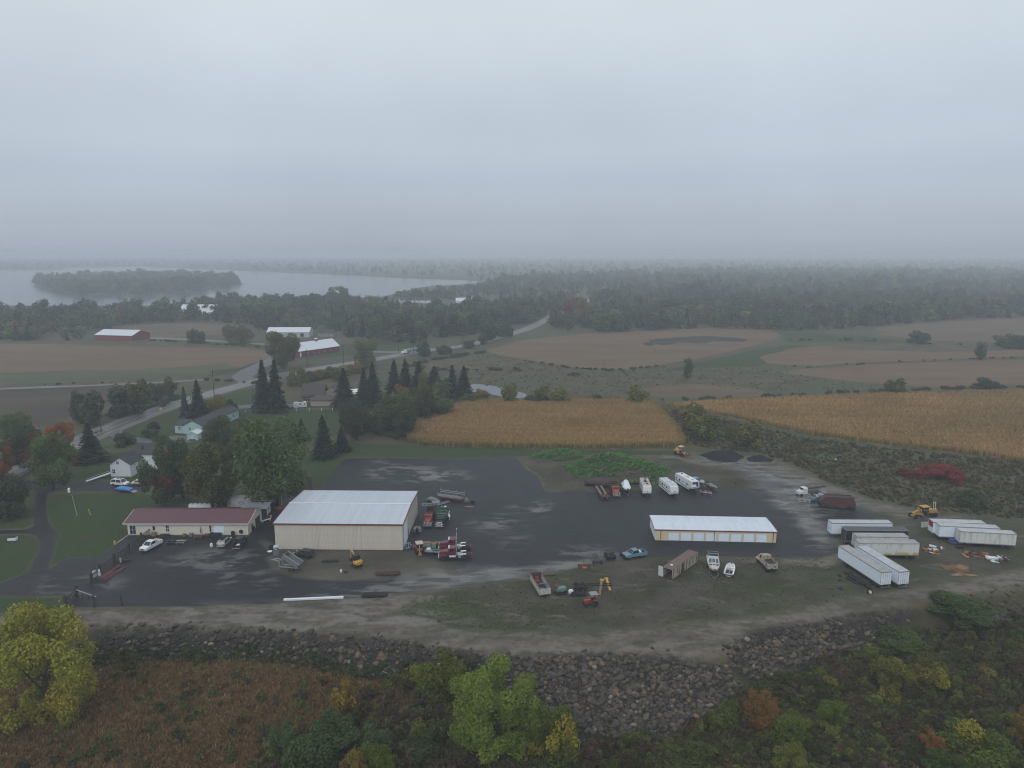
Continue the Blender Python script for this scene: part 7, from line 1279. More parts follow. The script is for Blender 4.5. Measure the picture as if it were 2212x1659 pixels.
solo("blue_barrel", MB().lathe([(.01, 0), (.33, 0), (.36, .2), (.36, .7), (.33, .9), (.01, .9)], 12), paint("barrel_blue", (.06, .13, .3), .4), "blue barrel between the warehouse corner and the backhoe", "barrel", at(888, 1184)); B = thing("wire_rack", "white wire rack leaning at the warehouse corner", "rack", at(879, 1184), .15)
for i in range(5): part(B, "wire", MB().box(-.9 + i * .42, -.84 + i * .42, -.05, .05, .05, 1.3), WHITE)
part(B, "rail", MB().box(-.95, .9, -.06, .06, 1.3, 1.38).box(-.95, .9, -.06, .06, 0, .06), WHITE)
# --- front yard bits
B = thing("portable_toilet", "grey portable toilet with a pale domed roof at the warehouse corner", "toilet cabin", at(597, 1199), .25); part(B, "cabin", MB().box(-.6, .6, -.6, .6, .08, 2.05), paint("toilet_grey", (.16, .18, .2), .5, grime=.1)); part(B, "roof", MB().prism([(-.65, 2.05), (.65, 2.05), (.45, 2.3), (0, 2.38), (-.45, 2.3)], -.65, .65), paint("toilet_roof", (.5, .6, .68), .35)); part(B, "door", MB().box(-.45, .45, -.63, -.6, .15, 1.95), paint("toilet_door", (.14, .16, .18), .5)); part(B, "sign", MB().box(-.14, .14, -.66, -.63, 1.6, 1.88), WHITE); part(B, "skid", MB().box(-.6, .6, -.6, -.45, 0, .08).box(-.6, .6, .45, .6, 0, .08), DARK)
solo("white_basin", MB().lathe([(.01, 0), (.45, 0), (.6, .22), (.5, .22), (.4, .08), (.01, .08)], 14), WHITE, "white basin on the ground left of the portable toilet", "basin", at(582.7, 1192.5)); solo("black_bin", bevel_mb(MB().box(-.5, .5, -.4, .4, 0, 1.1), .06), BLACK, "dark bin standing behind the portable toilet", "bin", at(586, 1187)); solo("white_bucket", MB().lathe([(.01, 0), (.22, 0), (.27, .55), (.01, .55)], 12), WHITE, "white bucket on the brown ground before the excavator", "bucket", at(736.7, 1236)); solo("black_hose_coil", MB().lathe([(.25, 0), (.5, 0), (.55, .14), (.2, .14)], 12), BLACK, "black coil beside the white bucket", "hose", at(746.5, 1236.5)); solo("white_sack", bevel_mb(MB().box(-.35, .35, -.3, .3, 0, 1.1), .18), WHITE, "crumpled white sack standing alone left of the silver car", "sack", at(457, 1182), .3)
B = thing("tarp_heap", "black plastic heap on the ground left of the excavator", "plastic heap", at(713, 1213), 0); mb = MB(); rnd = random.Random(4)
for i in range(9): mb.loft([ring(-.7 + rnd.uniform(-2, 2) * 0, .3, 0, .2, .05), ring(.0, .4, 0, .35, .08), ring(.7, .25, 0, .18, .05)]) if False else mb.box(-1.9 + i * .42, -1.3 + i * .42, rnd.uniform(-.7, -.2), rnd.uniform(.2, .7), 0, rnd.uniform(.1, .3))
part(B, "sheet", mb, BLACK)
def picnic(x, y, rz, m, label):
    B = thing("picnic_table", label, "table", at(x, y), rz); part(B, "table_top", MB().box(-1.1, 1.1, -.38, .38, .72, .77), m)
    for s in (-1, 1): part(B, "bench", MB().box(-1.1, 1.1, s * .75 - .14, s * .75 + .14, .42, .47), m)
    for x_ in (-.8, .8): part(B, "leg", MB().bar((x_, -.75, 0), (x_, .2, .72), .08).bar((x_, .75, 0), (x_, -.2, .72), .08).box(x_ - .04, x_ + .04, -.8, .8, .34, .42), m)
picnic(371, 1173, .03, WOODD, "dark picnic table right of the white pickup"); picnic(391, 1173.5, .05, paint("pale_plank", (.26, .25, .22), .8, grime=.3), "pale planked picnic table next to the dark one"); picnic(429, 1161, .0, WOOD, "brown wooden picnic table against the workshop wall"); picnic(356, 1160, .1, DARK, "black round edged table at the workshop wall")
B = thing("patio_umbrella", "closed violet patio umbrella at the workshop wall", "umbrella", at(434, 1157.5), 0); part(B, "pole", MB().cyl((0, 0, 0), (0, 0, 2.6), .03, None, 6), DARK); part(B, "canopy", MB().cyl((0, 0, .9), (0, 0, 2.5), .2, .06, 8), paint("umbrella_violet", (.12, .12, .22), .7)); part(B, "base", MB().cyl((0, 0, 0), (0, 0, .12), .3, None, 10), DARK)
for x, y, sx, sz, mm, say in [(333, 1158, .95, 1.0, paint("box_orange", (.32, .16, .05), .7), "orange wooden box at the workshop wall by the fence end"), (468, 1159, 2.4, .9, DARK, "long dark locker at the workshop wall"), (413, 1158.5, .8, .8, STEEL, "grey box at the workshop wall left of the brown table"), (398, 1158.5, .7, .6, paint("planter_tan", (.25, .15, .06), .8), "small tan planter at the workshop wall"), (448, 1157.8, 1.2, .5, RUST, "low brown bench right of the umbrella"), (503, 1158, .6, 1.2, BLACK, "black cart at the workshop wall behind the black pickup"), (458, 1158.5, .8, .9, BLACK, "black drum right beside the garage door"), (545, 1146, 1.2, 1.1, BLACK, "dark barbecue at the workshop's right end")]:
    B = thing("wall_box", say, "box", at(x, y), 0); part(B, "body", MB().box(-sx / 2, sx / 2, -.35, .35, .06, sz), mm); part(B, "lid", MB().box(-sx / 2 - .03, sx / 2 + .03, -.38, .38, sz, sz + .06), mm); part(B, "foot", MB().box(-sx / 2, -sx / 2 + .08, -.35, .35, 0, .06).box(sx / 2 - .08, sx / 2, -.35, .35, 0, .06), DARK)
solo("white_bench", MB().box(-1.3, 1.3, -.3, .3, .5, .6).box(-1.2, -1.1, -.3, .3, 0, .5).box(1.1, 1.2, -.3, .3, 0, .5), WHITE, "white bench between the workshop and the warehouse", "bench", at(575, 1127), .9); solo("yellow_can", MB().lathe([(.01, 0), (.3, 0), (.3, .8), (.01, .9)], 10), YEL, "yellow can by the white bench", "can", at(585, 1119))
a, b_ = at(613, 1297), at(742, 1291.5); solo("gutter_beam", MB().box(0, (b_ - a).length, -.28, .28, 0, .32), WHITE, "long white beam lying along the yard's lower edge", "beam", a, math.atan2((b_ - a).y, (b_ - a).x))
def bundle(label, x, y, L_, n, m, rz, nm="steel_bundle"):
    rnd = random.Random(int(x)); B = thing(nm, label, "steel bundle", at(x, y), rz)
    for i in range(n): z = .08 + .2 * (i // 4); yy = (i % 4 - 1.5) * .42; part(B, "beam", MB().box(-L_ / 2 + rnd.uniform(-.5, .3), L_ / 2 + rnd.uniform(-.3, .5), yy - .1, yy + .1, z, z + .17), m)
    for xx in (-L_ * .3, L_ * .3): part(B, "bearer", MB().box(xx - .08, xx + .08, -.9, .9, 0, .075), WOODD)
bundle("dark steel beams stacked on the brown ground below the excavator", 838, 1241, 5.0, 8, RUSTD, .03); bundle("dark steel frames stacked at the yard's lower edge", 809, 1288, 4.6, 12, DARK, .06)
B = thing("red_beams", "red painted steel beams lying along the inside of the fence", "steel bundle", at(243, 1238), 0); a = at(219, 1253); b_ = at(266, 1223); d = b_ - a; RB = paint("beam_red", (.16, .045, .045), .6, grime=.3)
u = d.normalized(); nn = Vector((-u.y, u.x, 0)); o0 = at(243, 1238)
for i, (of, l0, l1, z) in enumerate([(-1.1, 0, .95, .0), (-.8, -.02, .8, .0), (-.45, .02, .55, .0), (-.15, 0, .5, .0), (.15, .03, .52, .0), (.7, .08, 1.0, .0), (1.0, .1, 1.02, .0), (-.6, .02, .6, .23), (0, .02, .5, .23)]): part(B, "beam", MB().bar(a + d * l0 + nn * of - o0 + Vector((0, 0, .12 + z)), a + d * l1 + nn * of - o0 + Vector((0, 0, .12 + z)), .22, .2), RB)
solo("window_sash", MB().box(-.75, .75, -.04, .04, 0, 1.5), WHITE, "white window with a dark cross leaning on the fence", "window", at(209, 1247), .9) if False else None
B = thing("window_sash", "four paned white window leaning on the fence", "window", at(210, 1246), .85, None, rot=(R(-12), 0, .85))
for i in range(2):
    for j in range(2): part(B, "pane", MB().box(-.78 + i * .82, -.04 + i * .82, -.03, .03, .06 + j * .8, .8 + j * .8), WHITE)
part(B, "cross_bar", MB().box(-.85, .85, -.04, .04, .8, .86).box(-.04, .04, -.045, .045, 0, 1.66), BLACK)
solo("pale_post_stub", MB().box(-.15, .15, -.15, .15, 0, 1.1), paint("stub_pale", (.4, .37, .32), .8), "short pale post beside the red beams", "post", at(261, 1215)); solo("scrap_wood", MB().box(-1.4, 1.4, -.3, .3, 0, .3).box(-.3, .9, -.5, .2, .3, .5), WOODD, "dark wood scraps beside the pale post", "wood scraps", at(268, 1212.5), .3)
# --- fence: posts, rails and pickets each apart
def fence_run(label, pts, posth, m, rail_h, picks, nm="picket_fence", top=1.75, bottom=.35):
    W = pts_at(pts); B = thing(nm, label, "fence", W[0])
    for i, p in enumerate(W):
        q = p - W[0]; part(B, "post", MB().box(q.x - .2, q.x + .2, q.y - .2, q.y + .2, 0, posth), m)
        if i + 1 < len(W):
            d = W[i + 1] - p; up = Vector((0, 0, 1))
            for z in (bottom, top): part(B, "rail", MB().bar(q + up * z + d * .03, q + d * .97 + up * z, .1, .14), m)
            for k in range(1, picks + 1): t = q + d * (k / (picks + 1)); part(B, "picket", MB().box(t.x - .05, t.x + .05, t.y - .05, t.y + .05, bottom, top), m)
    return B
fence_run("dark timber fence with round posts and pickets left of the white pickup", [(198, 1261), (216, 1241), (247.4, 1217), (278.4, 1193), (306, 1171), (326, 1155)], 2.5, WOODD, 1.7, 8); fence_run("short dark fence piece at the gateway", [(142, 1310.5), (166, 1288)], 2.4, WOODD, 1.6, 4, top=1.6)
B = thing("yard_gate", "open pale topped gate leaf standing between the gate posts", "gate", at(166, 1289)); a = at(166, 1289); b_ = at(209, 1303); d = b_ - a; part(B, "top_rail", MB().bar((0, 0, 1.6), d + Vector((0, 0, 1.45)), .12, .14), paint("gate_pale", (.34, .34, .34), .7))
for k in (.3, .6, .98): part(B, "gate_bar", MB().bar(d * k + Vector((0, 0, .15)), d * k + Vector((0, 0, 1.5)), .07), DARK)
for x, y, say in ((205, 1311.5, "thick dark gate post at the open gate's free end"), (264, 1309, "lone thick dark post at the yard's lower edge")): solo("gate_post", MB().cyl((0, 0, 0), (-.15, 0, 2.6), .22, .2, 10), WOODD, say, "post", at(x, y))
# --- lawn things
B = thing("yard_light", "tall thin pole with a white lantern on the lawn", "lamp post", at(167, 1114)); part(B, "pole", MB().cyl((0, 0, 0), (-.9, 0, 6.4), .09, .06, 8), paint("pole_pale", (.4, .4, .38), .7)); part(B, "bracket", MB().bar((-.9, 0, 6.3), (-1.1, 0, 8.0), .12), DARK); part(B, "lantern", MB().lathe([(.01, 0), (.35, .1), (.4, 1.1), (.2, 1.35), (.01, 1.4)], 10, 'z', (-1.45, 0, 6.7)), WHITE)
solo("yellow_stake", MB().cyl((0, 0, 0), (-.7, .4, 1.7), .07, None, 8), paint("stake_yellow", (.55, .48, .08), .5), "leaning yellow stake on the lawn", "stake", at(196, 1113)); B = thing("white_tub", "white tub with a dark rim on the left lawn", "tub", at(27.5, 1168), .15); part(B, "tub", MB().loft([ring(-1.0, .45, .1, .75, .1), ring(1.0, .55, .1, .95, .1)]), WHITE); part(B, "rim", MB().loft([ring(-.9, .4, .75, .8, .02), ring(.9, .5, .9, 1.0, .02)]), DARK); solo("drain_cover", MB().lathe([(.01, 0), (1.0, 0), (1.0, .06), (.01, .08)], 16), DARK, "dark round drain cover on the left lawn", "drain cover", at(42, 1169)); solo("kerb_timber", MB().bar((0, 0, .12), at(279, 1156) - at(250, 1176) + Vector((0, 0, .12)), .25, .24), paint("kerb_pale", (.38, .34, .28), .8, grime=.3), "pale timber edging between lawn and drive", "timber", at(250, 1176)); solo("tan_stump", MB().cyl((0, 0, 0), (0, 0, .9), .3, .26, 10), paint("stump_tan", (.4, .28, .15), .8), "tan stump at the lawn end of the timber edging", "stump", at(248.5, 1176))
B = thing("tarp_trailer", "tandem trailer under a bright blue tarpaulin by the drive", "trailer", *place((250, 1061), (290, 1064))); part(B, "bed", MB().box(-2.6, 2.4, -1.0, 1.0, .5, .75), DARK); part(B, "tarpaulin", MB().loft([ring(-2.6, 1.0, .7, 1.2, .15), ring(-1.8, 1.05, .65, 1.6, .3), ring(1.0, 1.0, .65, 1.45, .3), ring(2.4, 1.02, .5, 1.1, .2)]), paint("tarp_blue", (.045, .2, .52), .45, grime=.1)); part(B, "ramp", MB().bar((2.5, 0, .6), (3.9, 0, .2), 1.8, .1), STEEL)
for x in (-.2, .75): [wheel(B, x, s * 1.05, .32, .2, RIMW) for s in (-1, 1)]
# --- poles and signs
def pole(x, y, yt, label, arm=True):
    p = at(x, y); hgt = (y - yt) / (proj(p)[1] - proj(p + Vector((0, 0, 1)))[1]); B = thing("utility_pole", label, "utility pole", p); part(B, "pole", MB().cyl((0, 0, 0), (0, 0, hgt), .2, .13, 8), WOODD)
    if arm: part(B, "cross_arm", MB().box(-1.2, 1.2, -.08, .08, hgt - .9, hgt - .72), WOODD); part(B, "transformer", MB().cyl((.35, 0, hgt - 2.6), (.35, 0, hgt - 1.7), .24, None, 8), STEEL)
for x, y, yt, say in [(219, 934, 862, "dark utility pole left of the road, nearest of all"), (463, 858, 800, "utility pole beyond the mint house"), (548, 893, 848, "short pale pole in the grass left of the two tall spruces"), (664, 793, 755, "utility pole at the right end of the red barn"), (743, 797, 745, "utility pole across the road from the spruce row"), (861, 763, 738, "utility pole left of the white lorry"), (894, 763, 741, "utility pole right behind the white lorry"), (999, 757, 722, "tall utility pole at the bend's near side"), (705, 905, 880, "slim pole in the grass below the brown house")]: pole(x, y, yt, say, say[0] != 's')
B = thing("road_sign", "yellow diamond road sign beside the road", "road sign", at(348.5, 896)); part(B, "post", MB().box(-.05, .05, -.05, .05, 0, 2.6), STEEL); part(B, "plate", MB().add([(0, -.08, 2.0), (.75, -.08, 2.75), (0, -.08, 3.5), (-.75, -.08, 2.75), (0, -.03, 2.0), (.75, -.03, 2.75), (0, -.03, 3.5), (-.75, -.03, 2.75)], [(0, 1, 2, 3), (4, 5, 6, 7), (0, 1, 5, 4), (1, 2, 6, 5), (2, 3, 7, 6), (3, 0, 4, 7)]), paint("sign_yellow", (.6, .36, .03), .5, grime=0))
FP = [(530, 893 - 2), (558, 891), (584, 890), (612, 889), (640, 888), (668, 888), (695, 887), (718, 887)]
B = thing("paddock_fence", "row of white posts below the brown house", "fence", at(*FP[0]))
for i, q in enumerate(FP):
    p = at(*q) - at(*FP[0]); part(B, "post", MB().box(p.x - .1, p.x + .1, p.y - .1, p.y + .1, 0, 1.3), WHITE)
    if i: part(B, "rail", MB().bar(at(*FP[i - 1]) - at(*FP[0]) + Vector((0, 0, 1.0)), p + Vector((0, 0, 1.0)), .05, .1), STEEL)
# ---------------------------------------------------------------- mounds
def mound(name, label, x, y, rx, ry, hgt, m, seed, cat="mound"):
    p = at(x, y); n = 34; v, f = [], []; rs2 = np.random.RandomState(seed); ph = rs2.rand(6) * 6.3
    for i in range(n + 1):
        for j in range(n + 1):
            u, w = i / n * 2 - 1, j / n * 2 - 1; r_ = math.hypot(u, w); a = math.atan2(w, u); k = max(0, 1 - r_ * (1 + .13 * math.sin(3 * a + ph[0]) + .08 * math.sin(5 * a + ph[1])))
            z = hgt * (k * k * (3 - 2 * k)) ** .8 * (1 + .15 * math.sin(u * 5 + ph[2]) * math.cos(w * 4 + ph[3])); z += (mnoise.noise(Vector((u * 6 + ph[4], w * 6, seed))) * .3 * min(1, k * 4)) * min(1, hgt / 2)
            v.append((u * rx, w * ry, z - .06)); 
    for i in range(n):
        for j in range(n): f.append((i * (n + 1) + j, (i + 1) * (n + 1) + j, (i + 1) * (n + 1) + j + 1, i * (n + 1) + j + 1))
    me = bpy.data.meshes.new(name); me.from_pydata(v, [], f); me.polygons.foreach_set('use_smooth', [True] * len(f)); o = link(name, me, m); o.location = p; o['label'] = label; o['category'] = cat
    V = np.array(v); V = V[V[:, 2] > .05]; return o, V + np.array(p)
MUDM = field_mat("mound_soil", (.06, .052, .036), (.09, .08, .055)); GRAV = field_mat("black_gravel", (.02, .02, .021), (.034, .034, .036), (.012, .012, .012))
o1, v1 = mound("earth_mound", "big earth mound overgrown with green weeds behind the caravans", 1338, 1020, 17, 13, 6.0, MUDM, 1)
o2, v2 = mound("earth_mound", "smaller green mound at the edge of the corn", 1207, 985, 10, 5.5, 2.4, MUDM, 2)
mound("gravel_pile", "dark gravel pile right of the wheel loader", 1562, 988, 7.5, 6, 2.8, GRAV, 3, "gravel pile"); mound("gravel_pile", "small dark gravel pile at the track's far end", 1640, 992, 5, 4, 1.5, GRAV, 4, "gravel pile")
def cover(name, V, dens, smin, smax, cols, label, rs2):
    k = rs2.randint(0, len(V), int(len(V) * dens)); P = V[k] + rs2.normal(size=(len(k), 3)) * np.array([.3, .3, 0]); n = len(P); s = rs2.uniform(smin, smax, n); P[:, 2] -= .15
    scatter(name, [o.copy() for o in PROTO_WEED], P, np.column_stack([s, s, s * .55]), tints(rs2, n, cols, None, .25), label, rs2)
rs3 = np.random.RandomState(9); GR = [(.075, .155, .05), (.09, .175, .06), (.08, .13, .05)]
keep = V_ = v1[(v1[:, 1] > at(1338, 1034).y) | (rs3.rand(len(v1)) < .25)]
cover("mound_weeds", keep, 2.2, .45, 1.0, GR, "fresh green weeds on the big earth mound", rs3); cover("mound_weeds", v2, 1.6, .35, .7, GR, "fresh green weeds on the smaller mound", rs3)
# ---------------------------------------------------------------- boulder banks
def rock_mat(name, far):
    m, nt, b = new_mat(name); base = nt.attr('tint', 'INSTANCER').outputs['Color'] if far else nt.n('ShaderNodeObjectInfo').outputs['Color']
    tc = nt.n('ShaderNodeTexCoord').outputs['Object']; k = nt.ramp(nt.noise(2.5, 5, tc, .65), .25, .75, .7, 1.3, False)
    nt.put(b.inputs['Base Color'], nt.mix(1.0, base, nt.n('ShaderNodeCombineXYZ', ins={0: k, 1: k, 2: k}).outputs[0], 'MULTIPLY')); b.inputs['Roughness'].default_value = .62; b.inputs['Specular IOR Level'].default_value = .35
    nt.put(b.inputs['Normal'], nt.n('ShaderNodeBump', ins={'Strength': .6, 'Distance': .08, 'Height': nt.noise(5, 5, tc, .65)}).outputs[0]); return m
ROCK, ROCK_F = rock_mat("boulder_stone", False), rock_mat("boulder_stone_far", True)
def rock_mesh(seed, m, sub):
    bm = bmesh.new(); bmesh.ops.create_icosphere(bm, subdivisions=sub, radius=1.0); s = Vector((seed * 3.1, seed * 1.7, seed)); rnd = random.Random(seed); sc_ = Vector((rnd.uniform(.85, 1.25), rnd.uniform(.75, 1.05), rnd.uniform(.6, .85)))
    for v in bm.verts:
        d = mnoise.noise(v.co * .9 + s) * .35 + mnoise.noise(v.co * 2.2 + s) * .14; v.co *= 1 + d; v.co = Vector((v.co.x * sc_.x, v.co.y * sc_.y, v.co.z * sc_.z))
    me = bpy.data.meshes.new("boulder"); bm.to_mesh(me); bm.free(); me.materials.append(m); me.polygons.foreach_set('use_smooth', [sub > 1] * len(me.polygons)); return me
ROCKS = [rock_mesh(i + 1, ROCK, 2) for i in range(6)]; PROTO_ROCK = [bpy.data.objects.new("rock", rock_mesh(i + 11, ROCK_F, 2)) for i in range(5)]
STONE = [(.072, .058, .044), (.052, .043, .034), (.098, .078, .058), (.037, .031, .025), (.14, .095, .055), (.19, .168, .136)]
def bank(label, polys, n, smin, smax, top_n, seed):
    rs2 = np.random.RandomState(seed); P = []
    for pl, share in polys:
        xs = [q[0] for q in pl]; ys = [q[1] for q in pl]; cand = np.column_stack([rs2.uniform(min(xs), max(xs), n * 6), rs2.uniform(min(ys), max(ys), n * 6)]); k = sdist([Vector((a, b_, 0)) for a, b_ in pl], cand[:, 0], cand[:, 1]) > 0; q_ = cand[k][:int(n * share)]; P.append(q_ + rs2.normal(size=q_.shape) * np.array([16, 9]) * (rs2.rand(len(q_), 1) < .55))
    P = np.concatenate(P); W = []
    zz = np.zeros(len(P))
    for _ in range(7):
        u = (P[:, 0] - 1106) / FPX; v = (829.5 - P[:, 1]) / FPX; t = (zz - CAM_H) / (-sP + v * cP); x, y = u * t, (cP + v * sP) * t; zz = heights(x, y)
    s = smin + (smax - smin) * rs2.rand(len(P)) ** 2.8; col = tints(rs2, len(P), STONE, [5, 5, 3, 4, 1.1, .5], .22)
    order = np.argsort(-s); big, rest = order[:top_n], order[top_n:]
    B = thing("rock_bank", label, "rock bank", (x.mean(), y.mean(), zz.mean())); c0 = np.array([x.mean(), y.mean(), zz.mean()])
    for i in big:
        o = bpy.data.objects.new("boulder", ROCKS[i % 6]); COL.objects.link(o); o.parent = B; o.location = np.array([x[i], y[i], zz[i] + s[i] * .2]) - c0; o.scale = (s[i],) * 3; o.rotation_euler = (rs2.uniform(-.4, .4), rs2.uniform(-.4, .4), rs2.rand() * 6.28); o.color = (*col[i], 1)
    pts = np.column_stack([x[rest], y[rest], zz[rest] + s[rest] * .15]) - c0
    o = scatter("boulders", [q.copy() for q in PROTO_ROCK], pts, s[rest], col[rest], "smaller stones filling the bank", rs2); o.parent = B; del o['label']; return B
bank("long bank of round boulders below the gravel track at left", [([(180, 1362), (400, 1358), (600, 1368), (850, 1388), (985, 1410), (1060, 1428), (1060, 1456), (960, 1452), (820, 1458), (700, 1440), (560, 1422), (400, 1414), (230, 1414)], 1.0)], 3300, .12, .62, 290, 21)
bank("wide spill of grey boulders in the middle of the foreground", [([(1085, 1424), (1300, 1420), (1470, 1428), (1570, 1440), (1600, 1480), (1585, 1525), (1480, 1560), (1440, 1600), (1330, 1600), (1200, 1560), (1140, 1500), (1090, 1456)], 1.0)], 4200, .11, .6, 290, 22)
bank("right bank of grey boulders under the curve of the track", [([(1575, 1410), (1620, 1378), (1750, 1354), (1900, 1328), (1985, 1330), (1930, 1360), (1860, 1392), (1760, 1430), (1700, 1450), (1640, 1470), (1580, 1446)], .85), ([(2060, 1300), (2150, 1285), (2230, 1284), (2230, 1306), (2100, 1318)], .15)], 2100, .11, .6, 240, 23)
# ---------------------------------------------------------------- tyres, pallets and debris
ty = MB().lathe([(.55, -.16), (.85, -.2), (1, -.12), (1, .12), (.85, .2), (.55, .16), (.62, 0)], 14, 'z').mesh("tyre"); ty.materials.append(BLACK); rnd = random.Random(8)
for i in range(46):
    t = i / 46; x = 1834 + t * 46 + rnd.uniform(-9, 9); y = 1242 + t * 32 + rnd.uniform(-9, 9); lvl = 0 if i < 26 else 1 if i < 40 else 2; p = at(x, y)
    if i >= 26: q = at(1838 + (i % 14) / 14 * 40 + rnd.uniform(-4, 4), 1247 + (i % 14) / 14 * 24 + rnd.uniform(-3, 3)); p = q
    r_ = rnd.uniform(.45, .6); o = link("tyre", ty, None); o.location = p + Vector((0, 0, .1 + lvl * .26)); o.scale = (r_, r_, r_ * 1.15); o.rotation_euler = (rnd.uniform(-.3, .3), rnd.uniform(-.3, .3), 0) if lvl else (rnd.uniform(-.06, .06), 0, 0); o['label'] = "worn black tyre in the heap below the slanted white trailers"; o['category'] = "tyre"; o['group'] = "tyres in the heap"
for i, (x, y, say) in enumerate([(1813, 1244, "upper"), (1815, 1254, "middle"), (1816, 1272, "lower")]): o = link("tyre", ty, None); o.location = at(x, y) + Vector((0, 0, .1)); o.scale = (.5, .5, .55); o['label'] = say + " of three single tyres left of the tyre heap"; o['category'] = "tyre"; o['group'] = "single tyres"
B = thing("mounted_wheel", "large tyre with a cream rim at the near end of the heap", "wheel", at(1879, 1282) + Vector((0, 0, .3)), 0, None, rot=(R(50), 0, .3)); o = link("tread", ty, None, B, None, None, (.72, .72, .8)); part(B, "hub", MB().lathe([(.05, -.1), (.42, -.1), (.42, .1), (.05, .1)], 12), paint("hub_cream", (.5, .4, .28), .6, grime=.3))
PALW = paint("pallet_orange", (.22, .105, .04), .85, grime=.4); PALT = paint("pallet_tan", (.26, .16, .085), .85, grime=.4)
def pallet(x, y, z, rz, m, label, L_=2.4, W=1.6, tilt=0.0, n=8):
    B = thing("pallet", label, "pallet", at(x, y) + Vector((0, 0, z)), rz, "pallets in the brown stack", rot=(tilt, 0, rz))
    for i in range(n): part(B, "slat", MB().box(-L_ / 2 + i * L_ / n, -L_ / 2 + i * L_ / n + L_ / n * .72, -W / 2, W / 2, .1, .13), m)
    for yy in (-W / 2 + .05, 0, W / 2 - .05): part(B, "bearer", MB().box(-L_ / 2, L_ / 2, yy - .05, yy + .05, 0, .1), m)
pallet(2059, 1226, .0, .15, PALW, "orange slatted pallet at the left of the brown wood stack", 5.2, 2.2, n=14); pallet(2082, 1223, .0, .5, paint("pallet_dark", (.11, .055, .03), .9), "dark pallet behind the brown wood stack", 3.2, 1.8)
for i in range(5): pallet(2074 + i * .8, 1233 - i * .5, i * .15, .3 + .1 * i, PALT, ["lowest", "second", "third", "fourth", "topmost"][i] + " pallet of the tan stack", 3.0 - .1 * i, 2.0)
for i, (x, y, rz) in enumerate([(2067, 1241, .4), (2076, 1243, .1), (2088, 1243, -.2), (2094, 1242, -.3)]): solo("loose_board", MB().box(-1.6, 1.6, -.16, .16, 0, .07).box(-1.5, 1.4, .2, .45, 0, .06), PALT, "loose tan boards " + ["at the left foot", "at the near foot", "at the right foot", "farthest right"][i] + " of the pallet stack", "boards", at(x, y), rz)
def debris(cx, cy, rx, ry, items, where, seed):
    rnd = random.Random(seed)
    for i, (col, kind, n) in enumerate(items):
        for k in range(n):
            a, r_ = rnd.uniform(0, 6.28), math.sqrt(rnd.random()); x, y = cx + math.cos(a) * rx * r_, cy + math.sin(a) * ry * r_; z = max(0, (1 - r_) * .7) * rnd.random(); m = paint("debris_" + kind, col, .75, grime=.4, rust=.2 if kind in ('rust', 'brown') else 0)
            L_, W = rnd.uniform(1.0, 2.4), rnd.uniform(.3, .9); mb = MB().box(-L_ / 2, L_ / 2, -W / 2, W / 2, .0, .1) if k % 3 else bevel_mb(MB().box(-L_ / 3, L_ / 3, -W / 2, W / 2, 0, .5), .08)
            o = solo("debris_piece", mb, m, f"{kind} piece of rubbish in the heap {where}", "debris", at(x, y) + Vector((0, 0, z)), rnd.uniform(0, 3.1), f"{kind} rubbish {where}", rot=(rnd.uniform(-.15, .25), rnd.uniform(-.2, .2), rnd.uniform(0, 3.1)))
debris(2018, 1188, 22, 8, [((.30, .13, .05), "orange", 6), ((.62, .63, .64), "white", 7), ((.08, .045, .035), "brown", 9), ((.2, .12, .07), "tan", 5), ((.1, .1, .11), "grey", 5)], "right of the stained trailer", 3)
debris(2105, 1199, 26, 7, [((.06, .035, .028), "brown", 12), ((.26, .13, .06), "orange", 6), ((.2, .12, .07), "tan", 4)], "at the far right of the yard", 5); debris(2160, 1210, 20, 5, [((.62, .65, .68), "white", 8), ((.1, .1, .11), "grey", 7), ((.08, .03, .028), "rust", 4)], "beside the bathtub", 6)
B = thing("bathtub", "white bathtub lying in the rubbish at far right", "bathtub", at(2140, 1208), -.35); mb = MB(); boat_hull(mb, 2.4, 1.3, .55, .05); part(B, "tub", bevel_mb(MB().box(-1.1, 1.1, -.6, .6, 0, .55), .2), C_WHITE); part(B, "rim", MB().box(-1.12, 1.12, -.62, -.5, .5, .6).box(-1.12, 1.12, .5, .62, .5, .6), C_WHITE)
B = thing("blue_tarp_trailer", "small trailer with a blue tarpaulin under the nearest right trailer", "trailer", at(2070, 1175), -.1); part(B, "bed", MB().box(-2.2, 2.2, -.8, .8, .4, .6), STEEL); part(B, "tarpaulin", bevel_mb(MB().box(-2.2, -.4, -.8, .8, .6, 1.2), .2), paint("tarp_navy", (.03, .06, .25), .5)); wheel(B, 1.0, -.85, .32, .2, RIMW); wheel(B, 1.0, .85, .32, .2, RIMW)
solo("black_drum_pair", bevel_mb(MB().box(-.9, .7, -.5, .5, 0, .7), .15), DARK, "dark lump of scrap below the blue tarpaulin", "scrap", at(2074, 1184), .1); solo("white_board", MB().box(-1.0, 1.0, -.05, .05, .0, 1.5), paint("board_white", (.5, .52, .5), .7), "pale board standing behind the trailer with the red nose", "board", at(1997, 1139), .15)
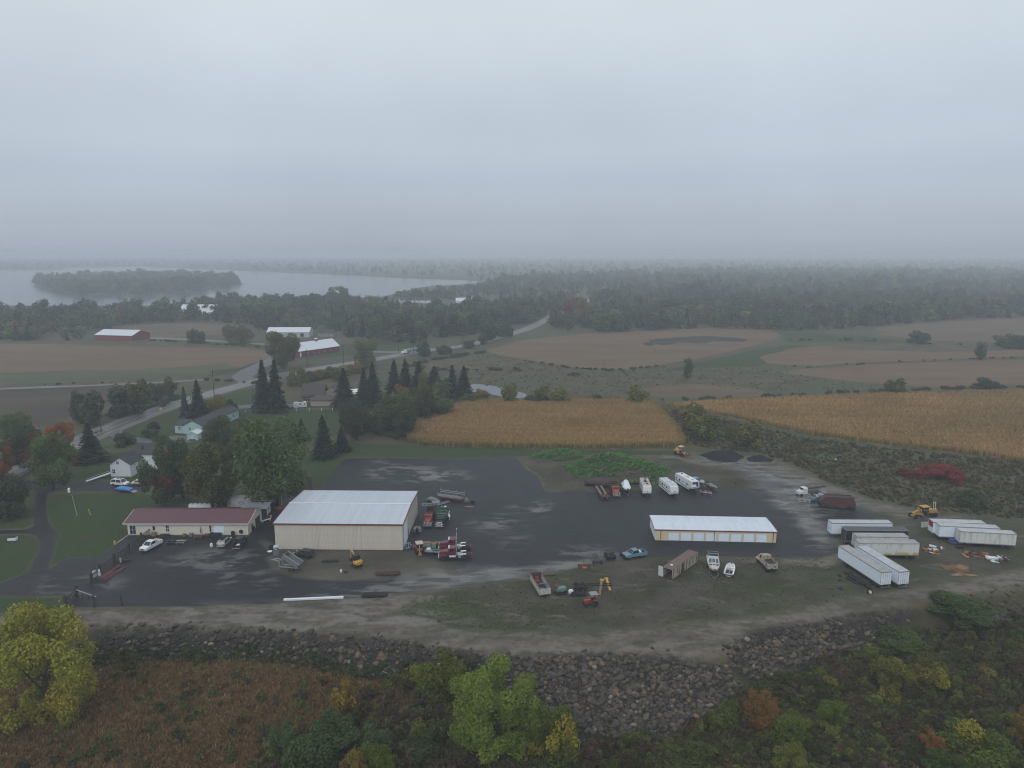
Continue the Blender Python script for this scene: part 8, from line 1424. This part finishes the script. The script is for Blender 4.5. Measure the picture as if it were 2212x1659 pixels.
for i, (x0, y0, x1, y1, m, say) in enumerate([(1300, 1263, 1295, 1289, paint("post_tan", (.22, .13, .07), .8, rust=.2), "tan steel post lying across the long chassis"), (1309, 1260, 1318, 1278, YEL, "yellow steel post lying right of the tan one")]):
    a, b_ = at(x0, y0), at(x1, y1); B = thing("steel_post", say, "post", a); d = b_ - a; part(B, "shaft", MB().bar((0, 0, 1.25), d + Vector((0, 0, .25)), .5, .3), m); part(B, "end_plate", MB().bar((0, 0, 1.25), d * .12 + Vector((0, 0, 1.15)), .85, .34), YEL2); part(B, "prop", MB().box(-.1, .1, -.1, .1, 0, 1.2), DARK)
B = thing("rubber_heap", "heap of black rubber and sacks before the long chassis", "heap", at(1246, 1285), 0); rnd = random.Random(3)
for i in range(14): o = link("rubber_piece", ty, None, B, (rnd.uniform(-1.6, 1.7), rnd.uniform(-.7, .7), .12 + .22 * (i % 3)), (rnd.uniform(-.5, .5), rnd.uniform(-.5, .5), 0), (.42, .42, .6))
B = thing("white_motor", "white outboard cowling left of the rubber heap", "motor", at(1233, 1284), .3); part(B, "cowl", bevel_mb(MB().box(-.5, .5, -.4, .4, .3, 1.1), .18), WHITE); part(B, "leg", MB().box(-.7, .1, -.15, .15, 0, .35), STEEL)
B = thing("timber_crib", "weathered timber crib left of the scraper blade", "crib", at(1186, 1241), .1)
for i in range(4): part(B, "timber", MB().box(-1.3, 1.3, -.8 + i * .5, -.55 + i * .5, .25, .45), paint("crib_wood", (.13, .11, .075), .9, grime=.4))
part(B, "bearer", MB().box(-1.1, -.85, -.9, .9, 0, .25).box(.85, 1.1, -.9, .9, 0, .25), WOODD); B = thing("saw_horses", "pale metal sawhorses beside the boom truck", "sawhorse", at(1737, 1085), -.3)
for x in (-1.2, .2, 1.5): part(B, "trestle", MB().bar((x, -.6, 0), (x, 0, .9), .08).bar((x, .6, 0), (x, 0, .9), .08), ALU)
part(B, "beam", MB().box(-1.8, 2.0, -.08, .08, .9, 1.02).box(-1.8, 2.0, -.5, -.4, .3, .38), ALU)
solo("white_tarp", bevel_mb(MB().box(-1.8, 1.8, -.5, .5, 0, .5), .15), paint("tarp_pale", (.5, .55, .56), .6), "pale wrapped bundle lying in the scrub right of the loader", "bundle", at(1796, 993), -.4); solo("silt_barrel", MB().lathe([(.01, 0), (1.0, 0), (1.1, .5), (.01, .8)], 12), paint("grey_cover", (.25, .28, .28), .7), "grey covered object in the scrub above the right trailers", "cover", at(2176 - 60 - 160, 1077 + 1000 * 0), .2) if False else None
